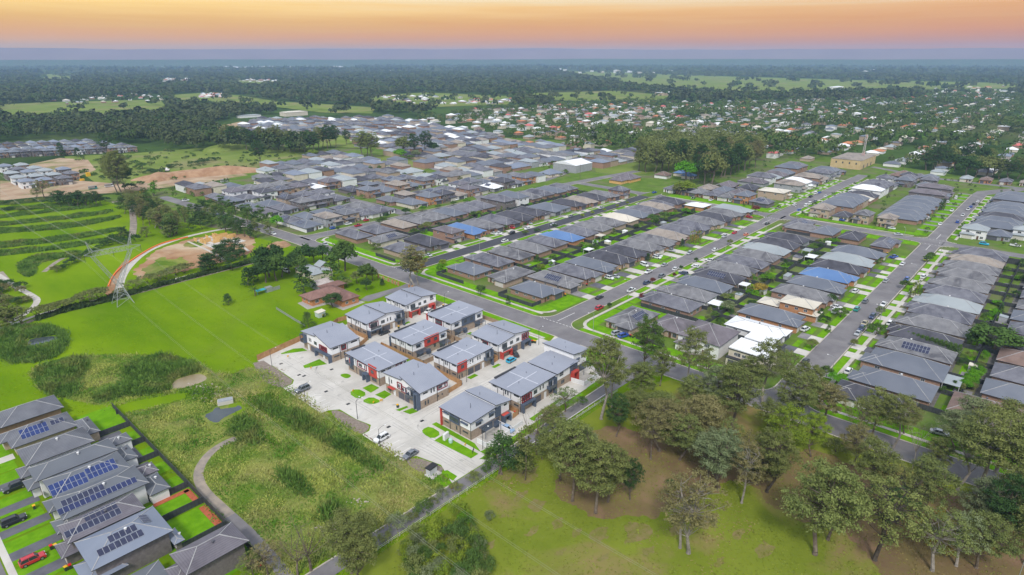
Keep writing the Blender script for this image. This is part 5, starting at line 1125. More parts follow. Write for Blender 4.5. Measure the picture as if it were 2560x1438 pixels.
def tree(x, y, kind, col, h, r, where, group=None, bk=None, lod=None, z=0):
    d = math.hypot(x, y)
    if lod is None: lod = 0 if d < 260 else 1
    tm, cm, H, Rr = tree_kind(kind, tr.randrange(3 if kind in ('gum', 'sparse', 'tall', 'round') else 2), lod)
    t = root({'bush': 'shrub', 'pencil': 'pencil_pine', 'palm': 'palm_tree'}.get(kind, 'gum_tree' if kind in ('gum', 'sparse', 'tall') else 'tree'), (x, y, z), tr.uniform(0, 6.28)); r *= .92 if kind in ('gum', 'tall', 'sparse') else 1; h *= 1.08 if kind in ('gum', 'sparse') else 1; t.scale = (r/Rr, r/Rr, h/H)
    if tm: put('trunk', tm, t, m=bk or (bark_w if kind == 'tall' else bark))
    c = put('crown', cm, t, m=LM_[col]); NT[0] += 1
    auto(t, (CN[col]+' '+KN[kind]), where, 'shrub' if kind == 'bush' else 'tree', group); return t
def trees(l, where, group):
    for e in l:
        px, py, kind, col, h, r = e[:6]; x, y = at(px, py); tree(x, y, kind, col, h, r, where, group, *(e[6:]))
GP = 'gum trees of the lower right park'
trees([(1256,1187,'slim','dark',12,3.4),(1313,1200,'slim','olive',15,2.8),(1306,1184,'slim','dark',9,2.2),(1342,1137,'bare','brown',15,4.2),(1357,1150,'slim','olive',10,2.4),(1225,1168,'slim','mid',6,2)], 'between the lower lane and the park', GP)
trees([(1431,1253,'gum','olive',22,6.8),(1400,1200,'gum','olive',17,5.5),(1489,1283,'gum','olive',19,7.0),(1520,1255,'gum','olive',16,5.5),(1575,1250,'gum','dark',11,3.6),(1627,1148,'sparse','brown',14,4.6),(1541,1092,'gum','dark',13,4.2),(1455,1215,'gum','grey',16,5)], 'at the left edge of the park grove', GP)
trees([(1648,1128,'gum','brown',15,8.2),(1745,1120,'gum','brown',15,8.5),(1700,1150,'gum','olive',13,6.5),(1795,1225,'gum','grey',16,7.2),(1770,1205,'gum','grey',14,6),(1721,1383,'sparse','brown',20,8.2,bark_w),(1700,1370,'sparse','brown',17,6,bark_w),(1854,1258,'sparse','brown',17,5.2,bark_w),(1870,1200,'sparse','brown',14,6),(1677,1217,'bush','dark',2.4,1.6)], 'in the middle of the park grove', GP)
trees([(1917,1231,'gum','olive',17,6.5,bark_d),(1955,1165,'gum','lime',17,6.2),(2026,1142,'gum','lime',13,4.2),(2037,1386,'gum','olive',22,9.2),(2070,1350,'gum','olive',17,6.5),(2167,1245,'gum','olive',16,6),(2131,1165,'gum','brown',12,4.5),(2186,1400,'sparse','olive',20,9,bark_d),(2242,1308,'sparse','olive',15,7,bark_d),(2210,1345,'sparse','dark',14,6,bark_d)], 'in the right half of the park grove', GP)
trees([(2233,1120,'tall','olive',17,5.4),(2280,1175,'bare','olive',14,2.6,bark_w),(2394,1225,'tall','olive',20,5.8),(2438,1233,'tall','olive',24,8.2),(2490,1180,'tall','olive',21,7.5),(2520,1250,'gum','olive',20,7.5),(2455,1333,'gum','grey',13,7),(2500,1372,'gum','dark',18,6.4),(2545,1330,'gum','olive',18,6.5),(2330,1427,'sparse','olive',15,7.2,bark_w),(2390,1415,'sparse','grey',13,6,bark_w),(2317,1173,'bush','dark',3,2.4),(2342,1190,'bush','dark',2.4,2),(2300,1290,'gum','olive',15,6.5),(2440,1420,'gum','olive',13,6),(2560,1410,'gum','olive',16,6)], 'at the right edge of the picture', GP)
trees([(2345,1330,'bush','gold',7,1.4),(2295,1330,'bush','gold',5.5,1.2),(2325,1375,'bush','gold',4.5,1.3),(2362,1395,'bush','gold',4,1.8)], 'hanging as mistletoe in the park grove', 'golden mistletoe clumps')
trees([(1503,1048,'tall','olive',28,7.0,bark_w),(1530,1020,'tall','olive',20,5.5,bark_w),(1613,935,'gum','mid',20,6.2),(1650,965,'gum','olive',13,4.5),(1723,996,'tall','olive',25,6),(1600,1010,'gum','olive',14,6),(1590,1050,'gum','olive',9,6.5),(1650,1055,'gum','olive',9,6.5),(1827,1075,'gum','olive',20,8.2),(1790,1040,'gum','grey',16,6.5),(1905,1010,'tall','olive',22,7),(1960,975,'sparse','olive',14,5),(1985,1050,'gum','olive',15,7.5),(2060,1060,'gum','brown',13,5.8),(1920,1090,'gum','olive',11,5),(2145,1110,'sparse','olive',14,5),(1860,1010,'gum','olive',15,6),(1770,965,'sparse','olive',11,5),(2015,1000,'gum','olive',12,5.5),(1700,1060,'bush','olive',4,4),(2090,1130,'bush','olive',4,4)], 'in the belt between the park and the cross road', GP)
trees([(1413,1030,'sparse','grey',8,5),(1456,1012,'bush','mid',3,2),(1380,1080,'gum','olive',8,4.5)], 'in front of the lower townhouses', GP)
trees([(880,1432,'gum','olive',14,7),(905,1455,'gum','olive',12,5),(778,1428,'bare','olive',12,5),(745,1440,'bare','brown',9,4),(670,1438,'sparse','brown',8,4),(635,1445,'sparse','olive',6,3.4)], 'at the bottom edge beside the lower lane', 'trees at the bottom edge')
th = []
for i in range(46):
    a = tr.uniform(0, 6.3); rr = math.sqrt(tr.random()); px = 1125+120*rr*math.cos(a); py = 1395+75*rr*math.sin(a)
    if py > 1460: continue
    th.append((px, py, 'bush', tr.choice(['olive','mid','mid','grey','lime']), tr.uniform(2.5, 5.5), tr.uniform(1.8, 3.2)))
th += [(1147,1300,'bush','lime',5.5,2.6),(1165,1310,'bush','vivid',4,2.4),(1020,1400,'bush','lime',4,1.6),(1225,1302,'bush','grey',3,1.6)]
trees(th, 'in the thicket on the lower park lawn', 'shrubs of the lower thicket')
trees([(994,1325,'bush','grey',4.5,2.8),(1059,1283,'bush','mid',3.6,2.6),(1030,1300,'bush','olive',2.4,1.8),(1106,1250,'bush','grey',3.8,1.9),(1140,1226,'bush','olive',2,2),(1185,1200,'bush','olive',2,2.4),(1215,1180,'bush','mid',2.2,1.6),(960,1350,'bush','olive',2,2),(1083,1262,'bush','olive',2,1.8)], 'along the white barrier of the lower lane', 'shrubs along the lower lane')
fl = []
for i in range(11):
    px, py = tr.uniform(1420, 2520), tr.uniform(1010, 1240); py = max(py, 1000+(px-1420)*.10)
    fl.append((px, py, tr.choice(['gum', 'gum', 'sparse']), tr.choice(['olive', 'olive', 'brown', 'grey']), tr.uniform(9, 15), tr.uniform(4, 6.5)))
for i in range(2): px, py = tr.uniform(2150, 2570), tr.uniform(1250, 1440); fl.append((px, py, tr.choice(['gum', 'sparse']), tr.choice(['olive', 'olive', 'grey', 'dark']), tr.uniform(9, 15), tr.uniform(4, 6.5)))
trees(fl, 'among the crowns of the park grove', GP)
GH = 'trees round the brick house'
B_ = lambda x, y: (540+x/4.493, 560+y/4.493)
def bt(l, where, group, T_=B_):
    for e in l: px, py = T_(e[0], e[1]); x, y = at(px, py); tree(x, y, e[2], e[3], e[4], e[5], where, group, *(e[6:]))
bt([(600,600,'round','dark',18,7.5),(560,660,'round','dark',13,6),(680,640,'round','mid',15,6.5),(470,650,'round','dark',9,3.5),(360,695,'cone','dark',9,3.6),(420,690,'cone','dark',9,3.2),(740,600,'round','dark',12,5),(820,560,'round','dark',9,4.6),(940,550,'round','mid',10,5),(1010,450,'round','dark',12,5.5),(1100,440,'round','mid',9,4),(1200,420,'round','dark',9.5,4.6),(900,480,'round','dark',9,4.5),(660,500,'round','dark',14,6)], 'in the dark clump left of the white cottage', GH)
bt([(1450,530,'round','mid',17,6.8,bark_d),(1380,500,'round','dark',13,4.5),(1315,665,'cone','mid',15,6.4),(1000,775,'cone','dark',13,6)], 'beside the white cottage', GH)
bt([(1700,655,'round','mid',10,4.4),(1760,640,'round','olive',7,3),(1590,670,'round','olive',7,3.4),(1695,745,'round','dark',6.5,2.6),(1470,700,'round','olive',4,2.6),(1590,770,'bush','dark',2.4,1.1),(1870,690,'cone','dark',3.4,1.4),(1315,935,'round','dark',7,4.6),(1040,1160,'cone','mid',6.5,3.2),(140,905,'cone','dark',5,2.6),(1230,1040,'bush','mid',1.8,1.6),(440,810,'palm','mid',4.6,2.6)], 'in the garden of the brick house', GH)
bt([(2225,700,'tall','brown',20,7.5),(2275,690,'tall','gold',15,4.5),(2180,690,'tall','olive',16,4)], 'over the cross road near the brick gateway', 'gum trees by the brick gateway')
R1_ = lambda x, y: (380+x/4.741, 360+y/4.741)
bt([(1310,970,'slim','mid',13,3.2),(1490,1000,'round','vivid',9,4),(1385,1080,'slim','olive',8,2.6),(1170,900,'slim','mid',10,3.2),(1090,860,'slim','mid',8,3),(910,820,'slim','mid',9,3),(990,840,'pencil','dark',9,1.4),(965,835,'pencil','dark',8,1.4),(1240,870,'round','dark',5,2),(1100,830,'round','dark',5,2.2),(830,760,'slim','mid',9,3),(600,740,'round','mid',6,3),(700,740,'round','mid',6,3)], 'between the cross road and the grey roofs', 'street trees of the upper cross road', R1_)
for i, (x, y) in enumerate(((400,930),(480,1040),(545,960),(610,1010),(700,970),(760,900),(830,1010),(885,1040),(960,1060),(1020,1080),(1095,1100),(1170,1120),(1245,1110),(190,1100),(905,1000),(650,950),(1130,950),(850,930),(1210,1010),(960,960),(740,860),(350,900),(560,890),(480,900),(620,860),(680,850))):
    px, py = R1_(x, y); X, Y = at(px, py); tree(X, Y, 'slim', tr.choice(['dark', 'olive', 'dark', 'mid']), tr.uniform(8.5, 11.5), tr.uniform(2.2, 3.2), 'in the slender rows beside the upper cross road', 'slender trees beside the upper cross road', lod=0)
for (x, y, h, r) in ((100,1400,10,3.6),(60,1380,8,3),(190,1330,10,4),(300,1330,10,3.6),(240,1500,9,3.4),(-90,1520,8,3.6)):
    px, py = R1_(x+720, y); X, Y = at(px, py); tree(X, Y, 'slim', 'dark', h, r, 'at the edge of the building site', 'slender trees beside the upper cross road', lod=0)
R2_ = lambda x, y: (x/4.493, 440+y/4.493)
gv = []
for i in range(44):
    t = tr.random(); x = 1440+t*560+tr.uniform(-60, 60); y = 250+t*300+tr.uniform(-40, 170)*(1-.3*t)+tr.uniform(0, 120)
    if x < 1540 and y < 300: continue
    gv.append((x, y, tr.choice(['gum', 'gum', 'slim', 'tall']), tr.choice(['olive', 'olive', 'dark', 'mid', 'brown']), tr.uniform(10, 15), tr.uniform(3.2, 4.8), None, 0))
bt(gv, 'in the grove at the end of the striped field', 'grove at the end of the striped field', R2_)
bt([(x, 335+tr.uniform(-14, 10), tr.choice(['slim', 'gum']), 'dark', tr.uniform(8, 11), tr.uniform(3, 4.2)) for x in (640,690,715,780,835,865,905,940,980,1010,1055,1095,1140)]+[(1190,290,'bush','dark',4,4),(500,250,'sparse','olive',14,7),(430,265,'sparse','olive',9,5)], 'in the dark row above the striped field', 'dark row above the striped field', R2_)
bt([(x, y+tr.uniform(-8, 8), 'bush', tr.choice(['dark', 'mid', 'olive']), tr.uniform(2.2, 4), tr.uniform(2.2, 3.6)) for x, y in ((30,310),(110,315),(170,320),(250,310),(330,300),(400,295),(460,290),(530,300),(600,300),(50,400),(120,395),(230,390),(300,385))], 'in the scrub above the striped field', 'scrub round the striped field', R2_)
bt([(640+i*48, 1085-i*26+tr.uniform(-14, 14), 'bush', tr.choice(['dark', 'dark', 'olive']), tr.uniform(2.4, 4.2), tr.uniform(2.2, 3.4)) for i in range(17)]+[(1260,740,'bush','dark',5,4),(1330,760,'bush','dark',5,4.4),(1400,770,'bush','dark',4.5,4),(1520,740,'bush','dark',5,4),(1395,715,'slim','dark',8,3),(1900,690,'slim','olive',8,3.4),(1640,690,'slim','olive',7,2.6)], 'in the diagonal shrub strip behind the pylon', 'scrub round the striped field', R2_)
LM2 = lambda x, y: (x/3.269, 620+y/3.269)
bt([(x, y, 'umbrella', 'olive', h, r) for x, y, h, r in ((320,560,4.2,4.2),(400,540,3.8,4),(480,520,4,3.6),(560,490,3.6,3.4),(620,470,3.6,3.6),(740,440,4.6,5),(810,420,4.8,5),(1090,335,3.8,4),(1210,290,4,4.2),(1290,270,3.6,4),(1370,250,4,4.2),(1440,220,4.2,4.4),(1520,200,4.2,4.6),(1000,385,3,3))], 'in the line along the white footpath', 'low wattles along the footpath', LM2)
bt([(1700,190,'slim','dark',9,3.2),(1725,165,'slim','dark',8,3),(1840,130,'slim','dark',8,3),(1910,110,'slim','dark',8,2.6),(1990,110,'slim','dark',8,2.4),(50,650,'slim','olive',9,4),(165,620,'slim','olive',8,3.4),(5,640,'slim','olive',8,3.4)], 'standing along the white footpath', 'slender trees along the footpath', LM2)
bt([(tr.uniform(-60, 270), tr.uniform(300, 480), 'bush', tr.choice(['dark', 'dark', 'olive', 'brown']), tr.uniform(2.4, 4), tr.uniform(2.4, 3.8)) for i in range(20)], 'in the dark scrub at the left edge', 'dark scrub at the left edge', LM2)
hd = MB()
R3_ = lambda x, y: (x/4.571, 280+y/4.571)
bt([(1225,500,'gum','dark',24,8.5),(705,500,'cone','dark',14,6),(895,515,'cone','dark',10,5),(1400,960,'gum','olive',34,10,None,0),(1340,930,'gum','olive',28,8.5,None,0),(1450,940,'gum','dark',27,8,None,0),(1250,760,'gum','olive',20,7),(1420,660,'bare','brown',16,6),(1480,900,'bush','dark',7,6),(1625,650,'round','mid',7,5),(1760,960,'slim','vivid',11,3.6)], 'on the meadow between the two estates', 'lone trees of the upper meadow', R3_)
bt([(x, y, 'bush', 'dark', 4.5, 6) for x, y in ((1740,700),(1800,710),(1860,690),(2290,590),(2340,580),(2420,560),(1960,640),(2210,610))], 'in the scrub beside the earthworks', 'scrub by the earthworks', R3_)
R4_ = lambda x, y: (560+x/4.267, 260+y/4.267)
bt([(385,665,'gum','dark',24,8.5),(1480,570,'gum','olive',27,10),(1590,580,'gum','olive',26,11),(1530,560,'gum','dark',24,9),(1920,560,'round','olive',24,10),(1880,590,'round','vivid',12,7),(2030,560,'gum','dark',24,8),(2160,540,'gum','dark',25,9),(2230,530,'round','dark',14,7),(2050,580,'round','grey',10,6),(1990,590,'bush','mid',5,5),(1310,440,'gum','dark',18,7),(1195,470,'gum','dark',26,7),(950,560,'round','lime',8,7)], 'standing among the northern estate', 'big trees of the northern estate', R4_)
bt([(x+tr.uniform(-12, 12), y+tr.uniform(-10, 14), 'gum', tr.choice(['dark', 'dark', 'olive']), tr.uniform(20, 28), tr.uniform(7, 10)) for x, y in ((40,470),(110,480),(180,470),(250,480),(330,490),(400,480),(470,480),(530,490),(580,500),(650,490),(700,500),(750,510),(800,505),(860,510),(910,495),(960,500),(1010,500),(1060,480),(1110,490),(1140,470))], 'in the tall tree line above the meadow', 'tall tree line above the meadow', R4_)
P8_ = lambda x, y: (1580+x/4.741, 360+y/4.741)
bt([(640,430,'round','vivid',19,11),(620,590,'round','lime',12,8),(560,600,'round','olive',9,6),(700,560,'bush','lime',6,5)], 'beside the blue roofs below the dark wood', 'bright trees below the dark wood', P8_)
bt([(x+tr.uniform(-20, 20), y+tr.uniform(-14, 14), tr.choice(['gum', 'gum', 'round']), tr.choice(['olive', 'dark', 'olive', 'brown']), tr.uniform(22, 31), tr.uniform(8, 11)) for x, y in ((80,330),(170,340),(260,330),(350,330),(430,330),(500,310),(560,250),(450,250),(360,230),(600,330),(780,360),(800,420),(840,480),(880,440),(930,400),(980,380),(1040,390),(1100,370),(1160,360),(1210,350),(1280,330),(1340,310),(1400,290),(1450,270),(900,330),(1000,300),(1100,280),(1250,260),(740,300),(1330,220),(1420,200),(930,490))], 'in the dark wood beside the ochre house', 'gum trees of the dark wood', P8_)
R5_ = lambda x, y: (2060+x/5.12, 360+y/5.12)
bt([(x+tr.uniform(-20, 20), y+tr.uniform(-12, 12), tr.choice(['gum', 'round']), tr.choice(['dark', 'dark', 'olive']), tr.uniform(16, 24), tr.uniform(8, 11)) for x, y in ((1320,330),(1420,340),(1500,300),(1600,280),(1660,330),(1740,260),(1830,270),(1900,330),(1980,300),(2060,290),(1950,420),(2060,420),(2150,420),(2250,440),(1800,430),(2380,470),(2480,450))], 'behind the small green at upper right', 'big trees behind the small green', R5_)
bt([(1480,850,'pencil','dark',8,1.3),(1500,850,'pencil','dark',8,1.3),(1522,850,'pencil','dark',7,1.3)], 'beside the slate roofs on the right street', 'pencil pines', R5_)
P5_ = lambda x, y: (1980+x/3.995, 640+y/3.995)
bt([(2010,960,'round','mid',11,8.5),(1840,900,'round','mid',6,4)], 'in a back yard at the right edge', 'back yard trees', P5_)
bt([(1050+i*46, 835+i*15, 'cone', 'mid', 4.4+.1*i, 1.7) for i in range(14)], 'in the tall hedge between two grey roofs', 'conifers of the tall hedge', P5_)
bt([(1165+i*22, 415-i*8, 'pencil', 'lime' if i % 2 else 'mid', 6.5, .9) for i in range(5)], 'in the short row beside the right street', 'pencil pines', P5_)
bt([(1720+i*34, 1330-i*36, 'round', 'vivid', 3.6, 2.3) for i in range(5)], 'in the lime hedge behind the white awning', 'bright hedge shrubs', P5_)
bt([(1120,330,'round','mid',5,2.4),(870,610,'round','grey',5.5,2),(615,900,'round','olive',3,1.6),(340,1210,'round','mid',4.5,2.2),(450,1280,'round','vivid',4.5,3),(830,790,'round','mid',5.5,3.6),(380,480,'round','dark',5,2.8),(480,610,'round','mid',4.5,3.2),(255,640,'cone','dark',4,1.8),(285,610,'cone','dark',4,1.6),(340,660,'bush','dark',3,2.2),(360,760,'cone','mid',3,1.4),(195,920,'round','olive',4,2.4),(1350,60,'round','mid',4.5,2.6),(1380,30,'round','mid',4,2.2),(220,1300,'bush','mid',2.4,2.4),(860,75,'bush','mid',3,3)], 'in the front gardens of the right street', 'garden trees of the right street', P5_)
P2_ = lambda x, y: (1600+x/4.794, 480+y/4.794)
bt([(600+i*20, 620-(i % 3)*6, 'pencil', 'gold' if i % 2 else 'lime', 7, .8) for i in range(7)], 'in the golden row beside the central street', 'pencil pines', P2_)
bt([(160,370,'round','mid',6.5,4.4),(290,330,'round','mid',6,4),(550,270,'round','vivid',5,3),(1380,240,'round','red',5,3.2),(1430,1220,'round','gold',5.5,3.4),(1530,1070,'round','vivid',4.5,3.4),(1310,1050,'round','olive',4,2.6),(1050,1430,'round','grey',5,3.4),(2100,790,'bush','dark',3.6,4),(670,850,'round','dark',3.2,1.2),(490,940,'round','dark',3,1.1),(410,1030,'round','red',3,1),(150,1100,'round','red',3.4,1.4),(20,1290,'round','red',3.4,1.6),(1075,640,'round','olive',4,1.8),(500,660,'cone','dark',5,1.6),(90,820,'cone','dark',4,1.8),(2290,400,'bush','vivid',2.4,2.2),(1880,1180,'bush','mid',1,1)][:17], 'in the gardens round the central street', 'garden trees of the central street', P2_)
P1_ = lambda x, y: (1100+x/3.994, 500+y/3.994)
bt([(408,955,'round','mid',5.6,2.4),(680,1045,'cone','dark',4.2,1.4),(1690,1080,'round','dark',2.8,1.2),(10,720,'round','vivid',4.4,2.4),(30,660,'round','lime',3.4,1.8),(860,345,'round','olive',2.8,1.6),(840,350,'round','mid',3,1.6),(1420,180,'round','lime',3.4,1.6),(1520,150,'round','lime',3.2,1.5),(1640,120,'round','lime',3,1.5),(1770,80,'round','lime',3,1.5),(1870,50,'round','lime',3,1.5),(970,325,'round','dark',2.8,2.2),(1150,275,'bush','dark',2.6,2.6),(650,300,'round','mid',3.4,2),(850,270,'round','mid',3.2,1.6),(330,170,'round','mid',4.4,2.8),(390,160,'round','lime',4,2.6),(210,190,'round','mid',3,1.4),(970,620,'cone','mid',4,2),(1010,690,'round','lime',3,2.4),(250,605,'bush','dark',1.4,1.2)], 'in the verges of the dark and central streets', 'small street trees', P1_)
P6_ = lambda x, y: (700+x/4.794, 460+y/4.794)
bt([(1230,500,'round','mid',6.5,4),(1280,410,'round','dark',4,2.2),(1510,370,'round','dark',5.5,3),(1710,330,'round','vivid',4.4,2.8),(1895,300,'round','mid',3.6,2.4),(2240,235,'round','vivid',4,3),(2080,260,'round','mid',4,2.4),(400,140,'round','dark',4,2.6),(325,110,'round','dark',3.6,2.4),(695,560,'round','mid',3,1.5),(1150,790,'round','olive',4.5,3),(1770,540,'round','olive',5,3.4),(1610,600,'round','mid',4,2.8),(1905,1060,'cone','vivid',4.6,2.6),(1950,980,'round','lime',3.8,2.2),(1225,1210,'cone','dark',3,1.4)], 'along the streets behind the white cottage', 'small street trees', P6_)
# ------------------------------------------------------------ forests and suburban canopy too numerous to part
def blob_field(name, P, label, m, per, size, squash=.75, seed=3, core=0):
    """canopy of many crowns: P rows are x y z radius height"""
    rs = np.random.RandomState(seed); n = len(P); k = per
    d = rs.normal(size=(n, k, 3)); d[:, :, 2] = np.abs(d[:, :, 2])-.25; d /= np.linalg.norm(d, axis=2, keepdims=True)
    rad = P[:, 3][:, None]*rs.uniform(.6, 1.05, (n, k)); C = d*rad[:, :, None]; C[:, :, 2] *= (P[:, 4]*.42/P[:, 3])[:, None]
    C[:, :, 0] += P[:, 0][:, None]; C[:, :, 1] += P[:, 1][:, None]; C[:, :, 2] += (P[:, 2]+P[:, 4]*.58)[:, None]
    N = d+rs.normal(size=(n, k, 3))*.35; S_ = (P[:, 3][:, None]*size*rs.uniform(.6, 1.3, (n, k)))
    me = quads_mesh(name, C.reshape(-1, 3), N.reshape(-1, 3), S_.reshape(-1), m, rs, 1.2)
    o = put(name, me); tag(o, label, 'trees', kind='stuff'); return o
far_l = mat('forest_canopy', (.035,.055,.022), (.10,.12,.05), sc=.05, det=6, rough=1, spec=.05, c3=(.045,.095,.02), sc3=.02)
sub_l = mat('suburb_canopy', (.045,.085,.024), (.14,.175,.055), sc=.09, det=4, rough=1, spec=.05, c3=(.07,.15,.02), sc3=.05)
CLEAR = [[(1375,174),(1700,186),(2100,198),(2560,207),(2560,224),(2200,226),(1900,234),(1740,228),(1590,214),(1500,198)], [(1290,233),(1540,226),(1690,238),(1650,258),(1400,254)], [(925,240),(1060,230),(1150,234),(1290,240),(1280,265),(1100,270),(960,264),(920,254)],
 [(850,262),(940,270),(930,287),(800,284),(640,264),(560,262),(430,258),(430,236),(520,230),(600,238),(700,253)], [(0,260),(120,256),(400,234),(425,272),(300,288),(0,294)], [(100,184),(200,182),(190,202),(90,202)], [(600,198),(700,202),(690,216),(590,214)], [(400,194),(490,194),(490,208),(390,208)], [(2300,224),(2560,216),(2560,252),(2300,250)], [(60,150),(900,150),(900,173),(240,172)], [(600,290),(700,286),(980,285),(1240,330),(1290,400),(1180,380),(1060,392),(965,420),(905,420),(860,360),(800,322),(620,345)]]
FOR = [[(-200,153),(2760,153),(2760,250),(2100,250),(1500,262),(1200,272),(1000,296),(880,290),(620,292),(560,300),(520,330),(600,352),(640,372),(480,372),(430,372),(345,366),(250,348),(150,343),(0,356),(-200,360)], [(440,345),(600,350),(780,372),(770,392),(600,380),(440,380)]]
nr = np.random.RandomState(11); pts = {0: [], 1: [], 2: [], 3: []}
def forest(d0, d1, step, lod, rr, hh, keep=1.0):
    a0, a1 = YAW-R(46), YAW+R(46); n = int((a1-a0)/2*(d1*d1-d0*d0)/(step*step)*keep)
    r = np.sqrt(nr.uniform(d0*d0, d1*d1, n)); a = nr.uniform(a0, a1, n)
    for rr_, aa in zip(r, a):
        x, y = rr_*math.cos(aa), rr_*math.sin(aa); s = scr(x, y); s2 = scr(x, y, hh*.5)
        if s[0] < -250 or s[0] > 2810: continue
        if not any(inside(*s, f) for f in FOR): continue
        if any(inside(*s, f) or inside(*s2, f) for f in CLEAR): 
            if tr.random() > .03: continue
        g = .5+.5*math.sin(x*.0021+1.3)*math.sin(y*.0027+.4)+.25*math.sin(x*.007)*math.sin(y*.009)
        if g < .10 and d0 > 1500: continue
        pts[lod].append((x, y, 0, rr*tr.uniform(.7, 1.3), hh*tr.uniform(.65, 1.2)))
forest(600, 1200, 9.5, 0, 6.0, 19); forest(1200, 2400, 14, 1, 9, 19); forest(2400, 5200, 30, 2, 19, 16); forest(5200, 8600, 80, 3, 48, 13, .62)
for k, (per, size) in {0: (44, .24), 1: (22, .34), 2: (14, .42), 3: (10, .5)}.items():
    blob_field('forest', np.array(pts[k]), ['dark woodland nearest beyond the new estates', 'dark woodland in the middle distance', 'hazy woodland towards the plain', 'blue hazy woodland below the horizon'][k], far_l, per, size, seed=k)
sub = []
y = -300
for _ in range(12500):
    d = math.sqrt(nr.uniform(430**2, 3000**2)); a = nr.uniform(YAW-R(46), YAW+R(14)); x, y = d*math.cos(a), d*math.sin(a)
    if not inside(*scr(x, y), PO): continue
    if not free(x-3, y-3, x+3, y+3): continue
    near = d < 1300
    if nr.random() < (.85 if near else .8): sub.append((x, y, 0, nr.uniform(2.2, 5.8)*(1 if near else 1.3), nr.uniform(4.5, 13)))
for i in range(26):      # bigger stands between the old houses
    px, py = nr.uniform(1300, 2560), nr.uniform(262, 400); cx_, cy_ = at(px, py)
    if inside(px, py, PO):
        for j in range(int(nr.uniform(8, 30))): sub.append((cx_+nr.normal()*22, cy_+nr.normal()*22, 0, nr.uniform(5, 8), nr.uniform(14, 22)))
wd = []
for _ in range(1500):
    px, py = nr.uniform(1590, 1910), nr.uniform(350, 470); x, y = at(px, py)
    if inside(px, py, [(1596,432),(1600,395),(1640,372),(1720,366),(1800,366),(1900,376),(1905,402),(1860,418),(1800,445),(1770,462),(1720,440),(1660,436)]) and free(x-3, y-3, x+3, y+3) and all((x-a[0])**2+(y-a[1])**2 > 42 for a in wd): wd.append((x, y, 0, nr.uniform(4.5, 8), nr.uniform(15, 27)))
blob_field('wood', np.array(wd), 'dark gum wood behind the ochre house', LM_['olive'], 150, .125, seed=14)
blob_field('suburb_trees', np.array(sub), 'leafy canopy of garden and street trees among the distant old houses', sub_l, 40, .24, seed=9)
est = []
for _ in range(900):
    px, py = nr.uniform(395, 1640), nr.uniform(292, 560); x, y = at(px, py)
    if (inside(px, py, PN1) or inside(px, py, PN2) or inside(px, py, PN3)) and free(x-1.5, y-1.5, x+1.5, y+1.5): est.append((x, y, 0, nr.uniform(1.2, 2.6), nr.uniform(2.5, 5.5)))
for _ in range(420):
    x, y = nr.uniform(430, 650), nr.uniform(-40, 240)
    if free(x-1.2, y-1.2, x+1.2, y+1.2) and not (47 < y < 58 or 139 < y < 149.5) and abs(x-424-(y-60)*.05) > 7: est.append((x, y, 0, nr.uniform(.9, 2.0), nr.uniform(1.8, 4.5)))
mea = [at(nr.uniform(150, 800), nr.uniform(372, 465)) for _ in range(260)]
for x, y in mea:
    if inside(*scr(x, y), [(160,392),(480,372),(780,378),(680,402),(560,440),(300,470),(200,430)]): est.append((x, y, 0, nr.uniform(1, 4), nr.uniform(1.2, 3)))
blob_field('estate_shrubs', np.array(est), 'small garden trees and shrubs scattered between the distant estate houses', sub_l, 34, .26, seed=5)
# ---- distant ranges
def ridge(name, dist, hgt, seed, m, az0, az1, thick):
    rs = np.random.RandomState(seed); n = 220; b = MB(); f = lambda t: sum(math.sin(t*k_+p_)*a_ for k_, p_, a_ in [(3, seed, .5), (7.3, seed*2, .3), (17, 1.1*seed, .16), (41, seed, .07), (93, 2*seed, .035)])
    pr = []
    for i in range(n+1):
        t = i/n; a = YAW+R(az0+(az1-az0)*t); h = hgt(t)*(1+.05*f(t*6)); pr.append((a, h))
    for (a, h), (a2, h2) in zip(pr, pr[1:]):
        P = [(dist*math.cos(a), dist*math.sin(a), -5), (dist*math.cos(a2), dist*math.sin(a2), -5), ((dist+thick)*math.cos(a2), (dist+thick)*math.sin(a2), h2), ((dist+thick)*math.cos(a), (dist+thick)*math.sin(a), h), ((dist+2.2*thick)*math.cos(a2), (dist+2.2*thick)*math.sin(a2), -5), ((dist+2.2*thick)*math.cos(a), (dist+2.2*thick)*math.sin(a), -5)]
        b.add(P, [(0, 1, 2, 3), (3, 2, 4, 5)])
    o = b.build(name, m); o['kind'] = 'structure'; return o
hill = mat('hill_backlight', (.21,.13,.13), (.24,.155,.15), sc=.002, rough=1, spec=0)  # pinkish base colour carries the sunset backlight on the hills
ridge('foothills', 8700, lambda t: 92+4*math.sin(t*5), 7, far_l, -50, 50, 250)
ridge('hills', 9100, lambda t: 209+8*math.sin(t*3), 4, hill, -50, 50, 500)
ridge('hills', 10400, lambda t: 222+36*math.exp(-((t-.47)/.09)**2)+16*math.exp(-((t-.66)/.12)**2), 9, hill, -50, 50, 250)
# ---- the air
hz = MB(); hz.box(-12000, -12000, -1, 12000, 12000, 292)
hm = bpy.data.materials.new('haze'); hm.use_nodes = True; t = hm.node_tree; t.nodes.clear(); pv = nd(t, 'ShaderNodeVolumePrincipled'); mo = nd(t, 'ShaderNodeOutputMaterial'); lk(t, pv.outputs[0], mo.inputs['Volume'])
pv.inputs['Color'].default_value = (.42, .62, .95, 1); pv.inputs['Density'].default_value = .000098; pv.inputs['Anisotropy'].default_value = .0
o = hz.build('haze', hm); tag(o, 'pale blue evening haze over the plain', 'haze', kind='stuff')
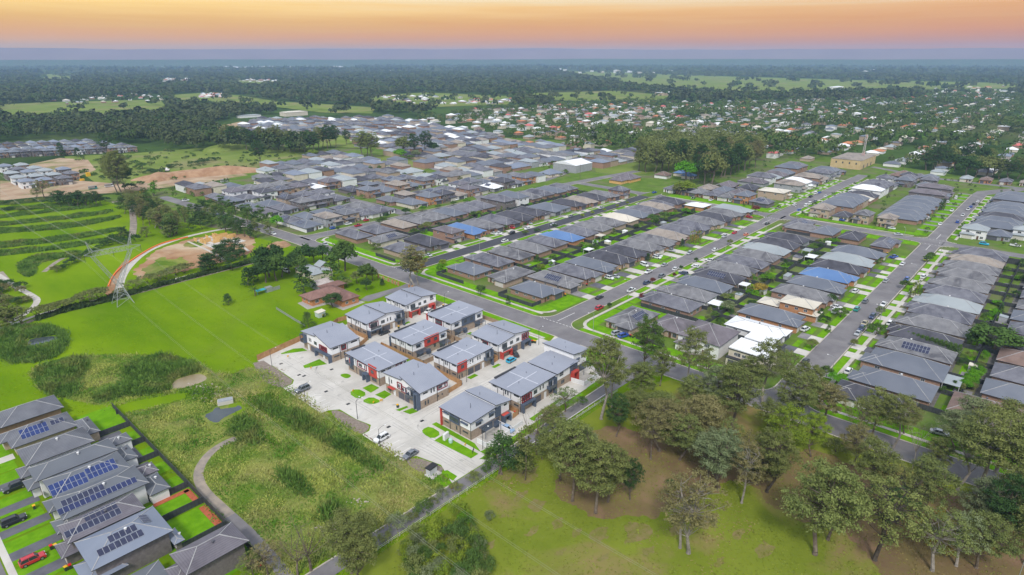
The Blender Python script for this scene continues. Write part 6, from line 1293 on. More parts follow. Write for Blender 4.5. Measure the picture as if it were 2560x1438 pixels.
# ------------------------------------------------------------ vehicles
tyre = mat('tyre', (.02,.02,.02), rough=.9); rimm = mat('alloy_rim', (.35,.35,.36), rough=.35, metal=.6); cglass = mat('car_glass', (.02,.028,.035), rough=.08, spec=.7)
hl = mat('headlamp_glass', (.6,.62,.65), rough=.15); tl = mat('tail_lamp', (.35,.01,.01), rough=.3); trim_b = mat('black_trim', (.025,.025,.028), rough=.6)
PAINT = {}
for n, c in dict(white=(.78,.79,.80), silver=(.42,.44,.46), grey=(.16,.175,.20), black=(.02,.022,.026), blue=(.02,.08,.42), navy=(.03,.05,.13), red=(.5,.015,.03), turquoise=(.02,.40,.62), yellow=(.75,.5,.03), orange=(.75,.22,.12), teal=(.02,.30,.26), beige=(.5,.43,.28), lightblue=(.28,.42,.62), lime=(.6,.7,.1)).items():
    m = mat('car_paint_'+n, c, rough=.28, spec=.6); m.node_tree.nodes['Principled BSDF'].inputs['Coat Weight'].default_value = .5; PAINT[n] = m
SPEC = {  # length, height, profile of the body below the glass line, cabin (x0,x1 at belt; x0,x1 at roof)
 'sedan': (4.7, 1.45, [(-2.3,.3),(-2.35,.75),(-2.1,.9),(2.15,.88),(2.33,.65),(2.3,.3)], (-1.75,1.2,-.95,.55)),
 'hatch': (4.1, 1.5, [(-2.0,.3),(-2.05,.85),(-1.95,.95),(1.75,.9),(2.03,.65),(2.0,.3)], (-1.9,1.15,-1.45,.45)),
 'suv': (4.75, 1.75, [(-2.3,.35),(-2.36,1.0),(-2.25,1.08),(2.05,1.04),(2.34,.8),(2.3,.35)], (-2.22,1.15,-1.85,.5)),
 'wagon': (4.9, 1.85, [(-2.4,.4),(-2.45,1.05),(-2.35,1.12),(2.1,1.1),(2.43,.85),(2.4,.4)], (-2.3,1.1,-2.15,.55)),
 'ute': (5.2, 1.8, [(-2.6,.45),(-2.62,1.05),(-2.5,1.08),(2.2,1.06),(2.58,.85),(2.55,.45)], (-.75,1.25,-.45,.65)),
 'van': (4.9, 2.0, [(-2.4,.3),(-2.45,1.2),(-2.4,1.25),(1.9,1.15),(2.42,.8),(2.4,.3)], (-2.38,1.75,-2.3,.95)),
 'truck': (6.4, 2.7, [(-3.1,.5),(-3.15,1.0),(-3.1,1.05),(3.0,1.3),(3.15,1.1),(3.1,.5)], (1.4,3.0,1.5,2.7))}
CM = {}
def car_meshes(kind):
    if kind in CM: return CM[kind]
    L, H, prof, (bx0, bx1, tx0, tx1) = SPEC[kind]; b = MB(); hw = .9; n = len(prof); zb = max(p[1] for p in prof)
    # body: profile swept across with rounded shoulders
    secs = [(-hw+.02, .55), (-hw, .9), (-hw+.10, 1.0), (hw-.10, 1.0), (hw, .9), (hw-.02, .55)]
    vs = []; zl = prof[0][1]
    for yy, f in secs:
        for (x, z) in prof: vs.append((x*(1-.03*(abs(yy) > hw-.05)), yy, zl+(z-zl)*(f if z > zl+.1 else 1)))
    fs = [(k*n+i, k*n+(i+1) % n, (k+1)*n+(i+1) % n, (k+1)*n+i) for k in range(len(secs)-1) for i in range(n)]
    fs += [tuple(range(n)), tuple(range((len(secs)-1)*n, len(secs)*n))[::-1]]; b.add(vs, fs, 0)
    b.box(-L/2+.25, -hw+.03, zl-.1, L/2-.25, hw-.03, zl+.05, 1)
    # roof panel and pillars
    z0, z1 = zb*.97, H; wb_, wt = hw-.06, hw-.24
    b.box(tx0+.04, -wt+.02, z1-.04, tx1-.04, wt-.02, z1+.015, 0)
    for s in (-1, 1):
        for (xa, xt) in ((bx0, tx0), (bx1, tx1), ((bx0+bx1)/2-.1, (tx0+tx1)/2)): b.tube((xa, s*wb_, z0), (xt, s*wt, z1-.01), .05, None, 4, 0, False)
    if kind == 'ute': b.box(-2.5, -.75, 1.0, -.85, .75, 1.10, 1); [b.box(-2.58, s*.82-.06, 1.0, -.8, s*.82+.06, 1.2, 0) for s in (-1, 1)]; b.box(-2.6, -.8, 1.0, -2.5, .8, 1.2, 0)
    if kind == 'truck': b.box(-3.05, -1.05, 1.0, 1.25, 1.05, 2.75, 2)
    if kind in ('van',): b.box(-2.36, -.78, 1.9, .9, .78, 2.0, 0)
    if kind in ('wagon', 'suv'): [b.tube((tx0+.3, s*(wt-.1), z1+.06), (tx1-.2, s*(wt-.1), z1+.06), .025, None, 4, 1) for s in (-1, 1)]
    body = b.mesh('body', [PAINT['white'], trim_b, rimm])
    g = MB(); P = [(bx0,-wb_,z0),(bx1,-wb_,z0),(bx1,wb_,z0),(bx0,wb_,z0),(tx0,-wt,z1-.04),(tx1,-wt,z1-.04),(tx1,wt,z1-.04),(tx0,wt,z1-.04)]
    g.add(P, [(0,1,5,4),(1,2,6,5),(2,3,7,6),(3,0,4,7),(4,5,6,7)]); gm = g.mesh('windows', [cglass])
    w = MB(); r = .34 if kind in ('sedan', 'hatch') else .4; w.tube((0,-.12,0),(0,.12,0), r, None, 12, 0); w.tube((0,-.13,0),(0,-.121,0), r*.6, None, 8, 1); w.tube((0,.121,0),(0,.13,0), r*.6, None, 8, 1); wm = w.mesh('wheel', [tyre, rimm])
    h = MB(); h.box(-.06,-.2,-.08,.06,.2,.08); hm_ = h.mesh('headlight', [hl]); t_ = h.mesh('tail_light', [tl])
    CM[kind] = (body, gm, wm, hm_, t_, L, r, zb); return CM[kind]
def car(x, y, kind, col, ang, where, near=True, group='vehicles of the estate'):
    body, gm, wm, hm_, t_, L, r, zb = car_meshes(kind); t = root('parked_car' if kind not in ('ute', 'van', 'truck') else {'ute': 'pickup_truck', 'van': 'van', 'truck': 'truck'}[kind], (x, y, .07), ang)
    o = put('body', body, t); o.material_slots[0].link = 'OBJECT'; o.material_slots[0].material = PAINT[col]
    put('windows', gm, t)
    if near:
        for sx in (-1, 1):
            for sy in (-1, 1): put('wheel', wm, t, (sx*L*.31, sy*.8, r))
        for sy in (-1, 1): put('headlight', hm_, t, (L/2-.12, sy*.62, zb*.78)); put('tail_light', t_, t, (-L/2+.1, sy*.64, zb*.82))
    kn = {'sedan': 'sedan', 'hatch': 'hatchback', 'suv': 'four-wheel drive', 'wagon': 'station wagon', 'ute': 'pickup', 'van': 'van', 'truck': 'truck'}[kind]
    auto(t, {'lightblue': 'pale blue', 'navy': 'dark navy'}.get(col, col)+' '+kn, where, 'car' if kind not in ('van', 'truck', 'ute') else {'ute': 'pickup', 'van': 'van', 'truck': 'truck'}[kind], group); return t
E_, W__, N__, S__ = 0, math.pi, math.pi/2, -math.pi/2
def cars(T_, l, where):
    for (px, py, kind, col, ang) in l:
        x, y = at(*T_(px, py)); car(x, y, kind, col, ang, where, math.hypot(x, y) < 330)
T1_ = lambda x, y: (600+x/3.994, 700+y/3.994); T2_ = lambda x, y: (1000+x/3.994, 700+y/3.994); T3_ = lambda x, y: (800+x/3.994, 900+y/3.994); P4_ = lambda x, y: (1480+x/3.994, 640+y/3.994); P3_ = lambda x, y: (2060+x/4.794, 480+y/4.794); P7_ = lambda x, y: (1100+x/4.741, 380+y/4.741); BL2 = lambda x, y: (x/3.283, 1000+y/3.283); Q6_ = lambda x, y: (1860+x/3.269, 800+y/3.269)
cars(T1_, [(625,1110,'wagon','grey',W__),(1440,540,'sedan','black',W__),(1880,325,'hatch','white',W__+.3)], 'in the townhouse court')
cars(T3_, [(615,800,'suv','white',W__+.05),(905,960,'sedan','grey',W__+.08),(1870,700,'sedan','lightblue',S__)], 'in the townhouse court near the entrance')
cars(T2_, [(1110,815,'hatch','turquoise',E_+.05),(1150,755,'sedan','black',N__-.5)], 'in the lower lane of the townhouses')
cars(BL2, [(125,735,'wagon','black',W__),(120,1010,'wagon','black',E_),(275,1330,'suv','red',E_)], 'on a driveway of the lower left terrace')
cars(P1_, [(1590,985,'sedan','black',E_),(1910,915,'ute','white',E_),(2065,840,'suv','navy',E_),(2215,770,'suv','grey',E_),(2350,700,'hatch','white',E_),(2080,730,'ute','white',W__),(2240,658,'sedan','silver',E_),(2490,540,'sedan','silver',W__),(1592,1090,'suv','red',E_)], 'on the near half of the central street')
cars(P2_, [(895,705,'hatch','white',E_),(600,735,'sedan','silver',W__),(1010,545,'suv','silver',W__),(1130,500,'hatch','red',W__),(1270,522,'hatch','orange',E_),(1525,390,'sedan','black',E_)], 'on the far half of the central street')
cars(P2_, [(1905,225,'sedan','blue',E_),(1990,175,'van','white',E_),(2035,150,'van','white',E_),(1850,162,'hatch','white',E_),(2045,65,'ute','black',E_),(2225,60,'sedan','white',E_),(2100,120,'sedan','grey',E_),(2105,25,'van','white',E_),(2150,15,'sedan','blue',E_)], 'on the central street past the second crossing')
cars(P1_, [(1690,790,'suv','white',S__),(1750,775,'sedan','silver',S__),(2040,660,'van','white',S__-.3),(2165,585,'suv','white',S__),(2180,565,'sedan','white',S__),(2305,515,'wagon','silver',S__),(720,285,'hatch','red',S__),(540,345,'sedan','white',S__),(590,340,'hatch','white',S__),(890,240,'sedan','silver',S__),(850,250,'hatch','red',S__),(150,430,'sedan','black',S__)], 'on a driveway in the middle blocks')
cars(P1_, [(870,295,'hatch','white',W__),(718,340,'suv','black',W__),(648,420,'suv','white',E_),(1310,172,'sedan','grey',W__),(1610,90,'ute','silver',W__),(1130,255,'sedan','silver',E_)], 'on the dark asphalt street')
cars(P1_, [(2430,745,'suv','navy',N__),(2440,560+120,'suv','white',N__)][:1], 'on a driveway in the near row of the central street')
cars(P2_, [(830,835,'suv','white',N__),(660,905,'hatch','white',N__),(2235,310,'hatch','white',S__),(1310,310,'hatch','red',S__),(1180,120,'sedan','black',S__),(1270,125,'sedan','black',S__),(640,80,'sedan','white',E_),(850,105,'sedan','white',E_)], 'on a driveway near the second crossing')
cars(P1_, [(1765,1345,'suv','silver',E_-.3),(1830,1370,'suv','blue',E_-.3)], 'in front of the grassy corner house')
cars(T2_, [(2100,700,'hatch','white',S__)], 'on the cross road beneath the gum trees')
cars(P5_, [(130,1065,'sedan','black',E_),(655,785,'sedan','silver',W__),(690,740,'suv','navy',W__),(722,690,'ute','beige',W__),(800,620,'suv','navy',W__),(910,500,'ute','white',W__),(645,545,'suv','teal',E_),(730,465,'suv','grey',E_),(935,260,'suv','silver',E_),(1140,250,'suv','blue',W__),(1100,90,'sedan','white',E_)], 'on the near half of the right street')
cars(P5_, [(130,745,'suv','white',S__+1.4),(430,565,'van','white',S__+1.5),(630,365,'suv','white',S__+1.5),(440,520,'sedan','white',S__),(975,685,'wagon','white',S__+1.6),(1310,220,'suv','white',S__+1.5),(560,1165,'suv','white',S__+1.6),(1015,20,'ute','blue',S__+1.2)], 'on a driveway of the right street')
cars(P3_, [(1215,820,'hatch','lime',E_),(1390,395,'hatch','white',W__),(1530,235,'ute','white',W__),(1600,370,'suv','blue',E_),(1660,290,'ute','white',E_),(1725,220,'ute','white',E_),(1760,185,'sedan','blue',E_),(1795,155,'suv','black',E_),(1840,125,'hatch','white',E_)], 'on the right street past the second crossing')
cars(P3_, [(200,345,'ute','blue',S__),(35,305,'hatch','white',S__),(810,445,'hatch','white',S__),(890,520,'sedan','silver',S__+.4),(1915,635,'suv','turquoise',S__),(2290,655,'ute','white',S__),(1250,330,'suv','white',E_),(1480,130,'wagon','white',E_),(1580,80,'van','white',E_),(1800,305,'sedan','white',E_)], 'in front of the houses facing the second crossing')
cars(P6_, [(545,735,'hatch','silver',S__),(635,540,'hatch','blue',E_),(820,490,'suv','white',E_),(940,510,'ute','red',E_),(1035,445,'hatch','red',E_),(895,435,'hatch','turquoise',E_),(1360,315,'hatch','black',S__),(2270,135,'sedan','black',S__),(1350,-900,'sedan','black',0)][:8], 'on the streets behind the white cottage')
cars(P6_, [(990,400,'hatch','black',S__),(1035,385,'hatch','black',S__),(455,120,'hatch','white',S__),(515,155,'suv','red',S__),(590,145,'suv','black',S__),(705,160,'hatch','yellow',S__),(400,165,'sedan','white',S__),(2100,195,'suv','white',S__),(1775,255,'sedan','silver',E_),(1780,865,'sedan','silver',S__),(865,170,'sedan','grey',S__)], 'in front of the two-storey houses behind the cottage')
cars(Q6_, [(1595,935,'sedan','silver',S__+1.5-1.35)], 'on the driveway behind the right hand gums')
cars(B_, [(790,540,'wagon','white',S__),(620,-1000,'sedan','white',0)][:1], 'under the dark clump by the white cottage')
cars(R1_, [(400,680,'wagon','white',E_),(780,855,'sedan','blue',N__),(1440,1075,'hatch','white',S__),(860,455,'truck','white',E_),(1245,475,'sedan','white',E_),(1965,265,'sedan','white',E_)], 'by the upper cross road')
cars(R3_, [(1065,885,'truck','teal',E_),(1250,860,'truck','white',E_)], 'on the earthworks haul road')
cars(P7_, [(560,560,'suv','black',E_)][:0]+[(980,400,'sedan','white',E_),(865,430,'hatch','white',S__),(475,235,'hatch','red',S__),(455,262,'hatch','white',S__),(1270,162,'sedan','white',S__),(1480,115,'hatch','white',S__),(350,515,'hatch','black',S__),(2440+100,488,'sedan','blue',E_)], 'in the middle of the northern estate')
# ------------------------------------------------------------ poles, bins, pylon, fences, wetland growth
galv = mat('galvanised_steel', (.32,.34,.36), (.42,.44,.45), sc=2, rough=.5, metal=.4); dpole = mat('dark_pole', (.05,.055,.06), rough=.6)
def lamp(x, y, arm, where, h=8.0, m=None):
    t = root('street_lamp', (x, y, 0)); b = MB(); b.tube((0,0,0), (0,0,h), .09, .06, 6); b.build('pole', m or galv, t)
    a = MB(); ex, ey = 2.2*math.cos(arm), 2.2*math.sin(arm); a.tube((0,0,h-.05), (ex*.5,ey*.5,h+.35), .05, .045, 5); a.tube((ex*.5,ey*.5,h+.35), (ex,ey,h+.4), .045, .04, 5); a.build('arm', m or galv, t)
    l = MB(); l.lathe((ex, ey, h+.28), [(.1,0),(.26,.04),(.22,.14),(.08,.2)], 8); l.build('lamp_head', frame_w, t); auto(t, 'grey street lamp' if m is None else 'dark thin street lamp', where, 'street lamp', 'street lamps')
def lampz(T_, l, where, m=None, h=8.0):
    for px, py, arm in l: x, y = at(*T_(px, py)); lamp(x, y, arm, where, h, m)
lampz(P1_, [(1528,1320,2.6),(1878,980,1.57),(2340,750,1.57)], 'beside the central street')
lampz(P2_, [(1025,705,1.57),(1875,320,2.6),(1510,470,1.57)], 'beside the far central street'); lampz(P1_, [(397,525,1.57),(1080,270,1.57),(340,830,-2.5)], 'beside the dark asphalt street')
lampz(P5_, [(385,1230,1.57),(870,690,1.57),(1210,250,1.57)], 'beside the right street'); lampz(P3_, [(1385,790,2.5),(945,600,.5)], 'at the right street crossing'); lampz(P6_, [(580,680,2.6),(1075,470,1.57)], 'at the upper crossroads')
lampz(T1_, [(320,860,0),(655,1220,0),(1175,1390,.5),(2045,270,0),(2262,1020,0)], 'in the townhouse court', dpole, 6.0); lampz(T3_, [(600,880,0),(375,590,0),(1625,895,0)], 'at the lower end of the townhouse court', dpole, 6.0); lampz(T2_, [(1385,650,0),(1330,635-10,0)][:1], 'at the mouth of the lower lane', dpole, 6.5)
lampz(lambda x, y: (x, y), [(2530,1490,-2.4)], 'at the lower right corner of the picture', galv, 9.5)
bin_m = mat('bin_green', (.03,.05,.035), rough=.6); LIDS = {'yellow': mat('yellow_lid', (.8,.45,.02), rough=.5), 'red': mat('red_lid', (.6,.02,.02), rough=.5)}
bb1 = MB(); bb1.prism([(-.25,-.3),(.25,-.3),(.25,.3),(-.25,.3)], 0, .95); bm1 = bb1.mesh('bin_body', [bin_m]); bb2 = MB(); bb2.box(-.31,-.36,.95,.31,.36,1.08); bm2 = bb2.mesh('lid', [LIDS['red']])
def bins(T_, l, where):
    for px, py, c in l:
        x, y = at(*T_(px, py)); t = root('wheelie_bin', (x, y, .05), tr.uniform(-.2, .2)); put('bin_body', bm1, t); put('lid', bm2, t, m=[LIDS[c]]); auto(t, c+' lidded wheelie bin', where, 'bin', 'wheelie bins')
bins(T1_, [(1420,510,'red'),(1436,503,'yellow'),(1455,497,'yellow'),(1585,485,'yellow'),(2030,270,'yellow'),(1575,1275,'yellow'),(815,368,'yellow'),(832,372,'yellow')], 'in the townhouse court')
bins(T2_, [(1320,630,'red'),(1335,628,'yellow'),(1350,632,'yellow'),(1605,1215,'yellow'),(2300,572,'red'),(2345,570,'red'),(2325,580,'yellow'),(1150,1345,'red')], 'beside the lower townhouses')
bins(BL2, [(425,1225,'red'),(460,1218,'yellow'),(545,1400,'yellow'),(580,1385,'red'),(285,895,'yellow'),(2120,1370,'yellow'),(2135,1390,'red')], 'in the lower left terrace')
bins(P1_, [(1245,955,'red'),(1252,962,'yellow'),(1795,708,'yellow'),(1465,860,'red')], 'near the front of the central street'); bins(P5_, [(775,130,'red'),(560,305,'red')], 'on the right street'); bins(P3_, [(120,312,'yellow'),(140,308,'yellow'),(745,420,'yellow'),(755,748,'yellow'),(545,915,'red')], 'near the second crossing')
# pylon
py_ = root('transmission_tower', (74, 295, 0)); b = MB()
def lat(b, A, Bq, r=.07, n=5):
    """lattice leg between two small squares A and B (centre, half width)"""
    (a, ha), (c, hc) = A, Bq; a = Vector(a); c = Vector(c); co = [(-1,-1),(1,-1),(1,1),(-1,1)]
    P = lambda k, s: a.lerp(c, k)+Vector((s[0], s[1], 0))*(ha+(hc-ha)*k)
    for s in co: b.tube(P(0, s), P(1, s), r, None, 4, 0, False)
    for i in range(n):
        for j in range(4): b.tube(P(i/n, co[j]), P((i+1)/n, co[(j+1) % 4]), r*.6, None, 3, 0, False); b.tube(P((i+1)/n, co[j]), P((i+1)/n, co[(j+1) % 4]), r*.6, None, 3, 0, False)
lat(b, ((0,0,0), 3.4), ((0,0,8.5), .9), .13, 3); b.build('base', galv, py_)
for s in (-1, 1):
    b = MB(); lat(b, ((0,0,8.5), .8), ((s*7.2,0,23), .6), .10, 7); b.build('leg', galv, py_)
    b = MB(); lat(b, ((s*7.2,0,25), .6), ((s*8.3,0,29.5), .05), .08, 3); b.build('peak', galv, py_)
b = MB()
for z in (23, 25):
    for yy in (-.6, .6): b.tube((-10,yy*.6,24) if z == 25 else (-10,yy*.6,24), (-7,yy,z), .07, None, 4); b.tube((-7,yy,z), (7,yy,z), .09, None, 4); b.tube((7,yy,z), (11.5,yy*.6,24), .07, None, 4)
for i in range(14):
    for yy in (-.6, .6): b.tube((-7+i,yy,23 if i % 2 else 25), (-6+i,yy,25 if i % 2 else 23), .05, None, 3)
    b.tube((-7+i,-.6,25), (-6+i,.6,25), .045, None, 3); b.tube((-7+i,-.6,23), (-7+i,.6,25), .04, None, 3)
b.build('crossarm', galv, py_)
for xx in (-10, .6, 11.3):
    b = MB(); b.tube((xx,0,24), (xx,-.2,21.2), .09, None, 5); b.build('insulator', frame_d, py_)
tag(py_, 'grey steel lattice transmission tower at the end of the white footpath', 'pylon')
wire_m = mat('power_wire', (.30,.31,.25), rough=.5)
for k, (xx, xe) in enumerate(((64, 55.5), (74.6, 66.5), (85.3, 78.5))):
    b = MB()
    for off in (-.22, .22):
        n = 26; P = lambda t: (xx+(xe-xx)*t+off, 294.8-390*t, 21.1-24*t*(1-t)*1.25)
        for i in range(n): b.tube(P(i/n), P((i+1)/n), .022, None, 3, 0, False)
        Q = lambda t: (xx+(xe-xx)*-.6*t+off, 294.8+330*t, 21.1-20*t*(1-t))
        for i in range(16): b.tube(Q(i/16), Q((i+1)/16), .035, None, 3, 0, False)
    tag(b.build('power_line', wire_m), ['leftmost', 'middle', 'rightmost'][k]+' twin power line sagging from the lattice tower', 'power line', 'power lines from the lattice tower')
# phone mast on the sandstone building
t = root('phone_mast', (705, 163, 9)); b = MB(); lat(b, ((0,0,0), .9), ((0,0,20), .5), .11, 8); b.build('lattice', mat('mast_white', (.55,.5,.5), (.6,.3,.28), sc=.15, st=(.48,.52)), t); b = MB()
for i in range(9): a = i*.7; b.box(1.1*math.cos(a)-.15, 1.1*math.sin(a)-.15, 15+(i % 3)*1.8, 1.1*math.cos(a)+.15, 1.1*math.sin(a)+.15, 17+(i % 3)*1.8)
b.build('antenna', frame_w, t); tag(t, 'tall lattice phone mast rising behind the sandstone coloured building', 'mast')
for i in range(9):
    x, y = at(*((1575,330),(1930,395),(2010,400),(1450,445),(1350,415),(1270,470),(2260,420),(2330,425),(2500,440))[i]); b = MB(); b.tube((0,0,0),(0,0,12),.18,.12,5); b.box(-.1,-1.2,11,.1,1.2,11.2); auto(b.build('power_pole', bark, None, (x, y, 0)), 'timber power pole', 'above the roofs of the northern streets', 'power pole', 'timber power poles')
# barrier of the lower lane
b = MB(); 
for x in range(99, 152, 3): b.box(x-.06, 93.3-.06, 0, x+.06, 93.3+.06, 1.0)
for z in (.45, .9): b.tube((60,93.4,z),(99,93.3,z),.04,None,4); b.tube((99,93.3,z),(153,92.8,z),.05,None,4)
for x in range(60, 99, 3): b.box(x-.05, 93.35, 0, x+.05, 93.45, 1.0)
tag(b.build('guard_rail', mat('white_rail', (.55,.55,.55), rough=.6)), 'white post and rail barrier along the lower lane', 'barrier')
b = MB(); b.box(-1.2,-.05,.3,1.2,.05,1.2,0); b.box(-1.2,-.055,.35,-.2,-.051,1.1,1); b.box(.2,-.055,.5,.8,-.051,1.15,1); tag(b.build('road_sign', [trim_b, LIDS['yellow']], None, (*at(1136,1219), 0), 0.1), 'black and yellow hazard board on the white barrier', 'sign')
# white cottage, brick house
cot = house(145.5, 259.5, 156, 266.5, 'S', 'k', 'c', wing=False, pitch=.35, eave=.3); b = MB()
cot.name = 'white_cottage'; cot['label'] = 'small white cottage with silver tin roofs among the dark trees'; cot['category'] = 'house'
gb = MB(); gb.box(3,3.4,0,9,8.5,3.4); gb.build('rear_wall', WM['c'], cot); gr = MB(); gr.prism([(2.6,3.1),(6,3.1),(6,8.9),(2.6,8.9)], [3.3,5.2,5.2,3.3], [3.5,5.4,5.4,3.5]); gr.prism([(6.01,3.1),(9.4,3.1),(9.4,8.9),(6.01,8.9)], [5.2,3.3,3.3,5.2], [5.4,3.5,3.5,5.4]); gr.build('rear_roof', RM['k'], cot)
house(145.5, 267.5, 153, 276, 'S', 'k', 'c', wing=False, pitch=.3, what='silver roofed rear wing', where='behind the white cottage', name='house_annex', detail=1)
bh = root('brick_house', (134, 230, 0)); wbk = MB(); rbk = MB(); wbk.box(-6.6,.8,0,9.6,9.2,3); wbk.box(1.6,-10,0,9.6,.8,3); wbk.box(6,9.2,0,15,13.5,3)
hip(rbk, -7.6, .2, 10.2, 9.8, 3.05, .42); hip(rbk, 1.0, -10.6, 10.2, 6, 3.03, .42); hip(rbk, 4, 7.6, 15.6, 14.2, 3.01, .4)
wbk.build('wall', wallm('warm_brick', (.42,.17,.07), (.55,.26,.12)), bh); rbk.build('roof', [roofm('dark_brown_roof', (.20,.11,.09), (.28,.165,.14), (.15,.085,.07)), mat('brown_ridge', (.22,.13,.11), rough=.8), fascia_m], bh)
for (f, s, w) in (('W',2.2,1.2),('W',5.8,.9)): window(bh, f, (-6.6,.8,9.6,9.2), s, 1, w, 1.2)
for (s, w) in ((2.4,1.8),(6.2,2.0)): window(bh, 'S', (-6.6,.8,9.6,9.2), s, 1, w, 1.3)
for (s, w) in ((2.0,1.4),(5.4,1.4)): window(bh, 'S', (1.6,-10,9.6,.8), s, 1, w, 1.1)
window(bh, 'W', (1.6,-10,9.6,.8), 3, 1, 1.6, 1.2); tag(bh, 'L-shaped orange brick house with a brown tiled hip roof and garden', 'house'); OCC.append((125,218,150,245))
b = MB(); quad(b, [(125,239),(143,240),(145.5,218),(133.6,217),(133.4,228),(124,229)], .03); struct('paving', b, deck_m)
b = MB(); quad(b, [(145,221.5),(147,217.5),(167.5,218.5),(173,217),(173,223.5),(167,222.6),(150,224)], .05); struct('driveway', b, asph)
t = root('garden_shed', (123.6, 218.4, 0)); b = MB(); b.box(-1.6,-1.4,0,1.6,1.4,2.1); b.build('wall', mat('shed_green', (.42,.5,.46), (.5,.57,.53), sc=1), t); b = MB(); b.prism([(-1.8,-1.6),(1.8,-1.6),(1.8,1.6),(-1.8,1.6)], [2.08,2.4,2.4,2.08], [2.2,2.52,2.52,2.2]); b.build('roof', RM['c'], t); tag(t, 'small pale green garden shed on the lawn below the brick house', 'shed')
t = root('garage', (143.5, 249, 0)); b = MB(); b.box(-4,-3.5,0,4,3.5,2.6); b.build('wall', WM['g'], t); b = MB(); b.prism([(-4.3,-3.8),(4.3,-3.8),(4.3,0),(-4.3,0)], [2.6,2.6,3.8,3.8], [2.7,2.7,3.9,3.9]); b.prism([(-4.3,0.01),(4.3,.01),(4.3,3.8),(-4.3,3.8)], [3.8,3.8,2.6,2.6], [3.9,3.9,2.7,2.7]); b.build('roof', mat('rusty_tin', (.35,.30,.27), (.5,.45,.42), sc=.5), t); tag(t, 'rusty tin roofed garage between the brick house and cottage', 'garage')
t = root('tin_shed', (124, 262, 0)); b = MB(); b.box(-1.4,-1.2,0,1.4,1.2,2.2); b.build('wall', galv, t); b = MB(); b.prism([(-6,-1),(-1.6,-1),(-1.6,1.6),(-6,1.6)], 1.6, 1.7); b.box(-5.8,-.9,0,-5.7,-.8,1.6); b.box(-1.9,-.9,0,-1.8,-.8,1.6); b.build('lean_to', mat('tarp_blue', (.05,.35,.42), rough=.6), t); b = MB(); b.box(1.6,-.9,0,5,-.8,1.7); b.build('screen', galv, t); tag(t, 'grey tin shed with a blue tarpaulin lean-to by the dark clump', 'shed')
fence_run([at(*B_(680,960)), at(*B_(905,1100)), at(*B_(1000,1150))], 1.1, galv, 'low wire mesh fence across the lawn below the brick house', t=.03)
t = root('gateway_fence', (170, 225, 0)); 
pts_ = [(168.8-170,232-225),(168.6-170,228.6-225),(168.5-170,226.4-225),(168.6-170,224.2-225),(169.4-170,217.2-225),(169.8-170,215.4-225),(170-170,212.5-225),(168.9-170,240-225),(168.8-170,236-225)]
for p in pts_: b = MB(); b.box(-.3,-.3,0,.3,.3,1.7); b.box(-.36,-.36,1.7,.36,.36,1.82); b.build('brick_pillar', WM['o'], t, (*p, 0))
b = MB()
for p, q in zip([pts_[7],pts_[8],pts_[0],pts_[1],pts_[2],pts_[4],pts_[5]], [pts_[8],pts_[0],pts_[1],pts_[2],pts_[3],pts_[5],pts_[6]]):
    for z in (.3, .8, 1.3): b.tube((*p, z), (*q, z), .05, None, 4)
b.build('rail', WM['c'], t); tag(t, 'cream railed fence with orange brick pillars along the cross road', 'fence')
# entrance furniture
b = MB(); b.box(-1,-.35,0,1,.35,1.9); tag(b.build('switch_board', frame_w, None, (*at(*T3_(1258,790)), .06), .2), 'white utility cabinet on the entrance lawn', 'cabinet')
b = MB(); b.lathe((0,0,0), [(.55,0),(.6,1.0),(.4,1.25)], 10); tag(b.build('water_meter_box', mat('pale_green_box', (.42,.6,.55), rough=.6), None, (*at(*T3_(1305,825)), .06)), 'pale green utility pillar beside the white cabinet', 'cabinet')
t = root('substation', (*at(*T3_(1130,1145)), .05), .1); b = MB(); b.box(-1.7,-1.5,0,1.7,1.5,.2); b.build('plinth', conc, t); b = MB(); b.box(-1.3,-.2,.2,1.3,1.2,2.1); b.build('cabinet', mat('grey_cabinet', (.55,.56,.57), rough=.6), t); b = MB(); b.box(-1.5,-.4,2.1,1.5,1.4,2.35); b.build('roof', trim_b, t); b = MB()
for i in range(9): b.box(-1.6+i*.4,-1.45,.2,-1.56+i*.4,-1.41,1.2)
b.tube((-1.6,-1.43,1.2),(1.6,-1.43,1.2),.03); b.build('railing', galv, t); tag(t, 'grey utility cabinet with a dark roof in the mulch by the entrance', 'cabinet')
b = MB(); b.box(-1,-.04,.5,1,.04,1.1); b.box(-.9,-.03,0,-.82,.03,.5); b.box(.82,-.03,0,.9,.03,.5); tag(b.build('estate_sign', trim_b, None, (*at(*T3_(1530,925)), .06), .6), 'black sign on legs on the entrance lawn', 'sign')
for (px, py) in ((640,960),(410,838),(590,950),(860,1115),(1080,1240),(915,895)):
    x, y = at(*T1_(px, py)); b = MB(); rect_(b, -.6,-.45,.6,.45,0); o = b.build('drain_grate', trim_b, None, (x, y, .056)); auto(o, 'dark drain grate', 'set in the townhouse court', 'drain', 'drain grates')
for (px, py) in ((1018,610),(685,670)):
    x, y = at(*T3_(px, py)); b = MB(); rect_(b, -.6,-.45,.6,.45,0); auto(b.build('drain_grate', trim_b, None, (x, y, .056)), 'dark drain grate', 'near the entrance of the townhouse court', 'drain', 'drain grates')
for (T_, px, py) in ((T1_,480,775),(T1_,710,890),(T1_,1130,1118),(T1_,1335,1235),(T3_,605,418),(T3_,1450,860),(T1_,1420,1215)):
    x, y = at(*T_(px, py)); b = MB(); b.box(-.35,-.05,.35,.35,.05,.8); b.box(-.03,-.03,0,.03,.03,.35); auto(b.build('lawn_sign', LIDS['yellow'], None, (x, y, .06), .3), 'small yellow lawn sign', 'on the court lawns', 'sign', 'yellow lawn signs')
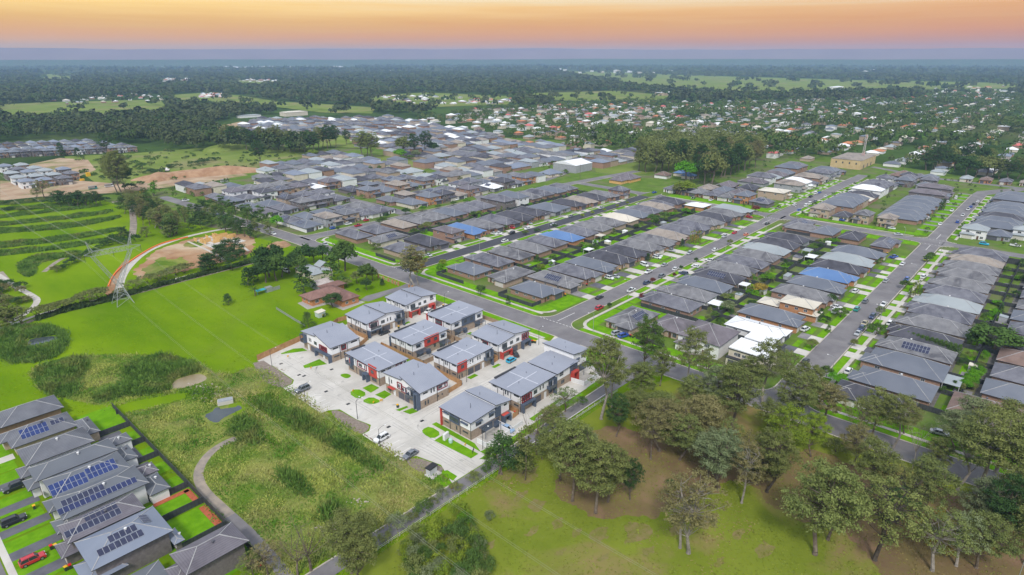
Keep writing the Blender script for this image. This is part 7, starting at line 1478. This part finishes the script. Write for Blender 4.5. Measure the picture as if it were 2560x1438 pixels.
# culvert headwall, rocks, orange silt fence
t = root('culvert', (*at(564,1008), 0), -.4); b = MB(); b.box(-2.2,-1.2,0,2.2,1.2,1.1); b.build('headwall', conc, t); b = MB(); b.box(-2.0,-1.0,1.1,2.0,1.0,1.35); b.build('grate', galv, t); tag(t, 'grated concrete culvert beside the small dark pond', 'culvert')
rk = MB(); rs = random.Random(4)
for cx_, cy_, n, sp in ((528,985,90,(22,9)),(505,968,40,(24,4)),(700,925,24,(12,9)),(815,1320,26,(18,6)),(900,1255,16,(14,4))):
    for i in range(n):
        x, y = at(rs.gauss(cx_, sp[0]), rs.gauss(cy_, sp[1])); r_ = rs.uniform(.12, .4); rk.lathe((x, y, .02), [(r_,0),(r_*rs.uniform(.8,1.1),r_*.4),(r_*.4,r_*.75)], 5)
o = rk.build('rocks', mat('creek_rock', (.26,.22,.17), (.42,.37,.31), sc=1.5)); o['kind'] = 'stuff'; tag(o, 'pale rocks scattered along the creek and the meadow edge', 'rocks')
ob = MB(); pts_ = smooth([at(*p) for p in [(272,716),(280,694),(300,672),(318,660),(350,638),(390,615),(430,602),(470,594)]], 2, False)
for p, q in zip(pts_, pts_[1:]): L_, R_ = ribbon([p, q], .5); ob.prism([L_[0], R_[0], R_[1], L_[1]], 0, .65)
tag(ob.build('silt_fence', mat('orange_plastic', (.8,.18,.02), rough=.6)), 'bright orange silt barrier curving beside the white path', 'barrier')
hb_ = MB(); 
# earth heaps of the works
def heap(px, py, l, w_, h, rz, m, label, T_):
    x, y = at(*T_(px, py)); rs2 = np.random.RandomState(int(px)); n = 22; b = MB(); vs = []; 
    for i in range(n+1):
        for j in range(n+1):
            u, v = i/n*2-1, j/n*2-1; d = u*u+v*v; z = h*max(0, 1-d)**.8*(1+.25*math.sin(u*5+px)*math.cos(v*4))+(rs2.random()*.25 if d < 1 else -.05); vs.append((u*l/2, v*w_/2, z))
    b.add(vs, [(i*(n+1)+j, (i+1)*(n+1)+j, (i+1)*(n+1)+j+1, i*(n+1)+j+1) for i in range(n) for j in range(n)]); tag(b.build('earth_heap', m, None, (x, y, 0), rz), label, 'earth heap')
soil = mat('fresh_soil', (.30,.17,.095), (.42,.27,.165), sc=.15, det=6, rough=1, bump=.2, bsc=1)
heap(1850,760,44,26,5,.5,soil,'brown earth heap under the black excavator',R3_); heap(2350,720,120,20,6,-.35,soil,'long orange earth bank beside the upper meadow',R3_); heap(1500,1215,14,10,2.5,0,soil,'brown soil heap inside the curved white path',R1_)
heap(900,60,60,40,6,0,g_padd,'grassy mound in front of the tall tree line',R1_)
t = root('excavator', (*at(*R3_(1925,735)), 4.6), 2.6); b = MB(); b.box(-1.8,-1.4,0,1.8,-.9,.8); b.box(-1.8,.9,0,1.8,1.4,.8); b.build('track', trim_b, t); b = MB(); b.box(-1.8,-1.2,.85,1.3,1.2,2.0); b.box(-.2,-1.2,2.0,1.2,-.1,3.1); b.build('cab', PAINT['white'], t); b = MB(); b.tube((1.2,.3,1.6),(4.2,.3,4.6),.28); b.tube((4.2,.3,4.6),(6.4,.3,1.6),.2); b.box(6.0,-.2,.7,6.9,.8,1.7); b.build('boom', trim_b, t); tag(t, 'excavator with a black boom on top of the earth heap', 'excavator')
for i, (px, py) in enumerate(((1012,735),(165,760),(940,785),(465,845),(565,838),(1625,927))): x, y = at(*R3_(px, py)); b = MB(); b.prism([(-1.6,-1),(1.6,-1),(1.6,1),(-1.6,1)], 0, 1.5 if i else 3.4); auto(b.build('skip_bin', LIDS['yellow'], None, (x, y, .05), .2), 'orange skip', 'on the half-built estate', 'skip', 'orange skips')
# framing timber and slab at the building site
b = MB(); rs = random.Random(2); x0, y0 = at(*R1_(720,1150))
for i in range(46): x, y = x0+rs.uniform(-8, 10), y0+rs.uniform(-6, 6); a = rs.choice([0, 1]); b.box(x, y, .15, x+(4 if a else .12), y+(.12 if a else 4), .15+rs.choice([.15,.3,2.2]) if i % 5 else .4)
tag(b.build('timber_framing', mat('new_timber', (.6,.36,.12), (.72,.48,.2), sc=1)), 'yellow timber framing lying on the building site slab', 'timber')
b = MB(); q_ = [at(*R1_(x, y)) for x, y in ((520,1150),(680,1090),(900,1180),(760,1260))]; quad(b, q_, .07); q_ = [at(*R1_(x, y)) for x, y in ((740,1110),(860,1085),(1120,1150),(1000,1180))]; quad(b, q_, .07); struct('house_slab', b, conc)
# ------------------------------------------------------------ meadow grass and reeds
def tufts(name, polys, dens, h, w, m, label, seed, cat='grass', holes=(), jit=.8):
    rs = np.random.RandomState(seed); Cs = []
    for P in polys:
        P = np.array(P); x0, y0 = P.min(0); x1, y1 = P.max(0); n = int((x1-x0)*(y1-y0)*dens); X = rs.uniform(x0, x1, n); Y = rs.uniform(y0, y1, n); ok = np.zeros(n, bool); k = len(P)
        for i in range(k):
            (ax, ay), (bx_, by) = P[i], P[(i+1) % k]; c = (ay > Y) != (by > Y)
            with np.errstate(divide='ignore', invalid='ignore'): ok ^= c & (X < (bx_-ax)*(Y-ay)/(by-ay)+ax)
        X = X+rs.normal(size=n)*jit; Y = Y+rs.normal(size=n)*jit
        for hp_ in holes:
            k2 = len(hp_); c2 = np.zeros(n, bool)
            for i in range(k2):
                (ax, ay), (bx_, by) = hp_[i], hp_[(i+1) % k2]; c = (ay > Y) != (by > Y)
                with np.errstate(divide='ignore', invalid='ignore'): c2 ^= c & (X < (bx_-ax)*(Y-ay)/(by-ay)+ax)
            ok &= ~c2
        Cs.append(np.stack([X[ok], Y[ok]], 1))
    C = np.concatenate(Cs); n = len(C); hh = h*rs.uniform(.45, 1.2, n)*(.75+.4*np.sin(C[:, 0]*.35)*np.sin(C[:, 1]*.29+1)); a = rs.uniform(0, 6.28, n); ln = rs.normal(size=(n, 2))*.45*hh[:, None]
    dx, dy = np.cos(a)*w, np.sin(a)*w; z0 = np.full(n, .0)
    V = np.stack([np.stack([C[:, 0]-dx, C[:, 1]-dy, z0], 1), np.stack([C[:, 0]+dx, C[:, 1]+dy, z0], 1), np.stack([C[:, 0]+dx*.7+ln[:, 0], C[:, 1]+dy*.7+ln[:, 1], hh], 1), np.stack([C[:, 0]-dx*.7+ln[:, 0], C[:, 1]-dy*.7+ln[:, 1], hh*.9], 1)], 1).reshape(-1, 3)
    me = bpy.data.meshes.new(name); me.vertices.add(4*n); me.vertices.foreach_set('co', V.astype('f4').ravel()); me.loops.add(4*n); me.loops.foreach_set('vertex_index', np.arange(4*n, dtype='i4')); me.polygons.add(n); me.polygons.foreach_set('loop_start', np.arange(0, 4*n, 4, dtype='i4')); me.materials.append(m); me.update(); me.validate()
    tag(put(name, me), label, cat, kind='stuff')
gr_m = mat('meadow_blades', (.10,.23,.02), (.36,.40,.09), sc=.10, det=9, st=(.42,.58), rough=.9, spec=.1, trans=.15, c3=(.40,.37,.14), sc3=.045)
gr_g = mat('green_blades', (.08,.19,.012), (.15,.27,.02), sc=.15, det=5, rough=.9, spec=.1, trans=.15)
rd_m = mat('reed_blades', (.075,.16,.022), (.16,.27,.05), sc=.25, det=6, rough=.9, spec=.1, trans=.2, c3=(.2,.23,.06), sc3=.09)
PX = lambda *q: [at(*p) for p in q]
HOLES = [PX((425,968),(440,948),(500,932),(525,948),(470,968),(432,974)), PX((500,1042),(545,1012),(600,1008),(616,1026),(560,1054),(522,1062)), PX((60,850),(140,838),(150,850),(70,872)), PX((565,1092),(592,1092),(600,1100),(565,1108),(530,1138),(506,1180),(524,1222),(580,1272),(640,1330),(700,1400),(740,1460),(700,1460),(660,1400),(600,1330),(545,1278),(490,1228),(478,1180),(505,1135),(540,1105)), PX((230,1040),(320,1008),(440,985),(560,975),(440,1003),(320,1030),(250,1058))]
tufts('meadow_grass', [smooth(wet, 1)], 9, .55, .16, gr_m, 'tall mixed green and straw coloured grass of the empty lot', 1, holes=HOLES)
path_clear = None
PX = lambda *q: [at(*p) for p in q]
reeds = [PX((82,935),(130,905),(195,890),(225,903),(200,950),(190,985),(150,1000),(110,975)), PX((325,905),(400,888),(470,902),(500,930),(435,955),(415,985),(260,992),(228,1005),(300,965)), PX((0,825),(60,812),(140,816),(168,842),(165,872),(120,905),(0,912)),
 PX((240,985),(300,975),(280,1000),(235,1010)), PX((590,1040),(640,1060),(660,1100),(640,1120),(590,1070)), PX((560,1080),(600,1060),(620,1090),(600,1110)), PX((690,1185),(730,1180),(790,1240),(760,1250)), PX((800,1270),(850,1262),(850,1300),(810,1308)), PX((820,1090),(900,1120),(960,1170),(940,1180),(870,1140)), PX((620,1000),(700,1010),(900,1120),(860,1130),(720,1060))]
tufts('reeds', [smooth(p, 1) for p in reeds], 16, 2.1, .13, rd_m, 'dense dark green reed beds of the wetland', 2, 'reeds', HOLES)
tufts('creek_reeds', [PX((470,975),(520,962),(540,980),(520,1010),(470,1000)), PX((620,1060),(650,1070),(700,1110),(680,1120)), PX((600,1000),(680,985),(740,1030),(700,1050))], 12, .9, .14, gr_g, 'bright green grass tufts round the creek', 3)
st = []
for (y0, y1, y2, y3, xr) in ((513,497,466,459,282),(497+84,569,541,534,300),):
    pass
def band(*q): st.append(smooth(PX(*q), 1))
band((-60,560),(100,548),(280,524),(282,532),(200,545),(0,566),(-60,572)); band((-60,578),(60,568),(200,556),(300,538),(302,546),(180,572),(0,584),(-60,590)); band((-60,612),(100,598),(220,582),(300,570),(300,578),(160,604),(0,621),(-60,628)); band((-60,632),(80,622),(200,606),(280,594),(276,604),(150,624),(0,641),(-60,648))
band((46,655),(80,642),(140,632),(218,628),(216,636),(140,648),(92,660),(88,685),(70,695),(50,682)); band((-60,545),(80,530),(250,512),(250,517),(80,537),(-60,553)); band((0,520),(120,512),(240,503),(150,520),(0,528))
tufts('terrace_reeds', st, 9, 1.3, .3, rd_m, 'long dark reed bands between the mown terraces of the striped field', 4, 'reeds', (), .5)
pg = [smooth([(60,-30),(72,-30),(80,18),(98,40),(88,60),(86,72),(96,86),(120,88),(60,90),(40,60),(40,0)], 1)]
tufts('park_tufts', [[at(*p) for p in [(1245,1180),(1130,1290),(1000,1400),(960,1460),(2620,1460),(2620,1240),(2300,1190),(2000,1100),(1600,1070),(1400,1090)]]], 2.2, .22, .22, mat('park_blades', (.15,.20,.02), (.24,.27,.05), sc=.2, det=7, rough=1, spec=0, c3=(.28,.20,.10), sc3=.06), 'short patchy grass tufts of the lower right park', 8)
tufts('lawn_grass', [[at(*p) for p in [(60,920),(180,960),(230,1030),(0,1070),(-40,900)]], [at(*p) for p in [(200,810),(300,765),(430,722),(620,668),(700,740),(760,830),(640,900),(560,940),(490,915),(330,880),(190,880)]]], 1.6, .12, .3, mat('lawn_blades', (.13,.22,.004), (.22,.33,.01), sc=.12, det=8, rough=1, spec=0), 'fine mown blades over the big bright lawn', 12)
tufts('verge_grass', [[(20,92.6),(150,91.8),(152,93),(99,94),(20,94.3)], [(20,99.4),(60,99.2),(84,98.6),(84,104),(60,106),(40,106),(20,104)]], 8, .6, .12, gr_m, 'ragged tall grass beside the lower lane', 6, jit=.2)
hedge_m = LM_['dark']
hp = [at(*p) for p in [(92,800),(150,782),(220,765),(285,745)]]
tufts('hedge', [PX((92,792),(150,775),(220,758),(285,738),(330,728),(420,705),(420,712),(330,738),(285,752),(220,768),(150,785),(92,804)), PX((420,705),(640,648),(640,656),(420,713))], 14, 1.5, .28, mat('hedge_blades', (.03,.06,.015), (.08,.12,.03), sc=.4, rough=1, trans=.1), 'low dark hedge along the foot of the white footpath', 7, 'hedge', (), .25)
# shrubs in the back yards
sr = random.Random(15); cnt = 0
for (xa, xb, ya, yb, w_) in ((214,410,184,201,'between the two middle rows'),(222,390,91,103,'between the central and right streets'),(206,400,5,16,'behind the row below the right street'),(214,400,282,296,'behind the dark asphalt street')):
    for i in range(46):
        x, y = sr.uniform(xa, xb), sr.uniform(ya, yb)
        if free(x-.8, y-.8, x+.8, y+.8): tree(x, y, sr.choice(['bush', 'bush', 'round', 'cone']), sr.choice(['mid', 'dark', 'olive', 'vivid', 'mid']), sr.uniform(1.6, 4.4), sr.uniform(1.1, 2.4), w_, 'back yard shrubs')
def outb(x, y, w, d, h, rf, where):
    t = root('garden_shed', (x, y, 0)); b = MB(); b.box(-w/2+.1,-d/2+.1,0,w/2-.1,d/2-.1,h); b.build('wall', WM[sr.choice('gcw')], t); b = MB(); b.prism([(-w/2,-d/2),(w/2,-d/2),(w/2,d/2),(-w/2,d/2)], [h-.02]*4, [h+.1,h+.1,h+.4,h+.4]); b.build('roof', RM[rf], t); auto(t, RN_[rf]+' roofed garden shed', where, 'shed', 'garden sheds')
def awn(x0, y0, x1, y1, rf, what, where):
    t = root('patio_cover', ((x0+x1)/2, (y0+y1)/2, 0)); w, d = (x1-x0)/2, (y1-y0)/2; b = MB(); b.box(-w,-d,2.5,w,d,2.66); b.build('roof', RM[rf], t); b = MB()
    for sx in (-1, 1):
        for sy in (-1, 1): b.box(sx*(w-.15)-.06, sy*(d-.15)-.06, 0, sx*(w-.15)+.06, sy*(d-.15)+.06, 2.5)
    b.build('post', frame_w, t); auto(t, what, where, 'patio cover', 'patio covers')
awn(238.5,98.5,244.5,103.8,'w','white slatted patio cover','behind the near row of the central street'); awn(296,197.4,301,202,'c','cream patio cover','behind the back row of the middle block'); awn(224,11.8,232,16.6,'k','silver patio cover with white edge','behind the big slate roof on the right'); awn(270,99.8,275,103.8,'w','small white patio cover','behind the dirty grey solar roof')
awn(268,186,273,190,'w','small white patio cover','behind the far row of the central street'); awn(335,91,342,96,'w','white curved carport','behind the pale green roof'); awn(346,96.8,352,101,'k','silver patio cover','near the second crossing back yards')
for (x, y, w, d, h, rf) in ((259,98.5,3.4,2.6,2.2,'k'),(272.5,93,3,2.6,2.1,'k'),(300,92,6,2.4,2.2,'k'),(333,98.5,4.6,4,2.4,'g'),(318,195,3,2.4,2.1,'w'),(352,188,4,2.6,2.2,'k'),(287,195,3,2.4,2.1,'k'),(241,190,3,2.2,2.1,'w'),(306,8.5,3,3,2.2,'k'),(246,11,2.6,2.6,2.2,'c'),(292,190,3,3,2,'w'),(375,96,3,2.6,2.1,'w')): outb(x, y, w, d, h, rf, 'in the back yards of the estate')
settle()
